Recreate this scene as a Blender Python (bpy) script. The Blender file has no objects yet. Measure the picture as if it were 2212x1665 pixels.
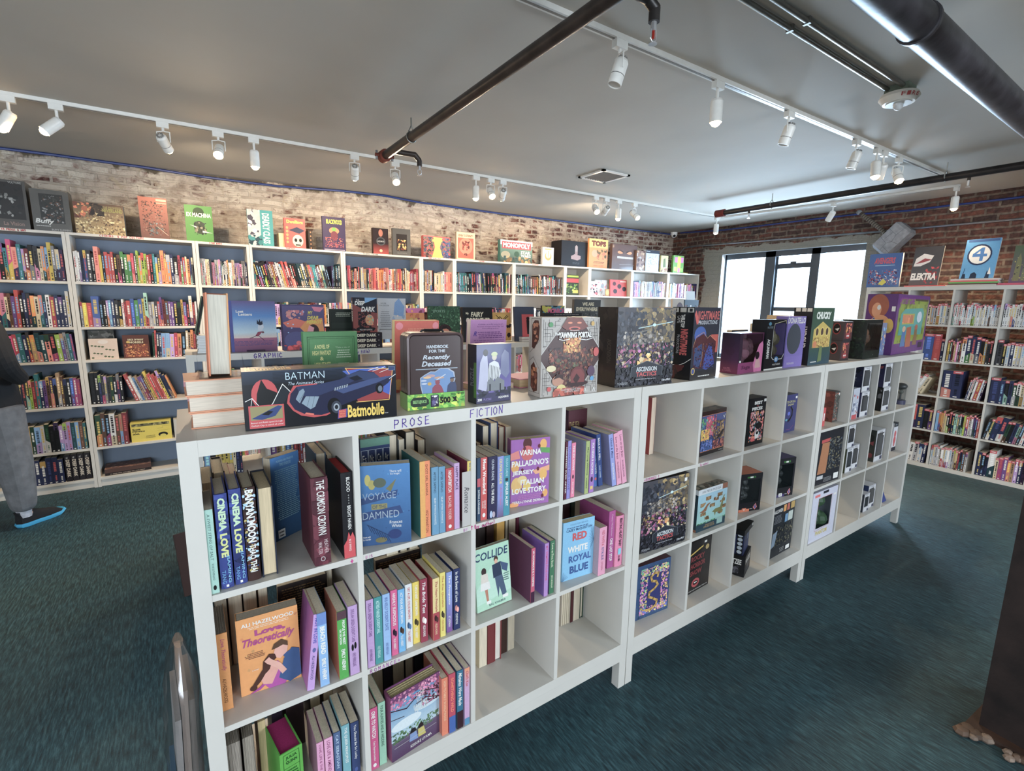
import bpy, bmesh, math, random
from mathutils import Vector, Matrix

# ---------------------------------------------------------------- camera, world, light, exposure
SC = bpy.context.scene
COL = SC.collection
CAM = Vector((0.0329, -1.2405, 1.586)); YAW, PITCH, ROLL, FPX = 0.97822, -0.16596, 0.014237, 1052.87
_f = Vector((math.cos(PITCH)*math.cos(YAW), math.cos(PITCH)*math.sin(YAW), math.sin(PITCH)))
_r = Vector((math.sin(YAW), -math.cos(YAW), 0)); _u = _r.cross(_f)
RT = _r*math.cos(ROLL)+_u*math.sin(ROLL); UP = -_r*math.sin(ROLL)+_u*math.cos(ROLL); FW = _f
cam = bpy.data.cameras.new('camera'); cam.sensor_width = 36; cam.lens = FPX/2212*36; cam.clip_start = .02
co = bpy.data.objects.new('camera', cam); COL.objects.link(co)
m = Matrix((RT, UP, -FW)).transposed().to_4x4(); m.translation = CAM; co.matrix_world = m
SC.camera = co
vs = SC.view_settings; vs.view_transform = 'Standard'; vs.look = 'None'; vs.gamma = 1; vs.use_curve_mapping = False
vs.exposure = 0.5
W = bpy.data.worlds.new('sky'); SC.world = W; W.use_nodes = True
W.node_tree.nodes['Background'].inputs[0].default_value = (.80, .90, 1, 1)
W.node_tree.nodes['Background'].inputs[1].default_value = 2.0
def area(name, loc, rot, sx, sy, power, col):
    l = bpy.data.lights.new(name, 'AREA'); l.shape = 'RECTANGLE'; l.size = sx; l.size_y = sy; l.energy = power; l.color = col
    o = bpy.data.objects.new(name, l); o.location = loc; o.rotation_euler = rot; COL.objects.link(o); return o
R90 = math.pi/2
H = 2.785
WX = 6.95            # window wall
RX0, RY0 = -4.0, -4.6
area('window_daylight', (WX+.85, 2.38, 1.85), (0, math.radians(62), 0), 2.4, 3.0, 760, (.60, .80, 1))
area('rear_daylight', (-1.6, RY0-.12, 1.55), (-R90, 0, math.pi), 2.4, 1.7, 155, (.80, .90, 1))
area('rear_daylight', (3.4, RY0-.12, 1.55), (-R90, 0, math.pi), 2.4, 1.7, 155, (.80, .90, 1))
area('side_daylight', (RX0-.12, -1.2, 1.55), (0, -R90, 0), 1.7, 2.4, 50, (.80, .88, 1))
SPOT_W = 50.0; SPOT_COL = (1, .79, .56)

# ---------------------------------------------------------------- helpers
def ray(px, py): return FW + RT*((px-1106)/FPX) - UP*((py-832.5)/FPX)
def rz(p, z):
    d = ray(*p); return CAM + d*((z-CAM.z)/d.z)
def ry(p, y):
    d = ray(*p); return CAM + d*((y-CAM.y)/d.y)
def rx(p, x):
    d = ray(*p); return CAM + d*((x-CAM.x)/d.x)
def lin(c):
    return tuple((v/255/12.92 if v/255 <= .04045 else ((v/255+.055)/1.055)**2.4) for v in c[:3])
def sh(c, k): return tuple(max(0, min(255, v*k)) for v in c)
def mix(a, b, t): return tuple(x+(y-x)*t for x, y in zip(a, b))

class MB:
    def __init__(s): s.v = []; s.f = []; s.c = []; s.m = []; s.T = None
    def vert(s, p):
        p = Vector(p)
        if s.T is not None: p = s.T @ p
        s.v.append(tuple(p)); return len(s.v)-1
    def face(s, pts, col, mat=0):
        """col: one colour, or one per corner"""
        ids = [s.vert(p) for p in pts]; s.f.append(ids); s.m.append(mat)
        s.c.append(col if isinstance(col[0], (tuple, list)) else [col]*len(ids))
    def box(s, x0, x1, y0, y1, z0, z1, col=(255,)*3, mat=0, top=None, front=None):
        P = [(x0,y0,z0),(x1,y0,z0),(x1,y1,z0),(x0,y1,z0),(x0,y0,z1),(x1,y0,z1),(x1,y1,z1),(x0,y1,z1)]
        for k, q in enumerate(((0,3,2,1),(4,5,6,7),(0,1,5,4),(1,2,6,5),(2,3,7,6),(3,0,4,7))):
            c = col
            if k == 1 and top: c = top
            if k == 2 and front: c = front
            s.face([P[i] for i in q], c, mat)
    def tube(s, a, b, r, col=(255,)*3, n=12, mat=0, r2=None, caps=True):
        a = Vector(a); b = Vector(b); d = (b-a).normalized(); r2 = r if r2 is None else r2
        x = d.orthogonal().normalized(); y = d.cross(x)
        A = [a+(x*math.cos(t)+y*math.sin(t))*r for t in [2*math.pi*i/n for i in range(n)]]
        B = [b+(x*math.cos(t)+y*math.sin(t))*r2 for t in [2*math.pi*i/n for i in range(n)]]
        for i in range(n):
            j = (i+1) % n; s.face([A[i], A[j], B[j], B[i]], col, mat)
        if caps: s.face(A[::-1], col, mat); s.face(B, col, mat)
    def path(s, pts, r, col=(255,)*3, n=8, mat=0):
        for a, b in zip(pts, pts[1:]): s.tube(a, b, r, col, n, mat)
        for p in pts[1:-1]: s.ball(p, r, col, mat, 6, 5)
    def ball(s, c, r, col=(255,)*3, mat=0, n=12, k=8, sc=(1,1,1), z0=-1, z1=1):
        c = Vector(c)
        def P(i, j):
            ph = -math.pi/2 + math.pi*j/k; t = 2*math.pi*i/n
            return c+Vector((math.cos(ph)*math.cos(t)*sc[0], math.cos(ph)*math.sin(t)*sc[1], math.sin(ph)*sc[2]))*r
        for j in range(k):
            for i in range(n):
                if j == 0: s.face([P(0,0), P(i+1,1), P(i,1)], col, mat)
                elif j == k-1: s.face([P(i,j), P(i+1,j), P(0,k)], col, mat)
                else: s.face([P(i,j), P(i+1,j), P(i+1,j+1), P(i,j+1)], col, mat)
    def build(s, name, mats, parent=None, smooth=False, link=True):
        me = bpy.data.meshes.new(name); me.from_pydata(s.v, [], s.f)
        if not isinstance(mats, (list, tuple)): mats = [mats]
        for mt in mats: me.materials.append(mt)
        me.polygons.foreach_set('material_index', s.m)
        ca = me.color_attributes.new('Col', 'FLOAT_COLOR', 'CORNER'); flat = []
        for cs in s.c:
            for c in cs: flat.extend((*lin(c), 1.0))
        ca.data.foreach_set('color', flat)
        if smooth:
            bm = bmesh.new(); bm.from_mesh(me); bmesh.ops.remove_doubles(bm, verts=bm.verts, dist=1e-5); bm.to_mesh(me); bm.free()
            me.polygons.foreach_set('use_smooth', [True]*len(me.polygons))
            try: me.set_sharp_from_angle(angle=math.radians(38))
            except Exception: pass
        me.update()
        o = bpy.data.objects.new(name, me)
        if link: COL.objects.link(o)
        if parent is not None: o.parent = parent
        return o
LABELS = {}
def tag(o, label=None, cat=None, group=None, kind=None):
    if label: o['label'] = label; LABELS[label] = LABELS.get(label, 0)+1
    if cat: o['category'] = cat
    if group: o['group'] = group
    if kind: o['kind'] = kind
    return o
def empty(name, loc=(0,0,0), rz_=0, label=None, cat=None, group=None):
    o = bpy.data.objects.new(name, None); o.location = loc; o.rotation_euler = (0, 0, rz_); o.empty_display_size = .05
    COL.objects.link(o); return tag(o, label, cat, group)

# ---------------------------------------------------------------- text and drawing on faces
_tc = {}
def glyphs(t, bold=0, shear=0):
    k = (t, bold, shear)
    if k not in _tc:
        cu = bpy.data.curves.new('t', 'FONT'); cu.body = t; cu.resolution_u = 2; cu.offset = bold; cu.shear = shear
        o = bpy.data.objects.new('t', cu); me = o.to_mesh()
        V = [(v.co.x, v.co.y) for v in me.vertices]; F = [list(p.vertices) for p in me.polygons]
        o.to_mesh_clear(); bpy.data.objects.remove(o); bpy.data.curves.remove(cu)
        if V:
            x0 = min(v[0] for v in V); x1 = max(v[0] for v in V); y0 = min(v[1] for v in V); y1 = max(v[1] for v in V)
        else: x0 = y0 = 0; x1 = y1 = 1
        _tc[k] = (V, F, x0, y0, max(x1-x0, 1e-4), max(y1-y0, 1e-4))
    return _tc[k]
def clip(poly, w, h):
    for ax, lim, sg in ((0,0,1),(0,w,-1),(1,0,1),(1,h,-1)):
        out = []
        for i in range(len(poly)):
            a, b = poly[i-1], poly[i]
            ia = (a[ax]-lim)*sg >= 0; ib = (b[ax]-lim)*sg >= 0
            if ia != ib:
                t = (lim-a[ax])/(b[ax]-a[ax]); out.append((a[0]+(b[0]-a[0])*t, a[1]+(b[1]-a[1])*t))
            if ib: out.append(b)
        poly = out
        if len(poly) < 3: return []
    return poly
class Face:
    """a drawing surface on one side of a thing: origin, u, v in the thing's own frame"""
    def __init__(s, mb, o, u, v, w, h, mat=0):
        s.mb = mb; s.o = Vector(o); s.u = Vector(u).normalized(); s.v = Vector(v).normalized(); s.n = s.u.cross(s.v)
        s.w = w; s.h = h; s.e = .00025; s.mat = mat
    def P(s, a, b): return s.o+s.u*a+s.v*b+s.n*s.e
    def poly(s, pts, col):
        s.e += .00003
        p = clip([(x*s.w, y*s.h) for x, y in pts], s.w, s.h)
        if len(p) > 2: s.mb.face([s.P(*q) for q in p], col, s.mat)
    def grad(s, x0, y0, x1, y1, c0, c1):
        s.e += .00003
        s.mb.face([s.P(x0*s.w,y0*s.h), s.P(x1*s.w,y0*s.h), s.P(x1*s.w,y1*s.h), s.P(x0*s.w,y1*s.h)], [c0,c0,c1,c1], s.mat)
    def text(s, t, x0, y0, x1, y1, col, rot=0, bold=0, shear=0):
        V, F, a, b, gw, gh = glyphs(t, bold, shear); s.e += .00004
        out = []
        for vx, vy in V:
            p, q = (vx-a)/gw, (vy-b)/gh
            if rot == -90: p, q = q, 1-p          # reads downward
            elif rot == 90: p, q = 1-q, p
            out.append(s.P((x0+(x1-x0)*p)*s.w, (y0+(y1-y0)*q)*s.h))
        base = len(s.mb.v)
        for p in out: s.mb.vert(p)
        for f in F: s.mb.f.append([base+i for i in f]); s.mb.m.append(s.mat); s.mb.c.append([col]*len(f))
    def line(s, pts, wd, col):
        s.e += .00003
        for (a, b), (c, d) in zip(pts, pts[1:]):
            A = Vector((a*s.w, b*s.h)); B = Vector((c*s.w, d*s.h)); t = B-A
            if t.length < 1e-6: continue
            t.normalize(); n = Vector((-t.y, t.x))*wd/2; A -= t*wd*.4; B += t*wd*.4
            p = clip([tuple(A+n), tuple(A-n), tuple(B-n), tuple(B+n)], s.w, s.h)
            if len(p) > 2: s.mb.face([s.P(*q) for q in p], col, s.mat)
    def draw(s, ops):
        for op in ops:
            k = op[0]
            if k == 'r': x0, y0, x1, y1, c = op[1:]; s.poly([(x0,y0),(x1,y0),(x1,y1),(x0,y1)], c)
            elif k == 'g': s.grad(*op[1:])
            elif k == 'e':
                cx, cy, rx_, ry_, c = op[1:6]; n = 20
                s.poly([(cx+rx_*math.cos(2*math.pi*i/n), cy+ry_*math.sin(2*math.pi*i/n)) for i in range(n)], c)
            elif k == 'p': s.poly(op[1], op[2])
            elif k == 't': s.text(*op[1:7], **(op[7] if len(op) > 7 else {}))
            elif k == 'l': s.line(*op[1:])
            elif k == 'b':
                x0, y0, x1, y1, n, sz, cols, seed = op[1:9]; R = random.Random(seed)
                if n >= 40: n *= 3; sz *= .55
                for i in range(n):
                    cx = R.uniform(x0, x1); cy = R.uniform(y0, y1); c = R.choice(cols); q = sz*R.uniform(.4, 1.3); a0 = R.random()*6
                    k2 = R.choice((4, 5, 6, 7)); ar = s.w/s.h
                    pts = []
                    for j in range(k2):
                        rr = q*R.uniform(.5, 1.2); t = a0+2*math.pi*j/k2; pts.append((cx+rr*math.cos(t), cy+rr*math.sin(t)*ar))
                    s.poly([(min(max(a, x0), x1), min(max(b, y0), y1)) for a, b in pts], sh(c, R.uniform(.8, 1.15))); s.e -= .000027
            elif k == 'x':          # lines of small print
                x0, y0, x1, y1, n, c, seed = op[1:8]; R = random.Random(seed); dy = (y1-y0)/n
                for i in range(n):
                    y = y1-dy*(i+.8); x = x0+R.uniform(0, .06); 
                    while x < x1-R.uniform(0, .15)*(x1-x0):
                        l = R.uniform(.03, .1)*(x1-x0)*1.3; s.poly([(x, y), (min(x+l, x1), y), (min(x+l, x1), y+dy*.45), (x, y+dy*.45)], c); x += l+.018*(x1-x0)
def art_rot(pts, cx, cy, a): return [(cx+(x-cx)*math.cos(a)-(y-cy)*math.sin(a), cy+(x-cx)*math.sin(a)+(y-cy)*math.cos(a)) for x, y in pts]

# marker handwriting, each letter as strokes on a 0..0.7 x 0..1 grid
ST = {'P':[[(0,0),(0.02,1),(.5,.95),(.55,.7),(.4,.5),(.02,.45)]],'R':[[(0,0),(0.02,1),(.45,.95),(.5,.7),(.35,.52),(.05,.5),(.6,0)]],
'O':[[(.3,1),(.05,.75),(0,.35),(.25,0),(.55,.2),(.6,.7),(.3,1)]],'S':[[(.55,.85),(.3,1),(.05,.8),(.15,.58),(.5,.4),(.5,.12),(.25,0),(0,.15)]],
'E':[[(.5,1),(.03,.95),(0,0),(.55,.05)],[(.02,.5),(.45,.52)]],'F':[[(.55,1),(.03,.95),(0,0)],[(.02,.5),(.4,.52)]],'I':[[(.1,1),(.08,0)]],
'C':[[(.55,.85),(.3,1),(.05,.7),(.05,.25),(.3,0),(.58,.15)]],'T':[[(0,.97),(.7,1)],[(.35,1),(.32,0)]],'N':[[(0,0),(.02,1),(.5,.03),(.55,1.05)]],
'G':[[(.55,.85),(.3,1),(.04,.65),(.08,.15),(.35,0),(.55,.15),(.55,.45),(.3,.45)]],'A':[[(0,0),(.28,1),(.58,0)],[(.12,.4),(.48,.4)]],
'H':[[(0,1),(0,0)],[(.5,1),(.52,0)],[(0,.5),(.5,.52)]],'M':[[(0,0),(.05,1),(.3,.4),(.58,1),(.65,0)]],'K':[[(0,1),(0,0)],[(.5,1),(.03,.5),(.55,0)]],
'U':[[(0,1),(.02,.2),(.25,0),(.48,.2),(.5,1)]],'L':[[(0,1),(0,.03),(.5,0)]],'W':[[(0,1),(.15,0),(.33,.7),(.5,0),(.68,1)]],'Y':[[(0,1),(.28,.5),(.55,1)],[(.28,.5),(.25,0)]],
'&':[[(.6,0),(.1,.75),(.25,1),(.4,.8),(.02,.25),(.2,0),(.55,.35)]],'Z':[[(0,1),(.5,1),(0,0),(.55,0)]],'B':[[(0,0),(0,1),(.4,.9),(.35,.6),(.03,.52),(.5,.35),(.4,.03),(0,0)]],
'D':[[(0,0),(0,1),(.45,.8),(.5,.3),(0,0)]],'V':[[(0,1),(.25,0),(.5,1)]],'4':[[(.1,1),(.05,.5),(.5,.5)],[(.42,1),(.4,0)]],
'(':[[(.25,1.15),(.08,.6),(.22,-.1)]],')':[[(.02,1.15),(.2,.6),(.05,-.1)]],'b':[[(0,1),(0,0),(.35,.05),(.4,.4),(.03,.45)]],'y':[[(0,.5),(.2,.1)],[(.42,.5),(.05,-.35)]],
't':[[(.15,.85),(.15,0),(.3,0)],[(0,.55),(.35,.58)]],'i':[[(.1,.5),(.1,0)],[(.1,.75),(.11,.72)]],'l':[[(.1,1),(.1,0)]],'e':[[(.02,.3),(.4,.32),(.25,.55),(.02,.35),(.1,.02),(.4,.08)]],
'a':[[(.4,.5),(.1,.5),(0,.15),(.2,0),(.38,.2),(.4,.5),(.45,0)]],'u':[[(0,.5),(.05,.05),(.3,.05),(.38,.5),(.42,0)]],'h':[[(0,1),(0,0)],[(0,.35),(.25,.5),(.38,.3),(.38,0)]],
'o':[[(.2,.5),(0,.25),(.2,0),(.4,.25),(.2,.5)]],'r':[[(0,.5),(.02,0)],[(.02,.35),(.2,.5),(.35,.45)]],'+':[[(.25,.8),(.25,.1)],[(0,.45),(.5,.45)]],'^':[[(.2,1),(.2,0)],[(0,.7),(.2,1),(.42,.7)]]}
def marker(F, t, x, y, hh, col, wd=.004, sp=1.0, seed=1):
    """x, y, hh in metres on face F"""
    R = random.Random(seed)
    for ch in t:
        if ch == ' ': x += hh*.6*sp; continue
        dz = R.uniform(-.05, .05)*hh
        for stt in ST.get(ch, []): F.line([((x+a*hh*.9)/F.w, (y+dz+b*hh)/F.h) for a, b in stt], wd, col)
        x += hh*(.32 if ch in 'Iil()' else .86 if ch in 'MW' else .5 if ch.islower() else .78)*sp

# ---------------------------------------------------------------- materials (all node based)
def mat(name, col=None, rough=.5, metal=0, coat=0, spec=.5, attr=True, emit=None, noise=None, bump=None, trans=0, alpha=1):
    m = bpy.data.materials.new(name); m.use_nodes = True; nt = m.node_tree; N = nt.nodes; L = nt.links
    b = N['Principled BSDF']; b.inputs['Roughness'].default_value = rough; b.inputs['Metallic'].default_value = metal
    b.inputs['Coat Weight'].default_value = coat; b.inputs['Coat Roughness'].default_value = .08; b.inputs['Specular IOR Level'].default_value = spec
    src = None
    if attr:
        a = N.new('ShaderNodeVertexColor'); a.layer_name = 'Col'; src = a.outputs['Color']
        if 'print' in name:     # inks on card are duller than the pure colours
            hs = N.new('ShaderNodeHueSaturation'); hs.inputs['Saturation'].default_value = .84; hs.inputs['Value'].default_value = .84; L.new(src, hs.inputs['Color']); src = hs.outputs[0]
    if col is not None and not attr: b.inputs['Base Color'].default_value = (*lin(col), 1)
    tc = N.new('ShaderNodeTexCoord')
    if noise:      # (scale, amount, squash vector)
        mp = N.new('ShaderNodeMapping'); mp.inputs['Scale'].default_value = noise[2] if len(noise) > 2 else (1,1,1)
        L.new(tc.outputs['Object'], mp.inputs['Vector'])
        n = N.new('ShaderNodeTexNoise'); n.inputs['Scale'].default_value = noise[0]; n.inputs['Detail'].default_value = 4
        L.new(mp.outputs[0], n.inputs['Vector'])
        mr = N.new('ShaderNodeMapRange'); mr.inputs[1].default_value = .3; mr.inputs[2].default_value = .7
        mr.inputs[3].default_value = 1-noise[1]; mr.inputs[4].default_value = 1+noise[1]*.5; L.new(n.outputs[0], mr.inputs[0])
        mx = N.new('ShaderNodeMix'); mx.data_type = 'RGBA'; mx.blend_type = 'MULTIPLY'; mx.inputs[0].default_value = 1
        if src: L.new(src, mx.inputs[6])
        else: mx.inputs[6].default_value = (*lin(col), 1)
        L.new(mr.outputs[0], mx.inputs[7]); src = mx.outputs[2]
    if src: L.new(src, b.inputs['Base Color'])
    if bump:
        n2 = N.new('ShaderNodeTexNoise'); n2.inputs['Scale'].default_value = bump[0]; n2.inputs['Detail'].default_value = 3
        L.new(tc.outputs['Object'], n2.inputs['Vector']); bp = N.new('ShaderNodeBump'); bp.inputs['Strength'].default_value = bump[1]; bp.inputs['Distance'].default_value = bump[2] if len(bump) > 2 else .002
        L.new(n2.outputs[0], bp.inputs['Height']); L.new(bp.outputs[0], b.inputs['Normal'])
    if emit: b.inputs['Emission Color'].default_value = (*lin(emit[0]), 1); b.inputs['Emission Strength'].default_value = emit[1]
    if trans: b.inputs['Transmission Weight'].default_value = trans; b.inputs['IOR'].default_value = 1.05
    return m
M = {}
M['print'] = mat('printed_card', rough=.5, spec=.28, noise=(140, .05))
M['gloss'] = mat('glossy_print', rough=.42, spec=.3, coat=.05, noise=(60, .05))
M['wrap'] = mat('shrink_wrapped_print', rough=.38, spec=.3, coat=.25, noise=(30, .06), bump=(11, .3, .004))
M['foil'] = mat('foil_print', rough=.3, spec=.35, metal=.05, coat=.1)
M['page'] = mat('paper_pages', rough=.85, noise=(260, .16, (1, 1, .06)))
M['white'] = mat('white_melamine', col=(196, 193, 186), attr=False, rough=.38, noise=(9, .025))
M['board'] = mat('white_bookcase_board', col=(206, 200, 190), attr=False, rough=.45, noise=(9, .03))
M['paint'] = mat('painted_metal', rough=.35, noise=(30, .05))
M['steel'] = mat('galvanised_metal', rough=.35, metal=.8, noise=(20, .2), bump=(40, .1))
M['iron'] = mat('black_iron_pipe', rough=.38, metal=.35, noise=(14, .45), bump=(50, .2))
M['rust'] = mat('rusted_steel', rough=.75, metal=.2, noise=(9, .6), bump=(60, .6))
M['stone'] = mat('stone_look', rough=.7, noise=(25, .25), bump=(60, .4))
M['cloth'] = mat('woven_cloth', rough=.9, noise=(40, .25), bump=(220, .5))
M['plain'] = mat('painted_surface', rough=.6)
M['skin'] = mat('skin', rough=.55, noise=(20, .06))
M['lens'] = mat('lit_lamp', attr=False, col=(255,240,220), emit=((255, 214, 160), 45))
M['lens_off'] = mat('lamp_glass', rough=.2)
def clear(name, tint, refl=.08, rough=.03, op=0.0):
    m = bpy.data.materials.new(name); m.use_nodes = True; nt = m.node_tree; N = nt.nodes; L = nt.links
    N.remove(N['Principled BSDF']); out = N['Material Output']
    t = N.new('ShaderNodeBsdfTransparent'); t.inputs[0].default_value = (*lin(tint), 1)
    g = N.new('ShaderNodeBsdfGlossy'); g.inputs['Roughness'].default_value = rough
    n = N.new('ShaderNodeTexNoise'); n.inputs['Scale'].default_value = 18; bp = N.new('ShaderNodeBump'); bp.inputs['Strength'].default_value = .15; bp.inputs['Distance'].default_value = .003
    tc = N.new('ShaderNodeTexCoord'); L.new(tc.outputs['Object'], n.inputs['Vector']); L.new(n.outputs[0], bp.inputs['Height']); L.new(bp.outputs[0], g.inputs['Normal'])
    fr = N.new('ShaderNodeLayerWeight'); pw = N.new('ShaderNodeMath'); pw.operation = 'POWER'; pw.inputs[1].default_value = 4; L.new(fr.outputs['Facing'], pw.inputs[0])
    ad = N.new('ShaderNodeMath'); ad.operation = 'MULTIPLY_ADD'; ad.inputs[1].default_value = .6; ad.inputs[2].default_value = refl; L.new(pw.outputs[0], ad.inputs[0])
    mx = N.new('ShaderNodeMixShader'); L.new(ad.outputs[0], mx.inputs[0]); L.new(t.outputs[0], mx.inputs[1]); L.new(g.outputs[0], mx.inputs[2])
    L.new(mx.outputs[0], out.inputs[0]); return m
M['glass'] = clear('window_glass', (245, 250, 255), 0)
M['clear'] = clear('clear_plastic', (225, 228, 230), .06, .08)
M['film'] = clear('plastic_film', (238, 238, 240), .16, .15)

def nodes(name):
    m = bpy.data.materials.new(name); m.use_nodes = True; nt = m.node_tree; return m, nt.nodes, nt.links, nt.nodes['Principled BSDF']
def ramp(N, stops, interp='LINEAR'):
    r = N.new('ShaderNodeValToRGB'); cr = r.color_ramp; cr.interpolation = interp
    while len(cr.elements) < len(stops): cr.elements.new(.5)
    for e, (p, c) in zip(cr.elements, stops): e.position = p; e.color = (*lin(c), 1)
    return r
def brick_mat(name, axis, whitewash):
    m, N, L, b = nodes(name)
    tc = N.new('ShaderNodeTexCoord'); sp = N.new('ShaderNodeSeparateXYZ'); cb = N.new('ShaderNodeCombineXYZ')
    L.new(tc.outputs['Object'], sp.inputs[0])
    wob = N.new('ShaderNodeTexNoise'); wob.inputs['Scale'].default_value = 3.2; L.new(tc.outputs['Object'], wob.inputs['Vector'])
    wm = N.new('ShaderNodeMath'); wm.operation = 'MULTIPLY_ADD'; wm.inputs[1].default_value = .05; L.new(wob.outputs[0], wm.inputs[0]); L.new(sp.outputs['Z'], wm.inputs[2])
    L.new(sp.outputs[axis], cb.inputs[0]); L.new(wm.outputs[0], cb.inputs[1])
    def bt(c1, c2, mo, seedbias, ms=.012):
        t = N.new('ShaderNodeTexBrick'); t.inputs['Scale'].default_value = 1; t.inputs['Brick Width'].default_value = .20; t.inputs['Row Height'].default_value = .066
        t.inputs['Mortar Size'].default_value = ms; t.inputs['Mortar Smooth'].default_value = .25; t.inputs['Bias'].default_value = seedbias
        t.inputs['Color1'].default_value = (*lin(c1), 1); t.inputs['Color2'].default_value = (*lin(c2), 1); t.inputs['Mortar'].default_value = (*lin(mo), 1)
        L.new(cb.outputs[0], t.inputs['Vector']); return t
    if whitewash: t = bt((120, 62, 48), (82, 60, 58), (150, 140, 128), -.1)
    else: t = bt((126, 78, 64), (74, 56, 52), (128, 112, 98), -.05)
    n1 = N.new('ShaderNodeTexNoise'); n1.inputs['Scale'].default_value = 22; n1.inputs['Detail'].default_value = 6; L.new(tc.outputs['Object'], n1.inputs['Vector'])
    r1 = ramp(N, [(.3, (120, 120, 120)), (.7, (255, 255, 255))]); L.new(n1.outputs[0], r1.inputs[0])
    mx = N.new('ShaderNodeMix'); mx.data_type = 'RGBA'; mx.blend_type = 'MULTIPLY'; mx.inputs[0].default_value = .8; L.new(t.outputs[0], mx.inputs[6]); L.new(r1.outputs[0], mx.inputs[7]); cur = mx.outputs[2]
    def over(col, scale, lo, hi, detail=8, dist=0, zsq=1.0, extra=None):
        nonlocal cur
        mp = N.new('ShaderNodeMapping'); mp.inputs['Scale'].default_value = (1, 1, zsq); L.new(tc.outputs['Object'], mp.inputs[0])
        n = N.new('ShaderNodeTexNoise'); n.inputs['Scale'].default_value = scale; n.inputs['Detail'].default_value = detail; n.inputs['Roughness'].default_value = .65; n.inputs['Distortion'].default_value = dist
        L.new(mp.outputs[0], n.inputs['Vector']); src = n.outputs[0]
        if extra is not None:
            ad = N.new('ShaderNodeMath'); ad.operation = 'ADD'; L.new(src, ad.inputs[0]); L.new(extra, ad.inputs[1]); src = ad.outputs[0]
        mr = N.new('ShaderNodeMapRange'); mr.inputs[1].default_value = lo; mr.inputs[2].default_value = hi; L.new(src, mr.inputs[0])
        k = N.new('ShaderNodeMix'); k.data_type = 'RGBA'; L.new(mr.outputs[0], k.inputs[0]); L.new(cur, k.inputs[6])
        if isinstance(col, tuple): k.inputs[7].default_value = (*lin(col), 1)
        else: L.new(col, k.inputs[7])
        cur = k.outputs[2]; return mr
    if whitewash:
        # fade of the whitewash along the wall: less towards the window corner
        fd = N.new('ShaderNodeMapRange'); fd.inputs[1].default_value = 2.5; fd.inputs[2].default_value = 7; fd.inputs[3].default_value = .04; fd.inputs[4].default_value = -.12; L.new(sp.outputs['X'], fd.inputs[0])
        br = N.new('ShaderNodeMath'); br.operation = 'MULTIPLY_ADD'; br.inputs[1].default_value = .10; L.new(t.outputs['Fac'], br.inputs[0]); L.new(fd.outputs[0], br.inputs[2])
        t2 = bt((204, 194, 180), (182, 168, 154), (176, 164, 150), 0, .010)
        over(t2.outputs[0], 5.0, .40, .54, 10, .6, 1.6, br.outputs[0])
        over((204, 194, 178), 6.0, .56, .66, 10, .2, 1.4, fd.outputs[0])
        over((138, 118, 106), 13.0, .56, .70, 10, 1.2, 2.2)
        over((150, 136, 122), 3.0, .52, .66, 10, 1)
        over((172, 158, 138), 9.0, .60, .66, 6)
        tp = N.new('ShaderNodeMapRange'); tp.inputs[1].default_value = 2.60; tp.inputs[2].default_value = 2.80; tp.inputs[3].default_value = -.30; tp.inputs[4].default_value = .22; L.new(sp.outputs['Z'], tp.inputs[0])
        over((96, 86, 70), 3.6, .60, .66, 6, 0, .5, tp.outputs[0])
    else:
        over((140, 122, 104), 7, .62, .72, 8)
        over((34, 28, 28), 4.5, .60, .72, 6)
        # grey render patched round the window opening
        yy = N.new('ShaderNodeMath'); yy.operation = 'SUBTRACT'; yy.inputs[1].default_value = 2.38; L.new(sp.outputs['Y'], yy.inputs[0])
        ya = N.new('ShaderNodeMath'); ya.operation = 'ABSOLUTE'; L.new(yy.outputs[0], ya.inputs[0])
        m1 = N.new('ShaderNodeMapRange'); m1.inputs[1].default_value = 1.12; m1.inputs[2].default_value = 1.42; m1.inputs[3].default_value = .6; m1.inputs[4].default_value = -.5; L.new(ya.outputs[0], m1.inputs[0])
        m2 = N.new('ShaderNodeMapRange'); m2.inputs[1].default_value = 2.38; m2.inputs[2].default_value = 2.56; m2.inputs[3].default_value = .6; m2.inputs[4].default_value = -.5; L.new(sp.outputs['Z'], m2.inputs[0])
        mn = N.new('ShaderNodeMath'); mn.operation = 'MINIMUM'; L.new(m1.outputs[0], mn.inputs[0]); L.new(m2.outputs[0], mn.inputs[1])
        over((140, 136, 126), 6, .55, .62, 8, 0, 1, mn.outputs[0])
    L.new(cur, b.inputs['Base Color']); b.inputs['Roughness'].default_value = .85
    n3 = N.new('ShaderNodeTexNoise'); n3.inputs['Scale'].default_value = 45; n3.inputs['Detail'].default_value = 5; L.new(tc.outputs['Object'], n3.inputs['Vector'])
    hm = N.new('ShaderNodeMath'); hm.operation = 'MULTIPLY_ADD'; hm.inputs[1].default_value = -1.3; L.new(t.outputs['Fac'], hm.inputs[0]); L.new(n3.outputs[0], hm.inputs[2])
    bp = N.new('ShaderNodeBump'); bp.inputs['Strength'].default_value = .7; bp.inputs['Distance'].default_value = .015; L.new(hm.outputs[0], bp.inputs['Height']); L.new(bp.outputs[0], b.inputs['Normal'])
    return m
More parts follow.
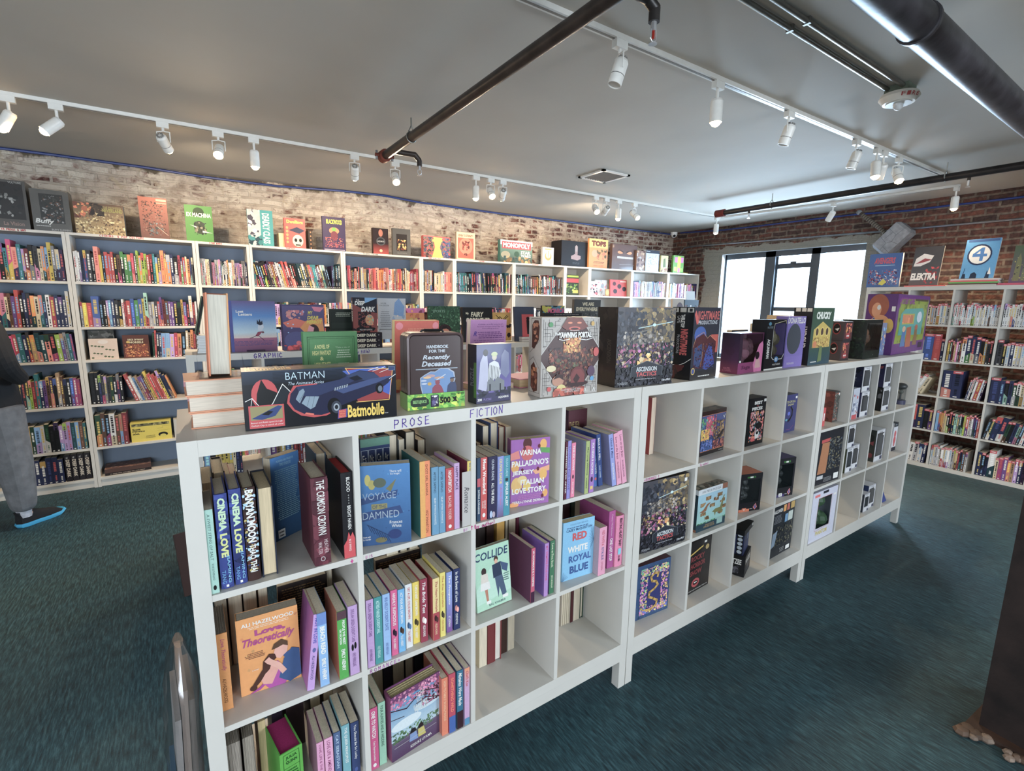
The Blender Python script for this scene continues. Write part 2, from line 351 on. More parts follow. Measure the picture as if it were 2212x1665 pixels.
def carpet_mat():
    m, N, L, b = nodes('teal_carpet'); tc = N.new('ShaderNodeTexCoord')
    mp = N.new('ShaderNodeMapping'); mp.inputs['Scale'].default_value = (9, 1, 1); L.new(tc.outputs['Object'], mp.inputs[0])
    n = N.new('ShaderNodeTexNoise'); n.inputs['Scale'].default_value = 14; n.inputs['Detail'].default_value = 8; n.inputs['Roughness'].default_value = .7; L.new(mp.outputs[0], n.inputs['Vector'])
    r = ramp(N, [(.36, (16, 40, 46)), (.5, (40, 76, 84)), (.64, (72, 110, 118))]); L.new(n.outputs[0], r.inputs[0])
    n2 = N.new('ShaderNodeTexNoise'); n2.inputs['Scale'].default_value = 1.3; n2.inputs['Detail'].default_value = 3; L.new(tc.outputs['Object'], n2.inputs['Vector'])
    r2 = ramp(N, [(.3, (205, 205, 205)), (.7, (255, 255, 255))]); L.new(n2.outputs[0], r2.inputs[0])
    mx = N.new('ShaderNodeMix'); mx.data_type = 'RGBA'; mx.blend_type = 'MULTIPLY'; mx.inputs[0].default_value = 1; L.new(r.outputs[0], mx.inputs[6]); L.new(r2.outputs[0], mx.inputs[7])
    n4 = N.new('ShaderNodeTexNoise'); n4.inputs['Scale'].default_value = 180; L.new(mp.outputs[0], n4.inputs['Vector'])
    L.new(mx.outputs[2], b.inputs['Base Color']); b.inputs['Roughness'].default_value = .55
    ad = N.new('ShaderNodeMath'); ad.operation = 'ADD'; L.new(n.outputs[0], ad.inputs[0]); L.new(n4.outputs[0], ad.inputs[1])
    bp = N.new('ShaderNodeBump'); bp.inputs['Strength'].default_value = .7; bp.inputs['Distance'].default_value = .006; L.new(ad.outputs[0], bp.inputs['Height']); L.new(bp.outputs[0], b.inputs['Normal'])
    return m
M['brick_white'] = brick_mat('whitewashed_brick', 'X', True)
M['brick_red'] = brick_mat('old_red_brick', 'Y', False)
M['carpet'] = carpet_mat()
M['ceiling'] = mat('painted_ceiling', col=(186, 180, 170), attr=False, rough=.8, noise=(1.6, .05), bump=(1.5, .5, .02))
M['wall'] = mat('painted_wall', col=(176, 170, 160), attr=False, rough=.7, noise=(4, .05))

# ---------------------------------------------------------------- room
def struct(name, mb, mt, smooth=False):
    return tag(mb.build(name, mt, smooth=smooth), kind='structure')
b = MB(); b.face([(RX0,RY0,0),(WX+.4,RY0,0),(WX+.4,4.7,0),(RX0,4.7,0)], (255,)*3); struct('floor', b, M['carpet'])
b = MB(); b.face([(RX0,RY0,H),(RX0,4.7,H),(WX+.4,4.7,H),(WX+.4,RY0,H)], (255,)*3); struct('ceiling', b, M['ceiling'])
WL = [(-4, 4.60), (-1.1, 4.59)]
for p in [(440,378),(830,421),(1040,455),(1250,481)]:
    q = rz(p, H); WL.append((q.x, min(max(q.y, 4.34), 4.62)))
WL += [(WX, 4.27)]
b = MB()
for (xa, ya), (xb, yb) in zip(WL, WL[1:]):
    n = max(1, int((xb-xa)/.3))
    for i in range(n):
        x0 = xa+(xb-xa)*i/n; x1 = xa+(xb-xa)*(i+1)/n; y0 = ya+(yb-ya)*i/n; y1 = ya+(yb-ya)*(i+1)/n
        b.face([(x0,y0,0),(x1,y1,0),(x1,y1,H),(x0,y0,H)], (255,)*3)
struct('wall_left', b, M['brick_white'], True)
def wally(x):
    for (xa, ya), (xb, yb) in zip(WL, WL[1:]):
        if x <= xb: return ya+(yb-ya)*(x-xa)/(xb-xa)
    return WL[-1][1]
# window wall with its opening
WY0, WY1, WZ0, WZ1 = 1.43, 3.34, .80, 2.37
def wall_hole(name, mk, lo, hi, openings, mt, thick, plane):
    """openings: (a0,a1,z0,z1) along the wall"""
    b = MB(); xs = sorted({lo, hi, *[o[0] for o in openings], *[o[1] for o in openings]}); zs = sorted({0, H, *[o[2] for o in openings], *[o[3] for o in openings]})
    for a0, a1 in zip(xs, xs[1:]):
        for z0, z1 in zip(zs, zs[1:]):
            if any(a0 >= o[0]-1e-6 and a1 <= o[1]+1e-6 and z0 >= o[2]-1e-6 and z1 <= o[3]+1e-6 for o in openings): continue
            b.face([mk(a0,0,z0), mk(a1,0,z0), mk(a1,0,z1), mk(a0,0,z1)], (255,)*3)
    for a0, a1, z0, z1 in openings:
        for q in ([(a0,z0),(a0,z1)], [(a1,z0),(a1,z1)], [(a0,z0),(a1,z0)], [(a0,z1),(a1,z1)]):
            (p, r), (s, t) = q; b.face([mk(p,0,r), mk(s,0,t), mk(s,thick,t), mk(p,thick,r)], (255,)*3, 1)
    return struct(name, b, [mt, M['reveal']])
M['reveal'] = mat('plastered_reveal', col=(196, 198, 198), attr=False, rough=.6, noise=(8, .08))
wall_hole('wall_window', lambda a, t, z: (WX+t, a, z), RY0, 4.7, [(WY0, WY1, WZ0, WZ1)], M['brick_red'], .28, 'x')
wall_hole('wall_rear', lambda a, t, z: (a, RY0-t, z), RX0, WX+.4, [(-2.8, -.4, .7, 2.4), (2.2, 4.6, .7, 2.4)], M['wall'], .1, 'y')
wall_hole('wall_side', lambda a, t, z: (RX0-t, a, z), RY0, 4.7, [(-2.4, 0, .7, 2.4)], M['wall'], .1, 'x')
# the window: dark metal frame, three bays, a sash in the middle one
wn = empty('window_1', (WX+.14, 0, 0)); tag(wn, kind='structure')
fr = MB(); dk = (70, 78, 86)
def fb(y0, y1, z0, z1, x0=-.05, x1=.05, c=dk): fr.box(x0, x1, y0, y1, z0, z1, c)
X = WX+.14
def wy(px): return rx((px, 640), X).y
a = [wy(1561), wy(1571), wy(1650), wy(1671), wy(1748), wy(1766), wy(1868), WY0]
fb(a[0]-.05, WY1, WZ0, WZ1); fb(a[0]-.06, a[1]+.02, WZ0, WZ1); fb(a[3], a[2], WZ0, WZ1); fb(a[5], a[4], WZ0, WZ1); fb(WY0, a[6], WZ0, WZ1)
zt = rx((1700, 553), X).z
fb(WY0, WY1, zt, WZ1); fb(WY0, WY1, WZ0, WZ0+.06)
z1 = rx((1700, 570), X).z; z2 = rx((1700, 575), X).z
fb(a[4], a[3], z2-.03, z1+.005, .0, .05); fb(a[4]+.42*(a[3]-a[4]), a[4]+.58*(a[3]-a[4]), z1, z1+.025, -.03, .01)
z3 = rx((1700, 665), X).z; z4 = rx((1700, 672), X).z; fb(a[4], a[3], z4, z3+.01, .0, .05)
fb(a[4], a[4]+.025, WZ0, zt, -.01, .04); fb(a[3]-.025, a[3], WZ0, zt, -.01, .04)
fr.build('window_frame', M['paint'], wn)
b = MB(); b.face([(.03, WY0, WZ0), (.03, WY1, WZ0), (.03, WY1, WZ1), (.03, WY0, WZ1)], (255,)*3); b.build('pane', M['glass'], wn)
b = MB(); b.box(-.13, .12, WY0, WY1, WZ0-.03, WZ0-.002, (225,225,222)); b.build('window_sill', M['paint'], wn)
for k, (x0, x1) in enumerate(((-2.8, -.4), (2.2, 4.6))):
    w = empty('window_%d' % (k+2), (0, RY0-.05, 0)); tag(w, kind='structure'); f = MB()
    for q in (x0, (x0+x1)/2-.03, x1-.06): f.box(q, q+.06, -.03, .03, .7, 2.4, dk)
    for q in (.7, 1.5, 2.34): f.box(x0, x1, -.028, .028, q, q+.06, dk)
    f.build('window_frame', M['paint'], w)
# plaster and cable along the head of the walls
def cable(name, pts, label):
    b = MB(); b.path(pts, .011, (38, 58, 120), 6); return tag(b.build(name, M['paint'], smooth=True), label, 'cable')
cp = []
for px, py in [(-60,312),(0,320),(120,332),(310,347),(440,382),(600,402),(740,409),(830,420),(900,436),(1020,446),(1080,450),(1180,466),(1250,473),(1330,492),(1400,500),(1448,506)]:
    q = ry((px, py), 4.3)
    for _ in range(4): q = ry((px, py), wally(q.x)-.025)
    cp.append((q.x, q.y, min(q.z, H-.012)))
cable('wall_cable', cp, 'blue cable sagging along the top of the whitewashed brick wall')
cp = []
for px, py in [(1470,503),(1560,497),(1640,488),(1760,473),(1850,463),(1960,455),(2050,444),(2212,425),(2300,416)]:
    q = rx((px, py), WX-.02); cp.append((q.x, q.y, min(q.z, H-.012)))
cable('wall_cable', cp, 'blue cable along the top of the red brick window wall')
b = MB(); cp = [tuple(rx(p, WX-.03)) for p in [(1462,556),(1478,536),(1500,532),(1700,516),(1900,500),(2212,472),(2320,463)]]
b.path(cp, .011, (150, 155, 162), 8); tag(b.build('metal_conduit', M['steel'], smooth=True), 'thin grey metal conduit crossing the brick above the window', 'conduit')

# ---------------------------------------------------------------- ceiling fittings
WHT = (226, 224, 218)
def rail(name, a, b_, label):
    A = Vector(a); B = Vector(b_); d = (B-A); L_ = d.length; o = empty(name, A, math.atan2(d.y, d.x), label, 'track')
    m = MB(); m.box(0, L_, -.018, .018, -.022, 0, WHT); m.build('rail', M['paint'], o)
    m = MB(); m.box(0, L_, -.006, .006, -.0235, -.0222, (120, 118, 114)); m.build('contact_slot', M['paint'], o)
    return o
T1a = rz((-60, 186), H); T1b = rz((1555, 467), H); T1b.z = T1a.z = H
rail('lighting_track', T1a, T1b, 'white lighting track running above the long whitewashed wall')
T2a = rz((1120, -18), H); T2b = rz((2042, 377), H); rail('lighting_track', T2a, T2b, 'white lighting track crossing the ceiling above the island shelves')
T3a = rz((1556, 468), H); T3b = rz((2075, 398), H); rail('lighting_track', T3a+Vector((.02,0,0)), T3b, 'white lighting track in front of the window wall')
def on_line(p, A, B):
    d = ray(*p); t = B-A; n = Vector((t.y, -t.x, 0)); k = (A-CAM).dot(n)/d.dot(n); return CAM+d*k
def lamp(p, A, B, aim, kind, label, lit=True, z=None, power=1.0):
    base = rz(p, H-.03); 
    q = on_line(p, A, B); base = Vector((q.x, q.y, H-.022))
    o = empty('track_spotlight', base, 0, label, 'spotlight', 'track spotlights')
    m = MB(); m.box(-.035, .035, -.016, .016, -.035, 0, WHT); m.build('adapter', M['paint'], o)
    d = Vector(aim).normalized(); L_ = .115; r = .032
    piv = Vector((0, 0, -.105))
    m = MB()
    if kind == 's':
        m.tube((0,0,-.035), (0,0,-.085), .008, WHT, 8); m.ball((0,0,-.09), .013, WHT); m.build('stem', M['paint'], o, True); c0 = piv-d*.02
    else:
        pe = d.cross(Vector((0,0,1))); pe = Vector((1,0,0)) if pe.length < .05 else pe.normalized()
        m.tube((0,0,-.035), (0,0,-.055), .008, WHT, 8)
        for s in (-1, 1): m.path([pe*s*.002+Vector((0,0,-.055)), pe*s*.04+Vector((0,0,-.06)), pe*s*.04+Vector((0,0,-.125))], .0035, WHT, 6)
        m.build('yoke', M['paint'], o, True); c0 = Vector((0,0,-.125))-d*.05
    m = MB(); m.tube(c0, c0+d*.012, r*.8, WHT, 20, r2=r); m.tube(c0+d*.012, c0+d*L_, r, WHT, 20, caps=False); m.tube(c0+d*L_, c0+d*(L_-.006), r*.9, WHT, 20, caps=False)
    x = d.orthogonal().normalized(); y = d.cross(x); e = c0+d*L_
    for i in range(20):
        t0 = 2*math.pi*i/20; t1 = 2*math.pi*(i+1)/20; P = lambda t, q: e+(x*math.cos(t)+y*math.sin(t))*q
        m.face([P(t0, r), P(t1, r), P(t1, r*.88), P(t0, r*.88)], WHT)
    if kind == 'y':
        for i in range(10):
            t = 2*math.pi*i/10; v = x*math.cos(t)+y*math.sin(t); m.tube(c0+v*r*.55-d*.012, c0+v*r*.55+d*.004, .004, (130, 128, 124), 5)
        m.tube(c0+d*.07, c0+d*.073, r*1.012, (90, 88, 86), 20)
    m.build('lamp_head', M['paint'], o, True)
    m = MB(); m.ball(e-d*.006, r*.86, (255, 240, 215), sc=(1,1,1)) if lit else m.tube(e-d*.008, e-d*.006, r*.88, (190, 188, 180), 20); m.build('lens', M['lens'] if lit else M['lens_off'], o, True)
    if lit:
        l = bpy.data.lights.new('bulb', 'SPOT'); l.energy = SPOT_W*power; l.color = SPOT_COL; l.spot_size = math.radians(128); l.spot_blend = .8; l.shadow_soft_size = .025
        lo = bpy.data.objects.new('bulb', l); lo.location = e+d*.03; lo.rotation_mode = 'QUATERNION'; lo.rotation_quaternion = d.to_track_quat('-Z', 'Y'); COL.objects.link(lo); lo.parent = o
    return o
A, B = T1a, T1b
lamp((14,203), A, B, (-.5,.1,-.9), 's', 'track spotlight at the far left edge, aimed left', power=.7)
lamp((119,221), A, B, (-.75,-.15,-.75), 's', 'white cylinder spotlight tipped left, second from the left edge')
lamp((350,262), A, B, (.35,.75,-.55), 'y', 'finned spotlight turned to the wall, third from the left')
lamp((470,284), A, B, (-.15,-.65,-.6), 'y', 'glaring spotlight facing the room, above the green cover')
lamp((547,297), A, B, (0,.03,-1), 's', 'white cylinder spotlight hanging straight down, left of the sprinkler pipe')
lamp((765,332), A, B, (.2,.75,-.6), 'y', 'finned spotlight turned to the wall just left of the sprinkler pipe')
lamp((853,348), A, B, (-.1,-.62,-.65), 'y', 'glaring spotlight just below the red pipe coupling')
lamp((1028,381), A, B, (0,.02,-1), 's', 'cylinder spotlight hanging down, leftmost of the middle cluster of three')
lamp((1060,385), A, B, (-.1,-.62,-.65), 'y', 'glaring spotlight, centre of the middle cluster of three')
lamp((1086,391), A, B, (.3,.75,-.5), 'y', 'finned spotlight, rightmost of the middle cluster of three')
lamp((1287,428), A, B, (-.2,-.62,-.6), 'y', 'glaring spotlight, leftmost of the four below the air vent')
lamp((1310,432), A, B, (.3,.8,-.4), 'y', 'finned spotlight, second of the four below the air vent')
lamp((1337,437), A, B, (0,.02,-1), 's', 'cylinder spotlight, third of the four below the air vent')
lamp((1371,442), A, B, (.15,-.65,-.6), 'y', 'glaring spotlight, rightmost of the four below the air vent')
lamp((1549,468), A, B, (0,.02,-1), 's', 'cylinder spotlight hanging at the corner where two tracks meet')
A, B = T2a, T2b
lamp((1340,80), A, B, (-.28,.1,-.95), 'y', 'large pale spotlight nearest the camera on the central track', lit=False)
lamp((1552,177), A, B, (.02,0,-1), 's', 'lit cylinder spotlight hanging from the central track above the wrapped game')
lamp((1706,239), A, B, (-.1,.25,-.9), 'y', 'grey yoke spotlight between the lit cylinder and the fire strobe', lit=False)
lamp((1852,299), A, B, (-.1,.25,-.9), 'y', 'grey yoke spotlight just left of the far cluster on the central track', lit=False)
lamp((1896,325), A, B, (-.1,-.1,-1), 's', 'lit cylinder spotlight in the far cluster of the central track')
lamp((1911,328), A, B, (.5,.35,-.7), 's', 'cylinder spotlight turned away, middle of the far cluster', lit=False)
lamp((1943,340), A, B, (-.3,-.4,-.8), 'y', 'glaring yoke spotlight, rightmost of the far cluster')
A, B = T3a, T3b
lamp((1801,438), A, B, (.2,.5,-.75), 's', 'white spotlight tipped towards the window', lit=False)
lamp((2068,400), A, B, (.05,0,-1), 's', 'lit cylinder spotlight near the right edge above the blue cover')

def pipe(name, pts, r, col, label, mt='iron', n=16):
    b = MB(); b.path([Vector(p) for p in pts], r, col, n); return tag(b.build(name, M[mt], smooth=True), label, 'pipe')
PZ = H-.12
p1 = empty('sprinkler_pipe', (1.39, 2.53, PZ), 0, 'black sprinkler pipe running from its red coupling toward the camera', 'pipe')
b = MB(); b.path([(0,0,0), (0,-2.72,0), (0,-2.72,.119)], .030, (58, 50, 46), 16); b.build('pipe_run', M['iron'], p1, True)
b = MB(); b.tube((0,.035,0), (0,-.03,0), .045, (120, 60, 46), 16); b.tube((-.07,0,0), (.07,0,0), .014, (120, 60, 46), 8); b.tube((-.06,0,-.03), (-.06,0,.03), .009, (140,140,140), 8); b.tube((.06,0,-.03), (.06,0,.03), .009, (140,140,140), 8); b.build('coupling', M['rust'], p1, True)
b = MB(); b.path([(0,-.15,0), (.18,-.15,.005), (.215,-.15,-.03), (.215,-.15,-.07)], .019, (60, 52, 48), 10); b.build('branch_elbow', M['iron'], p1, True)
b = MB(); b.tube((.215,-.15,-.07), (.215,-.15,-.10), .010, (190,190,190), 8); b.path([(.20,-.15,-.095), (.20,-.15,-.12), (.215,-.15,-.135), (.23,-.15,-.12), (.23,-.15,-.095)], .0025, (200,200,200), 6); b.tube((.215,-.15,-.135), (.215,-.15,-.138), .016, (210,210,210), 10); b.build('sprinkler_head', M['steel'], p1, True)
b = MB(); b.path([(.0,-2.42,.0), (.11,-2.42,.0), (.15,-2.42,-.02), (.15,-2.42,-.065)], .021, (50, 46, 44), 10); b.build('branch_elbow', M['iron'], p1, True)
b = MB(); b.tube((.15,-2.42,-.065), (.15,-2.42,-.095), .011, (190,190,190), 8); b.tube((.15,-2.42,-.095), (.15,-2.42,-.12), .005, (190, 60, 50), 8); b.path([(.137,-2.42,-.09), (.135,-2.42,-.12), (.15,-2.42,-.135), (.165,-2.42,-.12), (.163,-2.42,-.09)], .0022, (200,200,200), 6); b.tube((.15,-2.42,-.135), (.15,-2.42,-.138), .016, (210,210,210), 10); b.build('sprinkler_head', M['steel'], p1, True)
for yy in (-.52,):
    b = MB(); pts = [(.034*math.sin(t), yy, .034*math.cos(t)-.0) for t in [i*math.pi/6 for i in range(13)]]; b.path(pts, .004, (120,118,112), 6); b.path([(-.02,yy,.03), (0,yy,.07), (.02,yy,.03)], .004, (120,118,112), 6); b.tube((0,yy,.07), (0,yy,.12), .004, (130,128,120), 6); b.build('hanger', M['steel'], p1, True)
p2 = empty('sprinkler_pipe', (5.37, 2.36, PZ), 0, 'black sprinkler pipe with a red end running in front of the window', 'pipe')
b = MB(); b.path([(0,0,0), (0,-2.62,0), (0,-2.62,.119)], .030, (46, 42, 42), 16); b.build('pipe_run', M['iron'], p2, True)
b = MB(); b.tube((0,.06,0), (0,-.05,0), .042, (110, 40, 34), 16); b.build('coupling', M['rust'], p2, True)
for yy, dx in ((-.35, 0), (-2.2, 0)):
    b = MB(); b.tube((0,yy,0), (0,yy,-.05), .012, (60,54,50), 8); b.tube((0,yy,-.05), (0,yy,-.09), .008, (200,200,200), 8); b.tube((0,yy,-.10), (0,yy,-.103), .016, (210,210,210), 10); b.build('sprinkler_head', M['steel'], p2, True)
for yy in (-.6, -2.05):
    b = MB(); b.path([(-.035,yy,0),(-.03,yy,.03),(0,yy,.055),(.03,yy,.03),(.035,yy,0),(0,yy,-.034),(-.035,yy,0)], .004, (190,188,182), 6); b.tube((0,yy,.055), (0,yy,.12), .004, (190,188,182), 6); b.build('hanger', M['steel'], p2, True)
# big drain pipe, conduits, strobe, vent, camera
q1 = rz((1995, 95), H-.12); yb = (rz((1850,0), H-.12).y+rz((2000,0), H-.12).y)/2
p3 = empty('drain_pipe', (0, yb-.01, H-.13), 0, 'thick black pipe under the ceiling at the top right', 'pipe')
b = MB(); b.tube((-2,0,0), (WX-.01,0,0), .066, (64, 62, 66), 24); b.build('pipe_run', M['iron'], p3, True)
xq = rz((1960, 60), H-.13).x
for xx in (xq, xq+2.4):
    b = MB(); b.tube((xx-.008,0,0), (xx+.008,0,0), .073, (82, 80, 84), 24); b.tube((xx,0,.07), (xx,0,.13), .006, (120,120,120), 6); b.build('pipe_clamp', M['iron'], p3, True)
FS = rz((1942, 213), H-.06)
for dy, lab in ((.04, 'left one of two thin metal conduits leading to the fire strobe'), (-.03, 'right one of two thin metal conduits leading to the fire strobe')):
    b = MB(); b.tube((-1.5, FS.y+dy, H-.014), (FS.x-.03, FS.y+dy, H-.014), .012, (150,148,142), 10)
    for xx in (1.2, 2.3): b.box(xx, xx+.014, FS.y+dy-.015, FS.y+dy+.015, H-.027, H-.0005, (150,148,142))
    tag(b.build('metal_conduit', M['steel'], smooth=True), lab, 'conduit')
o = empty('fire_strobe', (FS.x, FS.y, H), 0, 'round white ceiling fire alarm strobe lettered FIRE', 'fire alarm')
b = MB(); b.box(-.055,.055,-.055,.055,-.04,0,(110,120,104)); b.build('junction_box', M['stone'], o)
b = MB(); b.tube((0,0,-.04), (0,0,-.058), .086, (232,228,218), 32, r2=.094); b.tube((0,0,-.058), (0,0,-.085), .094, (232,228,218), 32, r2=.072)
b.build('alarm_body', M['paint'], o, True)
b = MB()
for i, ch in enumerate('FIRE'):
    t = math.radians(-150+i*15); c = Vector((math.cos(t), math.sin(t), 0))*.0945; u = Vector((-math.sin(t), math.cos(t), 0)); nn = Vector((math.cos(t)*.75, math.sin(t)*.75, -.3)).normalized(); v = (nn.cross(u)).normalized()
    if v.z < 0: v = -v
    g = Face(b, c+Vector((0,0,-.066))-u*.010-v*.009+nn*.0008, u, v, .019, .019); g.n = nn; g.text(ch, .05, 0, .95, 1, (190, 50, 40), bold=.02)
b.build('lettering', M['print'], o)
b = MB(); b.tube((0,0,-.085), (0,0,-.09), .06, (215,215,210), 24); b.ball((0,0,-.095), .028, (235,235,235), sc=(1.2,.8,.9)); b.build('strobe_lens', M['gloss'], o, True)
v = [rz(p, H) for p in [(1261,380),(1310,371),(1349,377),(1300,389)]]; vc = sum(v, Vector())/4
o = empty('air_vent', (vc.x, vc.y, H), 0, 'square white louvred air vent in the ceiling', 'air vent')
b = MB(); s = .17
for a in ((-s,s,-s,-s+.03),(-s,s,s-.03,s),(-s,-s+.03,-s,s),(s-.03,s,-s,s)): b.box(a[0],a[1],a[2],a[3],-.014,-.001,WHT)
b.build('vent_frame', M['paint'], o)
b = MB()
for i in range(9):
    x = -s+.045+i*.031; b.face([(x,-s+.03,-.002),(x+.02,-s+.03,-.014),(x+.02,s-.03,-.014),(x,s-.03,-.002)], (150,150,148))
b.build('louvres', M['paint'], o)
q = ry((1462, 500), 4.2); o = empty('security_camera', (min(q.x, WX-.07), 4.21, H), 0, 'white dome security camera in the far ceiling corner', 'camera')
b = MB(); b.tube((0,0,0),(0,0,-.04),.055,(235,235,232),20); b.ball((0,0,-.045),.045,(235,235,232)); b.build('housing', M['paint'], o, True)
b = MB(); b.ball((-.02,-.025,-.06),.022,(30,30,34)); b.build('lens', M['gloss'], o, True)
# wall-mounted prop hammer
o = empty('toy_hammer', rx((1931, 517), WX-.14), 0, 'big grey stone-look toy hammer hung head down on the brick', 'hammer')
b = MB(); hd = Matrix.Rotation(math.radians(-48), 4, 'X'); b.T = hd
b.box(-.09,.09,-.15,.15,-.095,.095,(140,142,146))
b2 = MB(); b2.T = hd
for s in (-1, 1):
    P = [(-.09,s*.15,-.095),(.09,s*.15,-.095),(.09,s*.15,.095),(-.09,s*.15,.095)]; Q = [(-.065,s*.175,-.07),(.065,s*.175,-.07),(.065,s*.175,.07),(-.065,s*.175,.07)]
    for i in range(4): b.face([P[i-1],P[i],Q[i],Q[i-1]], (128,130,134))
    b.face(Q, (120,122,126))
F = Face(b, (-.09, .15, -.095), (0,-1,0), (0,0,1), .30, .19)
F.draw([('l',[(0,.45),(.3,.5),(.45,.35),(.7,.45),(1,.4)],.004,(100,102,106)), ('l',[(.3,.5),(.35,1)],.004,(100,102,106)), ('l',[(.7,.45),(.72,1)],.004,(100,102,106)), ('l',[(.45,.35),(.5,0)],.004,(100,102,106)), ('l',[(.15,.47),(.12,0)],.004,(100,102,106)), ('l',[(.35,.75),(.7,.7)],.004,(100,102,106))])
b.build('hammer_head', M['stone'], o)
b2.tube((0,.0,.095),(0,.0,.50),.020,(70,60,52),12)
for i in range(13): b2.tube((0,0,.13+i*.027),(0,0,.142+i*.027),.0235,(112,104,92),12)
b2.ball((0,0,.52),.03,(130,132,136)); b2.build('handle', M['stone'], o, True)
# rusted steel column at the right edge, on its broken footing
o = empty('steel_column', (2.45, -.895, 0), math.radians(-4), 'rusty dark steel column cut off by the right edge', 'column'); o['kind'] = 'structure'
b = MB(); b.box(.0,.012,-.30,-.0,0,H,(46,34,30)); b.box(.25,.262,-.30,0,0,H,(44,33,30)); b.box(.012,.25,-.156,-.144,0,H,(36,28,28)); b.build('flanges', M['rust'], o)
b = MB(); b.box(-.04,.30,-.34,.03,0,.02,(70,50,40))
R = random.Random(4)
for i in range(9): b.ball((-.04-R.random()*.05, R.uniform(-.14,.03), .009), R.uniform(.012,.03), R.choice([(130,110,96),(104,84,70),(150,132,118)]), n=7, k=4, sc=(1,1,.6))
b.build('base_plate', M['rust'], o)

# ---------------------------------------------------------------- cube shelving
T_ = 1.281; ZB = .168; CELL = .335
ZR = [ZB+.038+2*(CELL+.016), ZB+.038+CELL+.016, ZB+.038]       # shelf heights of rows 1, 2, 3 from the top
def kallax(loc, cols, rows, rz_, label, cat='shelf', z0=ZB, legs=True, depth=.39, group=None):
    o = empty('cube_shelf_unit', loc, rz_, label, cat, group)
    w = .076+cols*CELL+(cols-1)*.016; h = .076+rows*CELL+(rows-1)*.016; c = (255,)*3
    for x in (0, w-.038): b = MB(); b.box(x, x+.038, 0, depth, z0, z0+h); b.build('side_panel', M['white'], o)
    b = MB(); b.box(.0382, w-.0382, 0, depth, z0+h-.038, z0+h-.0003); top = b.build('top_panel', M['white'], o)
    b = MB(); b.box(.0382, w-.0382, 0, depth, z0+.0003, z0+.038); b.build('bottom_panel', M['white'], o)
    for i in range(1, cols):
        x = .038+i*CELL+(i-1)*.016; b = MB(); b.box(x, x+.016, .001, depth-.001, z0+.038, z0+h-.038); b.build('divider', M['white'], o)
    for i in range(cols):
        x = .038+i*(CELL+.016)
        for j in range(1, rows):
            z = z0+.038+j*CELL+(j-1)*.016; b = MB(); b.box(x+.0002, x+CELL-.0002, .001, depth-.001, z, z+.016); b.build('shelf', M['white'], o)
    if legs:
        fr = MB(); zz = z0-.001
        fr.box(0, w, .001, .024, zz-.042, zz); fr.box(0, w, depth-.024, depth-.001, zz-.042, zz); fr.box(0, .024, .024, depth-.024, zz-.042, zz); fr.box(w-.024, w, .024, depth-.024, zz-.042, zz)
        u = fr.build('underframe', M['white'], o)
        for x in (0, w-.038):
            for y in (.001, depth-.039): b = MB(); b.box(x+.0005, x+.0375, y, y+.038, 0, zz-.042); b.build('leg', M['white'], u)
    return o, w, h, top
PUR = (92, 66, 150); PNK = (196, 66, 130)
def lettering(parent, loc, w, h, items, name='marker_lettering'):
    """handwriting on a front edge, in the parent's frame; items (text, x, y, height, colour, pen, spacing)"""
    for i, (t, x, y, hh, col, wd, sp) in enumerate(items):
        b = MB(); marker(Face(b, loc, (1,0,0), (0,0,1), w, h), t, x, y, hh, col, wd, sp, i+3); b.build(name, M['plain'], parent)
U = 1.4645
isl = []
for k, lab in enumerate(('white cube shelf unit nearest the camera, mostly filled with novels', 'middle white cube shelf unit of the island, holding boxed games', 'far white cube shelf unit of the island, holding small figure boxes')):
    o, w, h, top = kallax((k*(U+.0028), 0, 0), 4, 3, 0, lab); isl.append(o)
def fx(p): return ry(p, 0).x
def fz(p): return ry(p, 0).z
lettering(isl[0], (0, 0, T_-.038), U, .038, [('PROSE', fx((852,915)), .006, .023, PUR, .0026, 1.25), ('FICTION', fx((1016,900)), .008, .024, PUR, .0026, 1.12)])
lettering(isl[0], (0, 0, ZR[1]-.016+0), U, .016, [('ROMANCE+', fx((800,1446)), .002, .011, (176,110,170), .0016, 1.35)])
lettering(isl[0], (0, 0, ZR[0]-.016), U, .016, [('^(by author)', fx((1018,1145)), .002, .013, (190,60,130), .0017, 1.1), ('UIS', fx((790,1199)), .003, .008, (196,120,170), .0013, 1.6), ('+', fx((758,1211)), .001, .013, (190,50,130), .0026, 1), ('BY', fx((1002,1148)), .002, .009, (200,140,190), .0014, 1.1)])
lettering(isl[1], (0, 0, ZR[0]-.016), U, .016, [('+ROMANCE ^', fx((1391,1035))-U, .002, .011, (196,90,150), .0016, 1.1), ('(by author)', fx((1512,1003))-U, .003, .010, (206,120,170), .0014, 1.1)])
# second row of shelving, across the aisle
g1, w1, _, t1 = kallax((.030, 1.98, 0), 4, 3, 0, 'white cube unit of the second row, lettered GRAPHIC on its edge')
g2, w2, _, _ = kallax((.030+w1+.001, 1.98, 0), 4, 3, 0, 'white cube unit of the second row, behind the boxed board games')
GX = .030
def gx(p): return ry(p, 1.98).x
lettering(g1, (0, 0, T_-.038), w1, .038, [('GRAPHIC', gx((549,775))-GX, .006, .026, PUR, .0045, 1.25), ('(by title)', gx((766,768))-GX, .009, .021, PUR, .0035, 1.1)])
# comics shelving against the window wall
kr, wr, hr, _ = kallax((6.2, 1.085, 0), 5, 5, -R90, 'tall white open-backed cube shelf full of comics by the window wall', 'shelf', z0=0, legs=False)
KX, KY = 6.2, 1.085

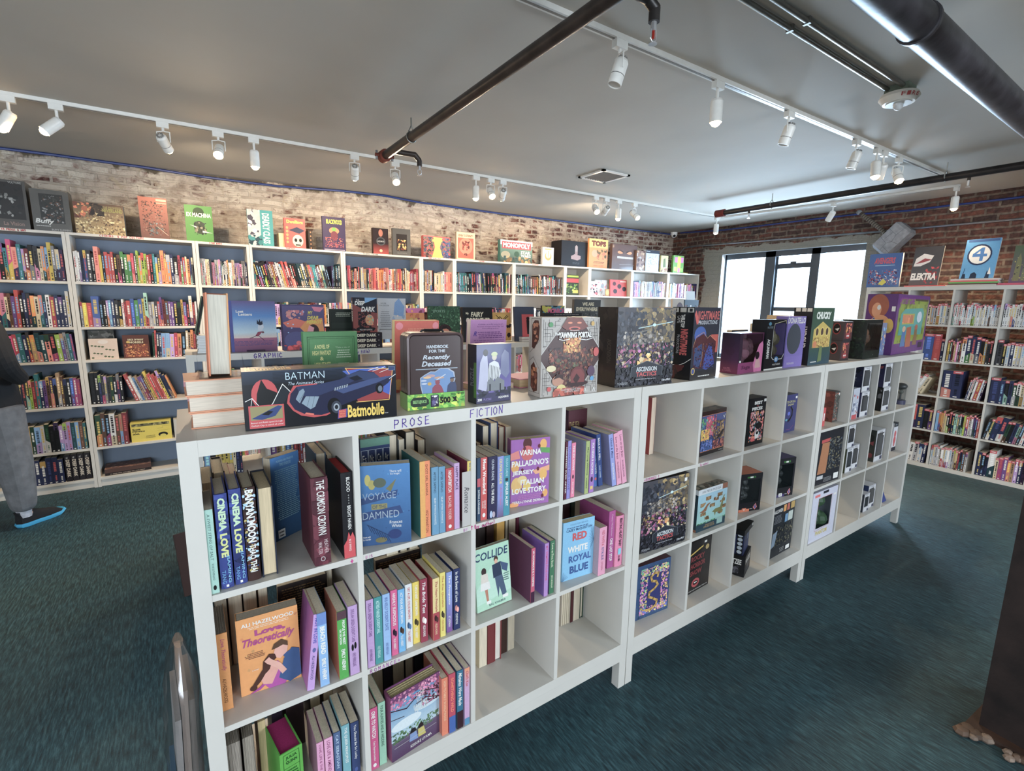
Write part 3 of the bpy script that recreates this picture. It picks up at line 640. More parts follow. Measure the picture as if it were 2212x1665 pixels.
# ---------------------------------------------------------------- bookcases along the whitewashed wall
def BY(x): return 3.98-.062*max(0, x-2.3)
def bx(px, z=2.09):
    x = 0; 
    y = 3.98
    q = ry((px, 540), y)
    lo, hi = q.x-1.5, q.x+1.5
    for _ in range(40):
        mid = (lo+hi)/2; P = Vector((mid, BY(mid), z))-CAM
        if 1106+FPX*P.dot(RT)/P.dot(FW) < px: lo = mid
        else: hi = mid
    return lo
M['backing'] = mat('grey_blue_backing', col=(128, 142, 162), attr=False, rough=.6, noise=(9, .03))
XB = [-1.52]+[bx(p) for p in (140, 421, 538, 740.5, 910, 982, 1111, 1222, 1275, 1367, 1445, 1511)]
XB[-1] = min(XB[-1], WX-.03)
BH = 2.09; SHZ = [1.712, 1.352, 1.082, .711, .345, .082]
BN = ['beside the person', 'second from the left edge', 'narrow third from the left', 'fourth from the left', 'fifth from the left', 'narrow sixth from the left', 'seventh from the left', 'eighth from the left', 'narrow ninth from the left', 'tenth from the left', 'eleventh from the left', 'last one by the window corner']
BC = []
for k in range(12):
    xa, xb = XB[k], XB[k+1]; A = Vector((xa, BY(xa), 0)); B_ = Vector((xb, BY(xb), 0)); d = B_-A; w = d.length-.002
    o = empty('bookcase', A, math.atan2(d.y, d.x), 'white wall bookcase, '+BN[k], 'bookcase', 'white bookcases along the brick wall')
    D = .28 if wally(xb)-BY(xb) > .3 else wally(xb)-BY(xb)-.02
    for x in (0, w-.022): b = MB(); b.box(x, x+.022, 0, D, 0, BH); b.build('side_panel', M['board'], o)
    b = MB(); b.box(.0222, w-.0222, 0, D, BH-.02, BH-.0003); b.build('top_panel', M['board'], o)
    for z in SHZ: b = MB(); b.box(.0222, w-.0222, .004 if z > .1 else .001, D-.01, z-.02, z); b.build('shelf', M['board'], o)
    b = MB(); b.box(.0222, w-.0222, .012, .028, .001, .061); b.build('plinth', M['board'], o)
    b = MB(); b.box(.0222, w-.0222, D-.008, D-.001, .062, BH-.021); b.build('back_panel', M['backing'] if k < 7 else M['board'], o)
    BC.append((o, w, D))
RED = (190, 50, 62)
def bl(k, t, px, hh=.016, z=BH-.017, sp=1.3, col=RED):
    o, w, D = BC[k]; x = bx(px)-XB[k]
    lettering(o, (0, 0, z), w, .02, [(t, max(.03, x), .001, hh, col, .0030, sp)])
bl(0, 'YA PROSE & GNS', 2, .013, sp=1.0); bl(1, 'COOKING  & POP CULTURE', 215, .014); bl(2, 'STAR WARS', 452, .013, sp=1.1)
bl(3, 'FANTASY', 618, .014, sp=1.1); bl(4, 'SCIENCE FICTION', 785, .012, col=(90,90,90)); bl(5, 'CRIME & MYSTERY', 925, .011); bl(6, 'HORROR', 1035, .012); bl(7, 'ADVENTURE', 1150, .011)
bl(1, 'POP CULTURE', 270, .012, SHZ[1]-.018)

# ---------------------------------------------------------------- books
PG = (206, 194, 172); PGD = (186, 176, 158)
CN = [('black',(24,24,28)),('charcoal',(60,60,66)),('grey',(130,130,134)),('pale grey',(190,190,194)),('white',(230,228,224)),('cream',(226,208,170)),('yellow',(232,200,50)),('mustard',(190,146,50)),('orange',(226,132,50)),
      ('salmon',(230,130,110)),('red',(196,48,44)),('dark red',(120,28,36)),('crimson',(170,30,60)),('pink',(226,130,170)),('hot pink',(216,40,120)),('magenta',(160,40,110)),('lilac',(186,150,210)),('purple',(110,66,140)),('dark purple',(60,40,84)),
      ('navy',(32,42,84)),('blue',(46,84,160)),('light blue',(120,170,220)),('teal',(40,120,128)),('dark teal',(26,70,80)),('mint',(160,210,190)),('green',(70,140,70)),('dark green',(34,70,50)),('lime',(160,196,60)),('brown',(100,66,46)),('tan',(176,140,104))]
CD = dict(CN)
def cname(c): return min(CN, key=lambda q: sum((a-b)**2 for a, b in zip(q[1], c)))[0]
def ink(c): return (235,232,224) if sum(c) < 400 else (40, 34, 40)
def book_mesh(w, h, t, cov, hard=False, page=PG, spine_ops=None, front_ops=None, back_ops=None, gloss=False, fan=False, spinec=None, backc=None):
    """closed book standing up: x = width, y = thickness, z = height; spine at x=0, front board at y=0"""
    b = MB(); ct = .0028 if hard else .0007; ins = .004 if hard else .0006; r = min(t*.18, .004)
    spc = spinec or cov; bk = backc or cov
    b.box(0.002, w, 0, ct, 0, h, cov); b.box(.002, w, t-ct, t, 0, h, bk)
    if hard:
        n = 5; pts = [(-.0035*math.sin(math.pi*i/n)+.002*(1), t*i/n) for i in range(n+1)]
        for (xa, ya), (xb, yb) in zip(pts, pts[1:]): b.face([(xa,ya,0),(xa,ya,h),(xb,yb,h),(xb,yb,0)], spc)
        b.face([(x, y, h) for x, y in pts]+[(.005,t,h),(.005,0,h)], spc); so = -.0018
    else: b.box(0, .0022, 0, t, 0, h, spc); so = 0
    if spine_ops: F = Face(b, (so-.0004 if hard else 0, t, 0), (0,-1,0), (0,0,1), t, h); F.draw(spine_ops)
    if front_ops: F = Face(b, (0,0,0), (1,0,0), (0,0,1), w, h); F.draw(front_ops)
    if back_ops: F = Face(b, (w,t,0), (-1,0,0), (0,0,1), w, h); F.draw(back_ops)
    p = MB()
    if fan:
        n = 14
        for i in range(n):
            y0 = ct+(t-2*ct)*i/n; y1 = ct+(t-2*ct)*(i+.8)/n; s = math.sin(i*2.1)*.003
            p.box(.003, w-ins-abs(s), y0, y1, ins, h-ins-abs(s)*.6, sh(page, .92+.05*(i % 3)))
    else: p.box(.003, w-ins, ct+.0002, t-ct-.0002, ins, h-ins, page)
    return b, p
BCAT = 'book'
def book(origin, mode, w, h, t, cov, label, cat=None, group=None, lean=0, tilt=0, yaw=0, gloss=False, name='book', **kw):
    """mode 's' spine to the camera, 'f' front cover, 'b' back cover, 'e' fore edge; origin = left front bottom corner of what faces us"""
    b, p = book_mesh(w, h, t, cov, gloss=gloss, **kw)
    base = {'s': Matrix.Translation((t,0,0)) @ Matrix.Rotation(R90, 4, 'Z') , 'f': Matrix.Identity(4),
            'b': Matrix.Translation((w,t,0)) @ Matrix.Rotation(math.pi, 4, 'Z'), 'e': Matrix.Translation((0,w,0)) @ Matrix.Rotation(-R90, 4, 'Z')}[mode]
    if mode == 's': base = Matrix.Translation((t, .0036 if kw.get('hard') else 0, 0)) @ Matrix.Rotation(R90, 4, 'Z')
    if tilt > 0: origin = (origin[0], origin[1], origin[2]+t*math.sin(tilt)+.0005)
    Mx = Matrix.Translation(origin) @ Matrix.Rotation(yaw, 4, 'Z')
    if lean > 0: Mx = Mx @ Matrix.Translation((t, 0, 0)) @ Matrix.Rotation(lean, 4, 'Y') @ Matrix.Translation((-t, 0, 0))
    elif lean: Mx = Mx @ Matrix.Rotation(lean, 4, 'Y')
    if tilt: Mx = Mx @ Matrix.Rotation(-tilt, 4, 'X')
    cat = cat or BCAT; name = 'comic_book' if cat == 'comic' and name == 'book' else name
    o = empty(name, label=label, cat=cat, group=group); o.matrix_world = Mx @ base
    b.build('cover', M['gloss' if gloss else 'print'], o); p.build('page_block', M['page'], o)
    return o
REG = {'A': (370,930,3.16), 'B': (370,1140,3.16), 'C': (1000,860,5.53), 'D': (1000,1080,2.845), 'E': (1350,800,5.144), 'F': (1350,1020,4.381), 'G': (1700,750,3.33),
       'H': (370,620,3.16), 'I': (1000,620,3.16), 'J': (1500,400,3.107), 'K': (500,430,3.95), 'L': (1000,430,3.95), 'N': (0,350,3.95), 'O': (0,700,3.95), 'Q': (370,640,6.32), 'R': (700,640,4.809), 'S': (1500,620,4.254), 'T': (1860,560,3.33), 'V': (1130,660,4.916)}
def px(reg, p):
    if reg is None: return p
    a = REG[reg]; return (a[0]+p[0]/a[2], a[1]+p[1]/a[2])
LAST = {}
def spine(cell, reg, z, bl_, br_, tl_, cov, label, txt=(), d=.14, hard=False, tc=None, yfix=None, lean=None, tmin=.008, xlim=None, **kw):
    """book standing with its spine to us; the three corners are read on the region crops"""
    pl, pr, pt = px(reg, bl_), px(reg, br_), px(reg, tl_)
    mid = ((pl[0]+pr[0])/2, (pl[1]+pr[1])/2); y = rz(mid, z).y if yfix is None else yfix
    y = min(max(y, .004), .20)
    x0 = ry(pl, y).x; x1 = ry(pr, y).x; T = ry(pt, y)
    x0 = max(x0, LAST.get(cell, -9)+.0008)
    t = max(x1-x0, tmin); 
    if lean is None: lean = math.atan2(T.x-x0, T.z-z) if abs(T.x-x0) > .022 else 0
    h = math.hypot(T.z-z, (T.x-x0) if lean else 0)
    if not lean: LAST[cell] = x0+t
    else: LAST[cell] = x0+t*math.cos(lean)
    h = min(h, CELL-.012)
    ops = list(txt)
    return book((x0, y, z+.0005), 's', d, h, t, cov, label, hard=hard, spine_ops=ops, lean=lean, **kw)
def faceout(reg, z, bl_, br_, tl_, tr_, t, cov, label, ops=(), mode='f', yfix=None, tilt=0, ymin=.004, yawfix=None, hmax=None, **kw):
    pl, pr, ql, qr = px(reg, bl_), px(reg, br_), px(reg, tl_), px(reg, tr_)
    a = rz(pl, z); c = rz(pr, z)
    if yfix is not None:
        ya, yc = (yfix if isinstance(yfix, tuple) else (yfix, yfix)); a = ry(pl, ya); c = ry(pr, yc)
    a.z = c.z = z
    if a.y < ymin: a = ry(pl, ymin); a.z = z
    if c.y < ymin: c = ry(pr, ymin); c.z = z
    w = (c-a).length; yaw = math.atan2(c.y-a.y, c.x-a.x)
    hs = []
    for q, base in ((ql, a), (qr, c)):
        d = ray(*q); n = Vector((-(c-a).y, (c-a).x, 0)).normalized()
        if tilt: n = (n*math.cos(tilt) - Vector((0,0,1))*math.sin(tilt))
        k = (a-CAM).dot(n)/d.dot(n); P = CAM+d*k; hs.append((P.z-z)/math.cos(tilt))
    h = sum(hs)/2
    if hmax: h = min(h, hmax)
    kw2 = dict(front_ops=list(ops)) if mode == 'f' else dict(back_ops=list(ops)) if mode == 'b' else {}
    kw2.update(kw)
    return book((a.x, a.y, z+.0005), mode, w, h, t, cov, label, yaw=yaw, tilt=tilt, **kw2)
def quadbox(reg, z, bl_, br_, tl_, tr_, yfix=None, ymin=.004, tilt=0):
    pl, pr, ql, qr = px(reg, bl_), px(reg, br_), px(reg, tl_), px(reg, tr_); a = rz(pl, z); c = rz(pr, z)
    if yfix is not None:
        ya, yc = (yfix if isinstance(yfix, tuple) else (yfix, yfix)); a = ry(pl, ya); c = ry(pr, yc)
    a.z = c.z = z
    if a.y < ymin: a = ry(pl, ymin); a.z = z
    if c.y < ymin: c = ry(pr, ymin); c.z = z
    n = Vector((-(c-a).y, (c-a).x, 0)).normalized(); hs = []
    for q in (ql, qr):
        d = ray(*q); nn = (n*math.cos(tilt) - Vector((0,0,1))*math.sin(tilt)); k = (a-CAM).dot(nn)/d.dot(nn); hs.append(((CAM+d*k).z-z)/math.cos(tilt))
    return a, math.atan2(c.y-a.y, c.x-a.x), (c-a).length, sum(hs)/2
def carton(reg, z, bl_, br_, tl_, tr_, depth, col, label, ops=(), side=(), top=(), cat='box', name='boxed_game', mt='gloss', hmax=None, window=None, parts=None, inner=(40,40,44), sidec=None, topc=None, right=(), **kw):
    """closed printed carton; window = (x0,z0,x1,z1) cuts a see-through front pane"""
    a, yaw, w, h = quadbox(reg, z, bl_, br_, tl_, tr_, **kw); h = min(h, hmax) if hmax else h
    a.z += .0005; sidec = sidec or col; topc = topc or col
    b = MB()
    def put(F, ops_):
        if ops_: F.draw(ops_)
    if window:
        x0, z0, x1, z1 = window[0]*w, window[1]*h, window[2]*w, window[3]*h
        for q in ((0,x0,0,h),(x1,w,0,h),(x0,x1,0,z0),(x0,x1,z1,h)):
            if q[1]-q[0] > 1e-4 and q[3]-q[2] > 1e-4: b.box(q[0],q[1],0,.0015,q[2],q[3],col)
        sx = 0 if x0 > .001 else .0015
        b.box(0,.0015,.0015,depth,0,h,sidec); b.box(w-.0015,w,.0015,depth,0,h,sidec) if x1 < w-.001 else b.box(w-.0015,w,.0015,depth,0,h*.02+.002,sidec)
        b.box(0,w,.0015,depth,0,.0015,col); b.box(0,w,.0015,depth,h-.0015,h,topc); b.box(0,w,depth-.0015,depth,0,h,inner)
    else: b.box(0, w, 0, depth, 0, h, col, top=topc); b.face([(0,0,0),(0,0,h),(0,depth,h),(0,depth,0)][::-1], sidec) if sidec != col else None
    put(Face(b, (0,0,0), (1,0,0), (0,0,1), w, h), ops)
    put(Face(b, (0,depth,0), (0,-1,0), (0,0,1), depth, h), ([('r',0,0,1,1,sidec)] if sidec != col and not window else [])+list(side))
    put(Face(b, (0,0,h), (1,0,0), (0,1,0), w, depth), top)
    put(Face(b, (w,0,0), (0,1,0), (0,0,1), depth, h), right)
    if window or parts:
        o = empty(name, a, yaw, label, cat); b.build('carton', M[mt], o)
        if window:
            c = MB(); c.face([(x0,.0008,z0),(x1,.0008,z0),(x1,.0008,z1),(x0,.0008,z1)], (255,)*3); c.build('clear_window', M['clear'], o)
        if parts: parts(o, w, h, depth)
    else:
        o = b.build(name, M[mt]); o.location = a; o.rotation_euler = (0,0,yaw); tag(o, label, cat)
    if kw.get('tilt'):
        o.rotation_euler = (-kw['tilt'], 0, yaw)
    return o
def S(t, col, y0=.08, y1=.92, x0=.25, x1=.75, bold=.02, sh_=0): return ('t', t, x0, y0, x1, y1, col, dict(rot=-90, bold=bold, shear=sh_))

# ---------------------------------------------------------------- novels in the nearest island unit
WHI = (238, 236, 230); BLK = (24, 22, 24)
Z1, Z2, Z3 = ZR
c = 'top-left cubby'
spine(1,'A',Z1,(275,1118),(332,1105),(235,545),(168,214,200),'slim mint novel, leftmost in the '+c,[S('A SWEET STING OF SALT',(60,90,90),.40,.95,.3,.62,0,.2),S('ROSE SUTHERLAND',(60,90,90),.16,.36,.36,.6,0),('e',.5,.07,.2,.03,BLK)])
for k,(bl_,br_,tl_,l) in enumerate((((345,1085),(433,1075),(318,440),'blue hardback, left one of the two alike, '+c),((442,1055),(525,1045),(420,405),'blue hardback, right one of the two alike, '+c))):
    spine(1,'A',Z1,bl_,br_,tl_,(26,52,140),l,[('b',0,0,1,1,14,.5,[(30,60,160),(22,40,110)],k),S('CINEMA',(200,230,190),.62,.96,.22,.8,.05),S('LOVE',(220,226,140),.34,.59,.22,.8,.05),S('JIAMING',(110,180,220),.06,.36,.55,.85,.02),S('TANG',(80,150,210),.06,.20,.14,.44,.02),('r',.4,.02,.6,.045,WHI)],hard=True)
spine(1,'A',Z1,(530,1030),(618,1020),(512,395),(64,36,32),'hardback with white lettering on a swirling dark jacket, '+c,[('b',0,.1,1,1,50,.3,[(110,50,30),(30,50,90),(190,170,90),(150,190,210),(24,20,24),(90,30,30)],5),S('BANYAN MOON',WHI,.42,.98,.2,.85,.04),S('THAO THAI',WHI,.1,.40,.25,.75,.03)],hard=True)
a = rz(px('A',(640,1000)), Z1); a1 = ry(px('A',(758,975)), a.y); t_ = ry(px('A',(620,310)), a.y)
book((max(a.x-.004, LAST[1]+.001), max(a.y,.01), Z1+.0005),'e',.145,.232,.034,(34,42,62),'dark hardback turned round, cream page edges showing, '+c,hard=True,page=(200,182,150)); LAST[1] = a.x+.034
faceout('A',Z1,(705,665),(895,625),(525,205),(918,150),.03,(30,96,150),'bright blue back cover with tiny print, '+c,[('g',0,0,1,1,(20,70,110),(40,120,190)),('t','INCREDIBLE EARLY PRAISE FOR',.2,.93,.8,.955,(150,200,220)),('t','TIME\'S ENDLESS',.3,.88,.7,.915,(150,200,220)),('x',.1,.25,.9,.85,26,(120,175,200),4),('r',.06,.04,.3,.14,(220,222,220)),('x',.08,.05,.28,.13,2,(60,60,60),3)],mode='b',yfix=(.20,.25),hmax=.25)
spine(1.5,'A',Z1,(985,945),(1097,922),(972,330),(98,36,52),'thick maroon hardback with white title, '+c,[('b',0,0,1,1,26,.5,[(112,42,58),(86,30,46)],2),S('THE CRIMSON CROWN',WHI,.35,.97,.3,.78,.01),S('HEATHER',(220,200,200),.13,.29,.62,.84,0),S('WALTER',(220,200,200),.13,.27,.26,.48,0),('e',.5,.07,.14,.028,(200,190,190)),('e',.5,.07,.10,.02,(98,36,52))],hard=True,d=.16)
spine(1.5,'A',Z1,(1185,888),(1262,882),(1158,298),(22,20,26),'black hardback with red top edge, at the right of the '+c,[S('BLOOD',WHI,.78,.95,.42,.72,.01),S('* * * *',WHI,.64,.75,.5,.62,.02),S('BRIGHT HAVEN',WHI,.34,.62,.42,.72,.01),('p',[(0,0),(1,0),(1,.22),(.8,.3),(.6,.25),(.45,.31),(.3,.22),(0,.16)],(206,24,40)),S('N E WING',WHI,.08,.22,.45,.65,0)],hard=True,page=(150,30,30),d=.16)
def back(z, items, cell, **k2):
    """books shelved from the far side of the unit: we see their page edges. x in metres along the unit"""
    for (x, t, h, col, lab, *r) in items:
        kw = dict(r[0]) if r else {}
        kw.update(k2); y = kw.pop('y', .225); w = kw.pop('w', .15); x0 = kw.pop('off', 0)
        book((x, y, z+.0005), kw.pop('mode','e'), w, h, t, col, lab+' '+cell, **kw)
back(Z1,[(.041,.024,.20,(150,140,128),'cream page edges of a short book, back left,',{}),(.066,.028,.225,(52,40,34),'dark-covered book seen from its page edges at the back of the',{'hard':True}),(.095,.012,.21,(200,40,110),'thin hot pink book at the back of the',{'mode':'s','w':.13}),(.108,.016,.20,(90,70,60),'brown-backed paperback at the back of the',{})],c)
back(Z1,[(.325,.03,.235,(60,84,110),'slate-edged hardback behind the black one in the',{'hard':True}),(.358,.014,.225,(120,110,100),'pale paperback against the divider at the back of the',{})],c)
c = 'top row, second cubby'
faceout('A',Z1,(1308,792),(1640,800),(1291,210),(1655,252),.032,(28,98,160),'blue face-out novel with an anchor and fish skeleton, '+c,
  [('g',0,0,1,1,(16,74,130),(36,120,184)),('b',.05,.1,.98,.98,30,.012,[(60,150,200),(14,60,110)],3),('e',.14,.82,.06,.07,(190,176,84)),('e',.22,.76,.07,.06,(176,164,80)),('e',.38,.78,.13,.06,(90,100,84)),('p',[(.5,.7),(.72,.82),(.6,.66)],(120,116,76)),('p',[(0,.6),(.74,.68),(.72,.6),(0,.52)],(32,66,120)),('t','VOYAGE',.03,.575,.7,.66,(150,170,190),dict(bold=-.005)),('r',.2,.45,.52,.52,(150,140,80)),('t','OF THE',.22,.46,.5,.505,(30,60,100)),('p',[(0,.42),(.78,.48),(.84,.38),(0,.31)],(30,64,120)),('t','DAMNED',.02,.335,.76,.425,(160,176,190),dict(bold=-.005)),
   ('t','There will',.58,.90,.82,.93,WHI),('t','be magic.',.60,.865,.80,.895,WHI),('t','Frances',.56,.255,.82,.295,WHI),('t','White',.6,.205,.8,.245,WHI),('t','there will',.01,.10,.16,.125,WHI),('t','be murder',.01,.07,.17,.095,WHI),('e',.66,.12,.14,.06,(24,50,110)),('p',[(.5,.12),(.62,.18),(.60,.06)],(24,50,110)),('e',.38,.06,.12,.035,(120,112,70)),
   *[('l',[(.12+i*.055,.26-i*.022),(.19+i*.055,.17-i*.022)],.0016,(20,50,96)) for i in range(8)],('l',[(.1,.27),(.56,.1)],.002,(20,50,96))],gloss=True,hmax=.25)
spine(2,'A',Z1,(1705,750),(1772,735),(1700,215),(232,160,44),'orange and yellow paperback with dark green back cover, '+c,[('r',.5,0,1,1,(236,120,40)),S('GHOST GIRL, BANANA',(40,30,24),.55,.96,.52,.78,0),S('WIZ WHARTON',(40,30,24),.06,.36,.52,.78,0)],spinec=(232,160,44),backc=(40,110,110))
spine(2,'A',Z1,(1782,725),(1827,720),(1775,255),(92,150,186),'light blue paperback, left of a matching pair, '+c,[S('AFTER SAPPHO',(30,50,70),.62,.93,.3,.65,0),S('SELBY WYNN SCHWARTZ',WHI,.15,.55,.35,.62,0)])
spine(2,'A',Z1,(1830,718),(1872,712),(1828,250),(92,150,186),'light blue paperback, right of a matching pair, '+c,[S('AFTER SAPPHO',(30,50,70),.62,.93,.3,.65,0),S('SELBY WYNN SCHWARTZ',WHI,.15,.55,.35,.62,0)])
spine(2,'A',Z1,(1877,703),(1930,693),(1870,262),(190,34,48),'red paperback with white and yellow lettering, '+c,[S('NIGHTBITCH',WHI,.62,.96,.3,.72,.02),S('RACHEL YODER',(230,200,190),.18,.56,.3,.68,.01),('e',.5,.07,.2,.03,WHI)])
spine(2,'A',Z1,(1934,695),(1968,688),(1934,225),(200,160,205),'thin lavender paperback behind the grey divider card, '+c,[S('HAPPY PLACE',(70,40,90),.6,.95)])
spine(2,'A',Z1,(2022,662),(2052,655),(2020,212),(226,196,70),'yellow-spined paperback with maroon back cover, '+c,[('r',0,.6,1,.78,(70,50,80)),('b',0,.6,1,.78,8,.3,[(220,170,140),(150,40,60),(60,40,70)],3),S('Molly Harper',(60,90,150),.8,.97,.3,.7),S('DUNGEONS AND DRAMA',(40,50,90),.14,.58,.3,.72,.01)],backc=(120,26,54))
o = empty('divider_card', (LAST[2]-.034, .0045, Z1+.001), 0, 'grey divider card handwritten Romance, '+c, 'card')
b = MB(); b.box(0,.030,0,.0006,0,.175,(176,172,168)); F = Face(b,(0,0,0),(1,0,0),(0,0,1),.030,.175); F.text('Romance',.25,.25,.8,.72,(50,46,54),rot=-90,shear=.3); b.build('card', M['plain'], o)
o.rotation_euler = (0, 0, 0); o.location.y = .0035
X0 = .389
faceout(None,Z1,(780,1010),(843,1003),(778,940),(842,932),.02,(26,52,104),'navy face-out book of chemical element tiles behind the others, '+c,[('r',0,.9,1,1,(90,140,120))]+[q for i in range(4) for q in (('r',.02+i*.25,.66,.24+i*.25,.86,(20,40,90)),('l',[(.02+i*.25,.66),(.24+i*.25,.66),(.24+i*.25,.86),(.02+i*.25,.86),(.02+i*.25,.66)],.0012,(190,200,210)),('t',['Es','Nc','Cn','Ar'][i],.06+i*.25,.71,.19+i*.25,.80,WHI))]+[('l',[(.77,.3),(.77,.66),(.99,.66),(.99,.1)],.0012,(190,200,210)),('t','Ar',.8,.5,.95,.6,WHI)],yfix=.215,hmax=.26)
back(Z1,[(.530,.014,.235,(120,40,90),'plum spine standing at the back of the',{'mode':'s','w':.13}),(.548,.03,.26,(40,44,44),'cream page edges of a tall dark book behind,',{'hard':True}),(.582,.018,.24,(200,200,196),'pale paperback seen from its page edges, back of the',{}),(.604,.034,.262,(40,36,34),'black-covered book seen from its page edges, back of the',{'hard':True}),(.645,.03,.23,(70,60,54),'brown-covered book seen from its page edges, back of the',{'hard':True})],c)
c = 'top row, third cubby'
spine(3,'C',Z1,(170,1478),(208,1470),(170,720),(40,70,100),'slate blue novel with a red band, leftmost, '+c,[('r',0,.55,1,.68,(200,60,80)),S('DATING & DRAGONS',WHI,.12,.5)])
spine(3,'C',Z1,(212,1460),(287,1450),(225,715),(206,52,48),'bright red paperback, second from the left, '+c,[S('Most Wonderful',(250,240,232),.42,.97,.3,.8,.03),S('GEORGIE',WHI,.18,.32,.55,.78,.01),S('CLARK',WHI,.19,.31,.22,.45,.01),('e',.5,.08,.22,.035,WHI)])
spine(3,'C',Z1,(300,1442),(402,1430),(336,700),(44,40,78),'wide dark navy paperback with two figures on the spine, '+c,[S('OLIVIA DADE',(210,215,225),.62,.95,.38,.66,.01),S('ALL THE FEELS',WHI,.24,.58,.38,.68,.02),('e',.35,.07,.16,.06,(170,190,220)),('e',.65,.06,.16,.05,(190,170,180))])
spine(3,'C',Z1,(405,1430),(480,1425),(430,700),(128,140,206),'periwinkle paperback with a yellow author name, '+c,[('g',0,0,1,.3,(110,90,130),(128,140,206)),S('OLIVIA DADE',(236,214,90),.55,.96,.25,.72,.02),S('At First Spite',(210,70,110),.2,.5,.3,.7,0,.3)])
spine(3,'C',Z1,(483,1405),(555,1395),(522,688),(52,146,166),'teal paperback left of the face-out purple novel, '+c,[S('OLIVIA DADE',(190,226,230),.66,.96,.32,.66,0),S('SPOILER ALERT',WHI,.16,.56,.3,.72,.03),('r',.25,.58,.7,.63,(50,60,60))])
faceout('C',Z1,(560,1310),(1020,1242),(535,515),(1040,455),.03,(160,90,172),'purple face-out novel with fruit, hands and white title, '+c,
  [('e',.42,.93,.11,.09,(90,40,40)),('e',.42,.79,.16,.11,(206,80,80)),('e',.83,.9,.09,.08,(232,166,60)),('e',.12,.6,.1,.09,(230,160,60)),('p',[(0,.8),(.2,.84),(.24,.72),(0,.7)],(226,120,110)),('p',[(.74,.86),(1,.84),(1,.76),(.78,.78)],(90,160,80)),('p',[(.56,.52),(1,.58),(1,.5),(.64,.46)],(236,160,110)),('e',.84,.45,.1,.08,(232,170,60)),('e',.16,.32,.14,.12,(230,180,90)),('e',.42,.3,.1,.08,(228,190,80)),('e',.3,.4,.12,.06,(236,200,120)),('e',.9,.16,.07,.06,(232,160,60)),('e',.1,.03,.12,.04,(236,150,60)),
   *[('e',x,y,.035,.03,(110,24,50)) for x,y in ((.35,.86),(.72,.88),(.3,.54),(.7,.54),(.28,.24),(.83,.12),(.75,.3))],
   ('t','VARINA',.22,.76,.78,.84,WHI,dict(bold=.03)),('t','PALLADINO\'S',.03,.60,.97,.69,WHI,dict(bold=.03)),('t','JERSEY',.05,.46,.6,.54,WHI,dict(bold=.03)),('t','ITALIAN',.26,.32,.86,.40,WHI,dict(bold=.03)),('t','LOVE STORY',.04,.19,.92,.275,WHI,dict(bold=.03)),('x',.16,.10,.84,.17,3,(190,110,180),2),('t','TERRI-LYNNE DEFINO',.05,.045,.88,.085,WHI,dict(bold=.02))],
  gloss=True, spinec=(130,60,110), page=(206,190,150), hmax=.235)
back(Z1,[(0.869,.022,.185,(60,44,34),'brown-covered short book seen from its page edges, back of the',{'hard':True}),(0.894,.030,.245,(30,44,70),'navy-covered book seen from its page edges, back of the',{'hard':True}),(0.927,.034,.252,(40,66,120),'blue-covered book seen from its page edges, back of the',{'hard':True}),(0.963,.028,.232,(110,40,34),'rust-covered book seen from its page edges, back of the',{'hard':True}),(0.995,.024,.228,(200,196,190),'white-covered book seen from its page edges, back of the',{})],c)
c = 'top row, fourth cubby'
spine(4,'C',Z1,(1207,1218),(1232,1212),(1238,520),(96,24,50),'dark red sliver of a book at the left, '+c,[S('HAUNTED EVER AFTER',WHI,.1,.9)])
spine(4,'C',Z1,(1236,1205),(1275,1197),(1250,515),(140,130,205),'violet paperback, second from the left, '+c,[S('LOOKING FOR LOVE',(90,80,170),.15,.9)])
spine(4,'C',Z1,(1283,1187),(1327,1177),(1297,540),(236,112,150),'coral pink paperback with white title, '+c,[S('THE EX VOWS',WHI,.5,.95,.3,.72,.02),S('EVA CARTER',WHI,.06,.28,.35,.66,.01),('e',.5,.38,.2,.04,(60,40,50))])
spine(4,'C',Z1,(1450,1167),(1492,1157),(1462,520),(172,186,110),'olive green paperback with grey back cover, '+c,[S('Marrying Winona',(60,80,50),.35,.88,.3,.72),S('HARRIS',(60,80,50),.1,.3,.3,.6)],backc=(120,136,160))
spine(4,'C',Z1,(1503,1152),(1556,1142),(1508,500),(166,110,190),'lilac paperback right of the olive one, '+c,[S('FOR NEVER & ALWAYS',WHI,.35,.93,.3,.74,.02),('e',.5,.25,.25,.05,(60,30,80)),('r',.2,.06,.8,.12,(230,190,90))])
spine(4,'C',Z1,(1560,1060),(1600,1052),(1560,440),(46,96,170),'mid blue paperback with red dots, '+c,[('e',.5,.9,.25,.03,(210,60,60)),('e',.5,.15,.3,.03,(210,60,60)),S('STARS AND HEARTS',WHI,.25,.8)])
spine(4,'C',Z1,(1620,1055),(1668,1045),(1595,440),(24,62,130),'deep blue leaning paperback, '+c,[S('BACK IN A SPELL',WHI,.5,.93,.3,.72,.02),S('LANA HARPER',(190,205,225),.16,.4,.32,.66,.01)])
spine(4,'C',Z1,(1785,1055),(1832,1045),(1742,440),(140,150,214),'periwinkle leaning paperback with dusty back cover, '+c,[S('Check & Mate',(30,50,110),.55,.93,.28,.74,.01,.2),S('ALI HAZELWOOD',WHI,.12,.45,.32,.68,.02)],backc=(120,120,160))
spine(4,'C',Z1,(1842,1037),(1894,1030),(1800,430),(232,150,180),'left one of two alike pink leaning paperbacks, '+c,[S('Love on the Brain',(120,40,80),.5,.93,.28,.74,.01,.2),S('ALI HAZELWOOD',(120,50,90),.12,.45,.32,.66,.01)])
spine(4,'C',Z1,(1905,1025),(1956,1015),(1850,400),(232,150,180),'right one of two alike pink leaning paperbacks, '+c,[S('Love on the Brain',(120,40,80),.5,.93,.28,.74,.01,.2),S('ALI HAZELWOOD',(120,50,90),.12,.45,.32,.66,.01)])
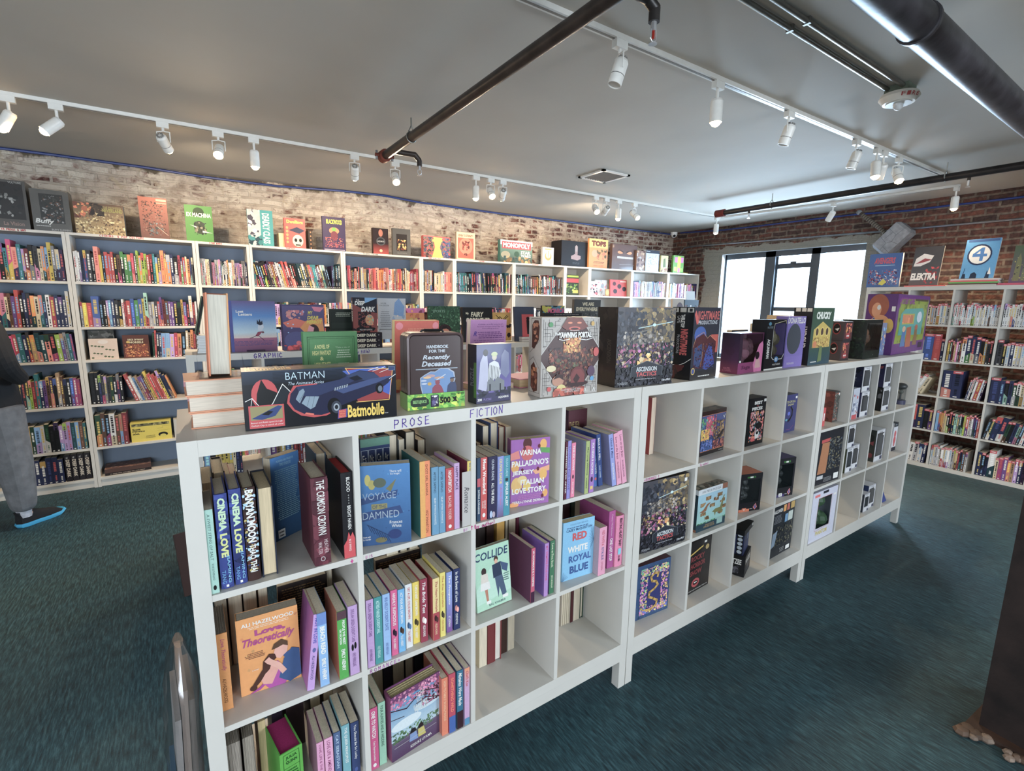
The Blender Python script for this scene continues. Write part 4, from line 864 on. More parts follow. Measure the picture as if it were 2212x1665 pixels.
faceout('C',Z1,(1250,560),(1470,520),(1245,115),(1485,160),.03,(60,30,50),'dark red and blue face-out book at the back, '+c,[('r',0,.6,1,1,(80,24,40)),('t','THE SEA',.05,.72,.6,.82,(180,160,90)),('p',[(0,0),(1,0),(1,.5),(0,.66)],(34,74,120)),('r',.3,0,.6,.5,(60,120,170)),('r',.36,.05,.5,.45,(40,90,60)),('r',.66,0,.9,.4,(70,130,190))],yfix=.20,hmax=.29)
c = 'middle row, first cubby'
spine(5,'B',Z2,(345,1250),(427,1237),(305,735),(236,150,50),'orange paperback with fanned grey pages, leftmost, '+c,[('t','Love, Theoretically',.3,.52,.75,.93,(190,40,110),dict(rot=-90,shear=.3,bold=.01)),S('ALI HAZELWOOD',(80,40,20),.1,.42,.3,.6,0)],fan=True,page=(168,158,146),d=.14)
faceout('B',Z2,(480,1158),(890,1015),(442,640),(873,520),.036,(236,152,56),'orange face-out novel with a kissing couple, '+c,
  [('b',0,.05,1,.98,14,.03,[(226,130,60),(240,168,80)],3),('t','ALI HAZELWOOD',.08,.885,.93,.935,WHI,dict(bold=.02)),('x',.16,.84,.84,.875,2,(250,220,190),4),('t','Love,',.28,.73,.78,.82,(180,46,130),dict(bold=.05)),('t','Theoretically',.08,.60,.93,.73,(180,46,130),dict(bold=.03,shear=.35)),('x',.10,.46,.42,.54,4,(140,90,60),5),
   ('p',[(.12,0),(.30,.02),(.5,.12),(.56,.26),(.40,.12),(.3,.06)],(170,50,150)),('p',[(.35,.10),(.46,.3),(.62,.34),(.8,.1),(.72,.0),(.45,.0)],(180,60,160)),('p',[(.30,.2),(.42,.36),(.6,.3),(.62,.22),(.5,.05),(.36,.08)],(228,160,140)),('p',[(.62,.1),(.72,.34),(.86,.46),(.99,.42),(1,.05),(.8,.0)],(44,84,140)),('p',[(.70,.40),(.88,.44),(.92,.34),(.78,.3)],(44,84,140)),
   ('p',[(.56,.45),(.6,.54),(.72,.57),(.8,.5),(.78,.42),(.66,.36),(.56,.40)],(232,170,150)),('p',[(.53,.50),(.57,.57),(.70,.61),(.80,.56),(.80,.50),(.72,.53),(.62,.51)],(96,66,44)),('p',[(.36,.26),(.38,.38),(.48,.46),(.58,.44),(.60,.38),(.52,.34),(.48,.26),(.42,.22)],(80,44,34)),('p',[(.36,.28),(.24,.16),(.16,.08),(.20,.05),(.32,.13),(.44,.25)],(80,44,34)),('e',.20,.07,.06,.035,(80,44,34)),('p',[(.44,.34),(.52,.38),(.66,.30),(.76,.18),(.68,.14),(.60,.24)],(232,170,150)),('p',[(.44,.34),(.40,.38),(.48,.42),(.54,.36)],(232,170,150)),('t','a novel',.2,.30,.3,.32,WHI)],
  gloss=True,spinec=(236,152,56),page=(180,168,150),hmax=.235)
spine(5,'B',Z2,(928,1115),(977,1107),(972,600),(196,150,214),'lilac paperback with blue handwriting title, '+c,[S('NOT IN LOVE',(50,60,170),.62,.95,.25,.72,.03),('e',.5,.53,.25,.03,(90,90,160)),S('ALI HAZELWOOD',(60,60,120),.14,.46,.3,.68,.01)],backc=(170,90,160))
spine(5,'B',Z2,(1020,1082),(1082,1070),(1047,575),(128,176,226),'light blue paperback with white title, '+c,[('r',0,.84,1,1,(90,130,200)),S('BEACH READ',WHI,.44,.82,.25,.78,.05),S('EMILY HENRY',WHI,.08,.38,.28,.72,.04)],backc=(180,120,90))
spine(5,'B',Z2,(1152,1050),(1214,1037),(1143,575),(70,170,60),'green paperback with orange back cover, '+c,[('r',0,.88,1,1,(90,60,70)),S('PEOPLE WE MEET',WHI,.5,.86,.52,.8,.03),S('ON VACATION',WHI,.52,.74,.18,.42,.03),S('EMILY HENRY',WHI,.12,.44,.32,.72,.03)],backc=(210,100,50))
spine(5,'B',Z2,(1225,1006),(1287,996),(1212,540),(192,152,204),'lilac paperback with two tiny black figures beside the divider, '+c,[S('DELILAH GREEN DOESN\'T CARE',(110,60,130),.48,.95,.3,.66,.01),('e',.35,.40,.13,.05,BLK),('e',.65,.42,.13,.05,BLK),S('ASHLEY HERRING BLAKE',(110,60,130),.12,.32,.3,.66,0)])
back(Z2,[(.042,.030,.26,(60,56,60),'page edges of a tall paperback at the back left,',{}),(.075,.034,.262,(90,70,60),'second block of page edges from the left at the back,',{}),(.112,.034,.262,(110,90,70),'third block of page edges from the left at the back,',{}),(.150,.024,.268,(150,120,90),'narrow tan block of page edges at the back,',{})],c)
faceout('A',Z2,(745,1380),(1078,1300),(742,1075),(1078,960),.022,(34,24,22),'black back cover with rows of dim gold print, '+c,[('x',.05,.1,.95,.95,24,(110,80,40),9)],mode='b',yfix=.2,hmax=.27)
back(Z2,[(.335,.02,.25,(180,150,120),'tan page edges beside the divider at the back,',{})],c)
c = 'middle row, second cubby'
RB = [((1345,1620),(1393,1606),(1325,1165),(192,152,204),'lilac novel',"DELILAH GREEN DOESN'T CARE",(110,60,130),None),
((1397,1596),(1449,1582),(1384,1145),(60,150,150),'teal novel',"ASTRID PARKER DOESN'T FAIL",(190,230,225),None),
((1455,1573),(1503,1561),(1438,1125),(140,180,226),'pale blue novel',"IRIS KELLY DOESN'T DATE",(70,100,170),None),
((1508,1538),(1552,1526),(1500,1095),(220,60,130),'hot pink novel','HIGHLY SUSPICIOUS',WHI,(40,20,40)),
((1556,1515),(1601,1504),(1549,1090),(90,170,220),'sky blue novel','ACT YOUR AGE, EVE BROWN',WHI,(60,40,30)),
((1606,1486),(1650,1476),(1601,1055),(226,226,226),'white-spined novel with red title','GET A LIFE, CHLOE BROWN',(200,50,60),(40,80,120)),
((1654,1456),(1699,1446),(1649,1040),(236,206,50),'yellow novel with white title','TAKE A HINT, DANI BROWN',WHI,(60,50,30)),
((1703,1446),(1753,1438),(1703,1020),(150,24,60),'crimson novel with cursive title','The Bride Test',WHI,(230,210,200)),
((1790,1432),(1833,1425),(1802,1010),(232,206,130),'cream and red spined novel','The Heart Principle',(170,40,50),(60,30,30)),
((1839,1411),(1873,1399),(1852,970),(234,214,90),'pale yellow novel','The Kiss Quotient',(190,110,40),(60,50,40)),
((1881,1379),(1919,1370),(1901,965),(130,150,214),'blue-to-purple novel','The Prospects',WHI,None),
((1929,1361),(1971,1351),(1960,940),(30,44,96),'navy novel beside the divider','In the Event of Love',WHI,(200,120,110))]
for i, (bl_, br_, tl_, col, lab, t, tc, fig) in enumerate(RB):
    ops = [S(t, tc, .46, .95, .28, .72, .02, .2 if t.startswith('The') else 0)]
    if t == 'The Heart Principle': ops.insert(0, ('r',0,0,1,.45,(176,34,52)))
    if t == 'The Prospects': ops.insert(0, ('g',0,0,1,.6,(130,70,150),(130,150,214)))
    if fig: ops += [('e',.4,.36,.2,.05,fig),('e',.65,.33,.18,.045,sh(fig,1.4))]
    ops += [S(['ASHLEY HERRING BLAKE','ASHLEY HERRING BLAKE','ASHLEY HERRING BLAKE','TALIA HIBBERT','TALIA HIBBERT','TALIA HIBBERT','TALIA HIBBERT','HELEN HOANG','HELEN HOANG','HELEN HOANG','KT HOFFMAN','COURTNEY KAE'][i],tc if t!='The Heart Principle' else (230,200,150),.09,.27,.3,.66,.01)]
    spine(6,'A',Z2,bl_,br_,tl_,col,lab+', %s from the left, '%['first','second','third','fourth','fifth','sixth','seventh','eighth','ninth','tenth','eleventh','twelfth'][i]+c,ops,backc=(170,30,40) if t=='The Heart Principle' else None,d=.135)
faceout('A',Z2,(1400,1080),(1705,1010),(1400,890),(1705,800),.022,(36,26,24),'black back cover with dim print standing behind the row, '+c,[('x',.05,.1,.95,.95,24,(120,80,40),19)],mode='b',yfix=.215,hmax=.29)
back(Z2,[(.395,.03,.28,(90,80,70),'page edges at the back left,',{'w':.14}),(.53,.04,.30,(150,130,110),'wide block of page edges at the back,',{'w':.14}),(.575,.03,.30,(40,36,34),'dark-edged block of pages at the back,',{'w':.14,'hard':True}),(.61,.03,.285,(170,150,120),'cream block of pages at the back right,',{'w':.14})],c)
c = 'middle row, third cubby'
faceout('D',Z2,(90,668),(300,603),(75,272),(225,232),.018,(176,220,190),'mint face-out paperback with two drawn figures, leaning, '+c,
  [('p',[(.0,.35),(.5,.7),(1,.4),(1,.2),(0,.1)],(190,228,205)),('t','COLLIDE',.0,.80,.96,.93,(30,60,100),dict(bold=.02,shear=.1)),
   ('e',.24,.62,.07,.06,(60,40,40)),('p',[(.16,.58),(.34,.58),(.36,.44),(.14,.44)],(226,214,200)),('p',[(.14,.44),(.38,.44),(.40,.32),(.12,.32)],(236,232,226)),('p',[(.24,.32),(.32,.32),(.34,.12),(.28,.12)],(190,120,90)),('r',.27,.08,.40,.13,WHI),
   ('e',.6,.76,.06,.05,(70,44,34)),('e',.6,.72,.045,.045,(226,170,140)),('p',[(.48,.68),(.72,.70),(.76,.48),(.5,.46)],(36,54,84)),('p',[(.54,.47),(.76,.48),(.86,.16),(.74,.12),(.66,.3),(.62,.12)],(70,90,120)),('p',[(.72,.7),(.95,.62),(.9,.5),(.76,.56)],(60,84,124)),('r',.74,.09,.9,.14,WHI),
   ('t','BAL KHABRA',.34,.04,.82,.075,(50,70,90)),('x',.74,.36,.95,.5,4,(90,120,120),2)],yfix=(.05,.055),hmax=.215,tilt=.12)
spine(7,'D',Z2,(416,633),(438,628),(424,300),(200,60,100),'paperback with a red-pink spine and dark purple back, '+c,[S('MY ROOMMATE IS A VAMPIRE',WHI,.3,.95,.3,.75,.03),('r',0,0,1,.2,(70,30,60))],backc=(96,44,76),page=(196,180,160))
spine(7,'D',Z2,(497,592),(520,588),(510,268),(180,130,200),'lilac paperback with pink title, '+c,[S('MY VAMPIRE PLUS-ONE',(220,40,120),.3,.95,.3,.75,.02)],backc=(120,84,180))
spine(7,'D',Z2,(529,578),(556,570),(546,252),(60,120,84),'dark green paperback beside the divider, '+c,[S('Love at First Book',(220,226,190),.5,.95,.3,.75,.01),S('JENN MCKINLAY',(220,226,190),.1,.35,.3,.7)],backc=(110,70,140))
back(Z2,[(0.877,.03,.29,(44,34,30),'black-spined book at the back left,',{'mode':'s','w':.14}),(0.915,.03,.30,(60,36,28),'dark brown book with an orange figure at the back,',{'mode':'s','w':.14}),(0.960,.034,.30,(226,166,30),'golden yellow book at the back,',{'mode':'s','w':.14}),(0.998,.012,.29,(30,26,26),'thin black book at the back,',{'w':.14}),(1.015,.03,.27,(200,180,150),'cream block of page edges at the back,',{'w':.14}),(1.050,.012,.29,(110,30,60),'thin plum book at the back,',{'mode':'s','w':.14})],c)
c = 'middle row, fourth cubby'
faceout('D',Z2,(606,506),(795,446),(612,128),(803,92),.03,(120,190,230),'light blue face-out novel with red and white title, '+c,
  [('t',"COLLECTOR'S EDITION",.22,.93,.78,.955,(60,110,160)),('x',.1,.875,.9,.91,1,(60,100,150),3),('t','CASEY McQUISTON',.1,.82,.92,.87,(30,70,120),dict(bold=.02)),('t','RED',.3,.66,.76,.79,(206,50,60),dict(bold=.04)),('t','WHITE',.16,.46,.8,.57,WHI,dict(bold=.04)),('t','ROYAL',.2,.29,.92,.41,(40,90,160),dict(bold=.04)),('t','BLUE',.24,.10,.84,.23,(30,80,150),dict(bold=.04)),
   *[('l',[(1.0,.6),(.86+.03*math.sin(i),.42+i*.05)],.0008,(60,110,160)) for i in range(9)],*[('l',[(.0,.0),(.04+.03*i,.16-.02*i)],.0008,(60,110,160)) for i in range(6)]],page=(206,190,150),hmax=.235)
spine(8,'D',Z2,(828,492),(870,488),(826,180),(232,150,180),'pink paperback pushed forward with a fanned top, '+c,[S('RED WHITE &',(200,60,90),.62,.93,.35,.7,.02),S('ROYAL BLUE',(70,90,150),.32,.58,.35,.7,.02),S('CASEY McQUISTON',(190,70,110),.1,.28,.35,.62,0)],backc=(190,160,170),fan=True)
spine(8,'D',Z2,(884,420),(921,412),(916,68),(176,60,140),'magenta paperback with a wide purple back cover, '+c,[S('ONE LAST STOP',WHI,.12,.52,.3,.75,.02),S('Casey McQuiston',(230,190,210),.56,.94,.35,.65,0)],backc=(150,40,116),d=.17)
spine(8,'D',Z2,(932,412),(980,405),(973,98),(226,120,160),'pink hardback beside the right panel, '+c,[S('BEATING HEART BABY',(60,30,50),.4,.95,.35,.7,.02),('r',.3,.24,.7,.36,(120,200,220)),S('LIO MIN',(90,40,70),.1,.22,.35,.6)],hard=True,page=(200,180,140),d=.16)
back(Z2,[(1.290,.03,.27,(60,30,40),'dark maroon book at the back left,',{'mode':'s','w':.14}),(1.330,.02,.26,(40,60,50),'dark green book at the back,',{'mode':'s','w':.14})],c)
c = 'bottom row, first cubby'
def bx_b(zp, bl_, br_, ty, cov, lab, ops, hard=False, **kw):
    """bottom row: feet are out of frame, so the top edge of the spine gives place and height"""
    pl, pr = px('B', bl_), px('B', br_); y = kw.pop('y', .03); h = (ry(pl, y).z+ry(pr, y).z)/2-Z3; x0 = max(ry(pl, y).x, LAST.get('b', -9)+.001); x1 = ry(pr, y).x
    LAST['b'] = x0+max(x1-x0, .01)
    return book((x0, y, Z3+.0005), kw.pop('mode','s'), kw.pop('d', .135), h, max(x1-x0, .01), cov, lab+', '+c, spine_ops=ops, hard=hard, **kw)
bx_b(Z3,(362,1480),(470,1470),0,(120,110,100),'grey fanned page edges, leftmost',[],mode='e',fan=True,page=(170,160,148),y=.035)
bx_b(Z3,(482,1430),(562,1424),0,(120,110,100),'second grey block of page edges',[],mode='e',fan=True,page=(176,166,152),y=.06)
bx_b(Z3,(588,1330),(640,1310),0,(190,160,120),'thin tan book seen from its page edges',[],mode='e',page=(206,184,140),y=.13)
LAST['b'] = -9
o = empty('boxed_book_set', (ry(px('B',(738,1560)),.012).x, .012, Z3+.0005), math.radians(9), 'green slipcase with magenta page tops, '+c, 'boxed set')
hh = ry(px('B',(738,1560)),.012).z-Z3; ww = .058
b = MB(); gr = (84,176,44); b.box(0,ww,0,.003,0,hh,gr); b.box(0,.003,.003,.13,0,hh,gr); b.box(ww-.003,ww,.003,.13,0,hh,gr); b.box(.003,ww-.003,.003,.13,0,.003,gr)
F = Face(b,(0,0,0),(1,0,0),(0,0,1),ww,hh); F.draw([('l',[(.15,.96),(.85,.96),(.85,.5),(.15,.5),(.15,.96)],.0012,(20,60,20)),('t','JULIA',.25,.87,.75,.925,(20,70,24),dict(bold=.03)),('t','QUINN',.25,.80,.75,.855,(20,70,24),dict(bold=.03)),('r',.15,.74,.85,.745,(20,60,20)),('x',.2,.55,.8,.72,4,(30,90,30),3)])
b.build('slipcase', M['gloss'], o)
b = MB(); b.box(.0035,ww-.0035,.0035,.127,.0035,hh-.006,(160,40,100)); b.build('page_block', M['page'], o)
for args in (((990,1470),(1036,1462),(226,150,190),'pink novel, left one of two','LOVE, LIFE & THE LIST',(150,50,110)),((1042,1440),(1100,1430),(232,160,196),'pink novel, right one of two','LOVE LIFE & AMENDS',(150,50,110)),((1106,1402),(1152,1392),(70,96,140),'slate blue novel','CAT SEBASTIAN',(190,210,230)),((1160,1352),(1214,1340),(110,170,180),'pale teal novel','THE QUEER PRINCIPLES',WHI),((1222,1332),(1278,1322),(40,60,110),'navy novel by the divider','You Should Be So Lucky',WHI)):
    bx_b(Z3,args[0],args[1],0,args[2],args[3],[S(args[4],args[5],.3,.95,.3,.7,.01),('e',.5,.1,.2,.04,sh(args[2],1.4))])
back(Z3,[(.045,.03,.29,(90,70,60),'page edges at the back left,',{}),(.16,.03,.30,(54,40,60),'dark plum book at the back,',{'mode':'s','w':.14}),(.20,.05,.30,(70,50,60),'dark patterned book at the back,',{'mode':'s','w':.14}),(.27,.03,.31,(40,40,60),'navy-backed book at the back,',{}),(.31,.03,.29,(140,110,90),'tan page edges at the back right,',{})],c)
c = 'bottom row, second cubby'
spine(10,'B',Z3,(1363,1655),(1420,1640),(1350,1245),(206,50,120),'magenta novel, leftmost, '+c,[S('ONE TO WATCH',WHI,.52,.95,.28,.74,.03),S('Kate Stayman-London',WHI,.14,.46,.34,.66,.01),('e',.5,.07,.2,.03,WHI)])
spine(10,'B',Z3,(1425,1620),(1472,1603),(1416,1200),(150,200,170),'mint green novel, second from the left, '+c,[S('FOUR AUNTIES AND A WEDDING',(30,70,60),.3,.95,.3,.7,.01)])
faceout('B',Z3,(1507,1560),(1838,1487),(1492,1085),(1832,955),.045,(120,60,110),'face-out book of a couple under pink blossom, pages sprung open, '+c,
  [('g',0,.3,1,.9,(190,214,226),(70,140,190)),('g',0,0,1,.3,(84,50,90),(110,90,120)),('e',.3,.5,.3,.08,(220,232,236)),('e',.75,.62,.3,.07,(200,222,232)),('b',0,.26,1,.42,40,.05,[(90,130,80),(110,150,90),(80,110,90)],4),('b',0,.78,1,1,70,.05,[(214,120,160),(190,90,140),(230,150,180)],5),('b',.6,.6,1,.85,40,.045,[(200,110,150),(90,50,70)],6),('l',[(0,.8),(.3,.72),(.6,.86),(1,.74)],.003,(70,34,50)),('l',[(1,.6),(.7,.72),(.5,.7)],.003,(70,34,50)),('l',[(0,.66),(.25,.62)],.0015,(70,34,50)),
   ('e',.42,.30,.06,.05,(40,36,40)),('p',[(.34,.16),(.36,.28),(.48,.28),(.52,.14)],(120,150,200)),('e',.58,.31,.055,.05,(50,34,34)),('p',[(.52,.15),(.52,.28),(.64,.28),(.68,.14)],(206,190,90)),('l',[(.05,.2),(.9,.2)],.0016,(190,180,190)),('l',[(.05,.26),(.9,.30)],.0012,(150,140,150)),
   ('t','LOVE',.5,.82,.66,.87,WHI),('t','LIKE',.5,.765,.65,.81,WHI),('t','THE',.5,.71,.62,.75,WHI),('t','FALLING',.44,.64,.72,.70,WHI),('t','PETALS',.46,.57,.72,.63,WHI),('t','KEISUKE UYAMA',.36,.055,.8,.10,WHI,dict(bold=.01))],
  hard=True,fan=True,spinec=(130,56,100),page=(206,192,150),hmax=.22,yfix=(.006,.03))
spine(10.5,'B',Z3,(1850,1416),(1890,1408),(1846,1035),(226,110,60),'orange novel right of the blossom cover, '+c,[S('HOW TO FAKE IT IN HOLLYWOOD',(240,200,150),.25,.95,.3,.68,.01)],backc=(200,100,70))
spine(10.5,'B',Z3,(1898,1400),(1941,1392),(1896,1005),(190,30,70),'crimson novel with a blue foot, '+c,[('r',0,0,1,.28,(40,90,170)),S('SOMETHING WILD',(250,120,60),.35,.93,.3,.72,.02)])
spine(10.5,'B',Z3,(1952,1380),(1992,1370),(1946,985),(36,110,140),'deep teal novel with cursive title, '+c,[('r',0,0,1,.3,(60,30,40)),S('Mistakes Were Made',WHI,.4,.96,.25,.8,.02,.3)])
spine(10.5,'B',Z3,(2003,1356),(2036,1346),(1999,965),(206,160,200),'orange-topped lilac novel beside the divider, '+c,[('g',0,.7,1,1,(206,160,200),(236,140,70)),S("Chef's Kiss",(190,30,50),.68,.95,.25,.8,.02,.3),('r',0,0,1,.12,(70,140,180))])
back(Z3,[(.47,.034,.27,(70,60,56),'page edges at the back left,',{}),(.507,.03,.26,(50,44,60),'dark plum spine at the back,',{'mode':'s','w':.14}),(.54,.04,.27,(150,130,110),'wide tan page edges at the back,',{}),(.583,.034,.26,(60,40,40),'brown-edged page block at the back,',{'hard':True}),(.62,.03,.265,(40,50,60),'slate spine at the back,',{'mode':'s','w':.14}),(.653,.04,.26,(120,100,80),'page edges at the back right,',{})],c)
c = 'bottom row, third cubby'
back(Z3,[(0.870,.034,.27,(220,206,170),'cream page edges at the back left,',{'y':.2}),(0.907,.030,.265,(120,28,30),'dark red spine at the back,',{'mode':'s','w':.15,'y':.2}),(0.939,.030,.262,(150,30,34),'white page edges with a red cover,',{'hard':True,'y':.2,'page':(214,208,196)}),(0.975,.034,.255,(70,44,34),'dark brown patterned spine at the back,',{'mode':'s','w':.14,'y':.22}),(1.013,.032,.262,(180,170,156),'pale page edges right of the brown spine,',{'y':.22})],c)
c = 'bottom row, fourth cubby'
back(Z3,[(1.290,.05,.27,(190,180,164),'wide pale page edges at the back left,',{'y':.22,'fan':True}),(1.343,.014,.262,(80,26,30),'thin dark red spine at the back,',{'mode':'s','w':.15,'y':.22}),(1.359,.036,.27,(200,190,176),'pale page edges in the middle of the back,',{'y':.22}),(1.397,.018,.275,(40,76,56),'page edges with a dark green cover,',{'hard':True,'y':.22})],c)

# ---------------------------------------------------------------- boxed games in the middle unit
c = 'middle island unit'
BUSY1 = [(110,80,50),(70,56,60),(150,120,80),(60,70,90),(190,150,90),(40,34,44)]
def fantasy(seed, extra=()):
    return [('g',0,0,1,1,(30,28,34),(78,76,84)),('b',.3,.55,1,1,60,.09,[(150,130,90),(180,150,90),(120,104,84),(90,84,80)],seed),('b',0,.5,.5,.95,40,.08,[(60,64,76),(80,84,96),(48,50,60)],seed+1),
     ('b',.1,.45,.8,.7,50,.05,[(130,120,110),(90,84,84),(170,160,150)],seed+2),('l',[(.2,.55),(.3,.68),(.55,.72)],.004,(130,126,118)),('l',[(.35,.74),(.95,.82)],.003,(190,220,220)),('e',.62,.78,.03,.02,(210,240,240)),
     ('b',0,.25,1,.55,120,.045,[(60,80,90),(90,50,60),(40,36,44),(150,120,70),(110,80,120),(180,90,130),(190,170,140)],seed+3),('b',.35,.25,.6,.42,20,.04,[(230,180,90),(240,210,150),(200,130,60)],seed+4),('l',[(.12,.28),(.3,.4)],.003,(200,110,170)),('e',.38,.45,.03,.02,(220,120,190)),
     ('b',0,0,1,.25,90,.05,[(44,44,54),(64,64,76),(34,34,40)],seed+5),('p',[(.25,.12),(.25,.24),(.52,.32),(.8,.24),(.8,.12)],(46,50,60)),('l',[(.25,.12),(.25,.24),(.52,.32),(.8,.24),(.8,.12)],.002,(110,116,124)),
     ('t','ASCENSION',.34,.185,.70,.245,(220,224,226),dict(bold=.02)),('t','TACTICS',.34,.12,.70,.18,(200,50,50),dict(bold=.03)),('x',.28,.075,.76,.1,1,(150,150,156),2),('t','STONEBLADE',.03,.03,.2,.06,(170,174,180)),('t','Ultra-PRO',.8,.04,.96,.07,(220,222,226),dict(bold=.02)),*extra]
book((1.768, .20, ZR[0]+.0005),'e',.16,.268,.030,(150,40,40),'white-edged book with a red board at the back of the first cubby, '+c,page=(220,200,180))
carton('E',ZR[0],(818,965),(1090,880),(855,470),(1130,410),.06,(60,30,30),'square puzzle box with a rainbow-coloured roaring dinosaur, top row, '+c,
  [('r',0,0,1,.09,(44,36,36)),('r',0,.92,1,1,(50,26,22)),('g',.02,.1,.98,.91,(60,60,110),(70,80,140)),('b',.02,.45,.5,.85,60,.06,[(120,190,90),(60,160,130),(90,140,180)],1),('b',.2,.4,.6,.88,50,.06,[(220,70,110),(230,110,130),(200,60,80)],2),('b',.02,.3,.35,.6,40,.06,[(236,200,70),(240,160,60)],3),('b',.02,.1,.5,.35,60,.06,[(60,100,170),(100,120,200),(40,70,130)],4),('b',.5,.3,.95,.75,60,.05,[(150,110,70),(110,80,60),(190,150,90)],5),('p',[(.6,.3),(.85,.5),(.95,.5),(.8,.35)],(40,24,24)),('b',.5,.1,.98,.3,40,.05,[(190,90,70),(120,60,60)],6),('l',[(.02,.91),(.98,.91)],.002,(210,120,60)),('l',[(.02,.1),(.98,.1)],.002,(210,120,60)),('l',[(.86,.84),(.9,.78),(.93,.86)],.003,WHI),('t','500 PIECE',.76,.03,.95,.06,(170,170,170))],
  sidec=(30,32,60), topc=(90,70,60), top=[('b',0,0,1,1,20,.1,[(70,56,50),(110,90,70)],3)], mt='wrap', name='puzzle_box')
carton('E',ZR[0],(1335,850),(1525,800),(1388,318),(1575,292),.075,(26,26,30),'tall black box with white block lettering, top row, '+c,
  [('t','BEST',.32,.86,.78,.93,WHI,dict(bold=.05)),('t','in',.46,.82,.56,.85,(200,60,60)),('t','PIECES',.2,.74,.8,.81,WHI,dict(bold=.05)),('r',.86,.9,.99,.96,WHI),('b',.14,.08,.92,.72,110,.09,[(220,70,60),(230,130,140),(40,30,40),(236,150,80),(60,120,130),(240,180,180)],8),('e',.66,.4,.2,.07,(30,26,30)),('p',[(.5,.12),(.46,.24),(.6,.32),(.72,.24),(.68,.14)],(240,236,230)),('e',.6,.25,.07,.035,BLK),('e',.36,.12,.12,.04,(220,60,60))],
  top=[('b',0,0,1,1,14,.15,[(60,54,56),(40,36,40)],3)], topc=(60,52,54), mt='gloss')
carton('E',ZR[0],(1762,697),(1880,665),(1800,270),(1908,268),.07,(44,46,110),'navy box with an arc of yellow lettering, top row, '+c,
  [('r',.8,.88,.95,.94,WHI),('t','TEN ZIP DUG',.02,.78,.8,.84,(226,216,120)),('t','SAGAH',.12,.71,.66,.76,(226,216,120)),('l',[(.45,.66),(.6,.58),(.6,.44),(.45,.34),(.3,.3)],.012,BLK),('e',.3,.5,.12,.05,(70,90,200)),('e',.12,.34,.1,.03,(90,170,180)),('l',[(.2,.08),(.5,.06),(.85,.16)],.002,(150,60,120))], topc=(36,36,60), mt='gloss')
carton('F',ZR[1],(135,777),(562,640),(172,98),(590,15),.06,(26,24,24),'large wrapped fantasy board game in the first cubby of the middle row',fantasy(40,[('r',.88,.9,.94,.95,WHI)]),topc=(44,34,26),mt='wrap',hmax=.325,sidec=(24,22,24))
carton('F',ZR[1],(668,577),(940,472),(695,180),(965,92),.05,(150,200,210),'green puzzle box covered in small dinosaurs, middle row, '+c,
  [('g',.0,.12,1,.86,(150,205,190),(160,200,220)),('r',0,.87,1,1,(216,222,226)),('r',.82,.87,1,1,(150,90,60)),('t','500 PIECE PUZZLE',.12,.905,.76,.955,(60,60,70)),
   *[('b',x-.09,y-.045,x+.09,y+.045,12,.05,[(150,100,60),(120,90,50),(170,130,80)],i) for i,(x,y) in enumerate(((.35,.75),(.75,.76),(.18,.62),(.5,.55),(.85,.6),(.2,.4),(.8,.32),(.35,.28),(.62,.68),(.9,.44)))],
   ('p',[(.5,.38),(.62,.44),(.78,.44),(.88,.7),(.93,.72),(.9,.66),(.86,.4),(.84,.28),(.8,.34),(.64,.34),(.62,.26),(.58,.36)],(130,126,70)),('p',[(.06,.46),(.2,.5),(.32,.62),(.44,.64),(.34,.56),(.3,.46),(.2,.44)],(150,96,60)),('b',0,.12,1,.2,30,.05,[(90,150,100),(70,130,90)],4),('r',0,0,1,.17,(36,66,80)),('t','DINOSAUR',.3,.10,.6,.135,(190,150,80)),('t','FRIENDS',.26,.05,.62,.09,(190,150,80)),('r',.7,.04,.9,.2,(150,190,180))],
  sidec=(30,60,76), side=[('r',0,.88,1,1,(216,222,226)),('r',0,0,1,.06,(150,90,60)),('b',.2,.1,.8,.8,20,.2,[(60,90,90),(110,140,120)],2)], topc=(150,140,126), top=[('b',0,0,1,1,40,.1,[(110,90,70),(170,160,140),(80,90,80)],6)], mt='gloss', name='puzzle_box')
def tray_blob(col, seed, n=1):
    def f(o, w, h, d):
        b = MB(); b.box(.006, w-.006, .01, d-.006, .004, h*.22, (30,30,34)); R = random.Random(seed)
        for i in range(7): b.ball((w*R.uniform(.3,.7), d*.5, h*R.uniform(.3,.75)), w*R.uniform(.10,.17), sh(col, R.uniform(.7,1.2)), n=10, k=6)
        b.build('inner_tray', M['gloss'], o)
    return f
for reg, bl_, br_, tl_, tr_, colr, lab, side in (('F',(1168,350),(1272,352),(1188,28),(1302,-2),(226,110,50),'orange-topped window box with dark inside, middle row, ',(40,38,44)),('E',(1672,1418),(1858,1380),(1715,985),(1897,965),(60,44,110),'purple-topped window box with dark inside, middle row, ',(30,30,36))):
    carton(reg,ZR[1],bl_ if reg=='E' else (1070,385),br_,tl_ if reg=='E' else (1098,30),tr_,.11,(30,28,34),lab+c,
      [('t','FARGHOS',.30,.88,.68,.93,(80,200,70)),('r',0,0,.5,.07,colr),('r',.16,.015,.36,.10,WHI if reg=='E' else colr),('t','0',.22,.03,.3,.085,colr if reg=='E' else WHI),('p',[(.66,.1),(.75,.02),(.86,.09),(.78,.2)],(220,110,100)),('p',[(.7,.1),(.76,.05),(.82,.09),(.77,.17)],(90,90,160)),('r',.42,.885,.56,.925,WHI),('x',.5,.05,.66,.08,1,(200,200,200),3)],
      topc=colr, top=[('l',[(.1,.5),(.9,.5)],.001,sh(colr,.8))], sidec=side, window=(.06,.24,.90,.84), parts=tray_blob((74,76,74), 3), inner=(84,86,84), mt='gloss', name='window_box')
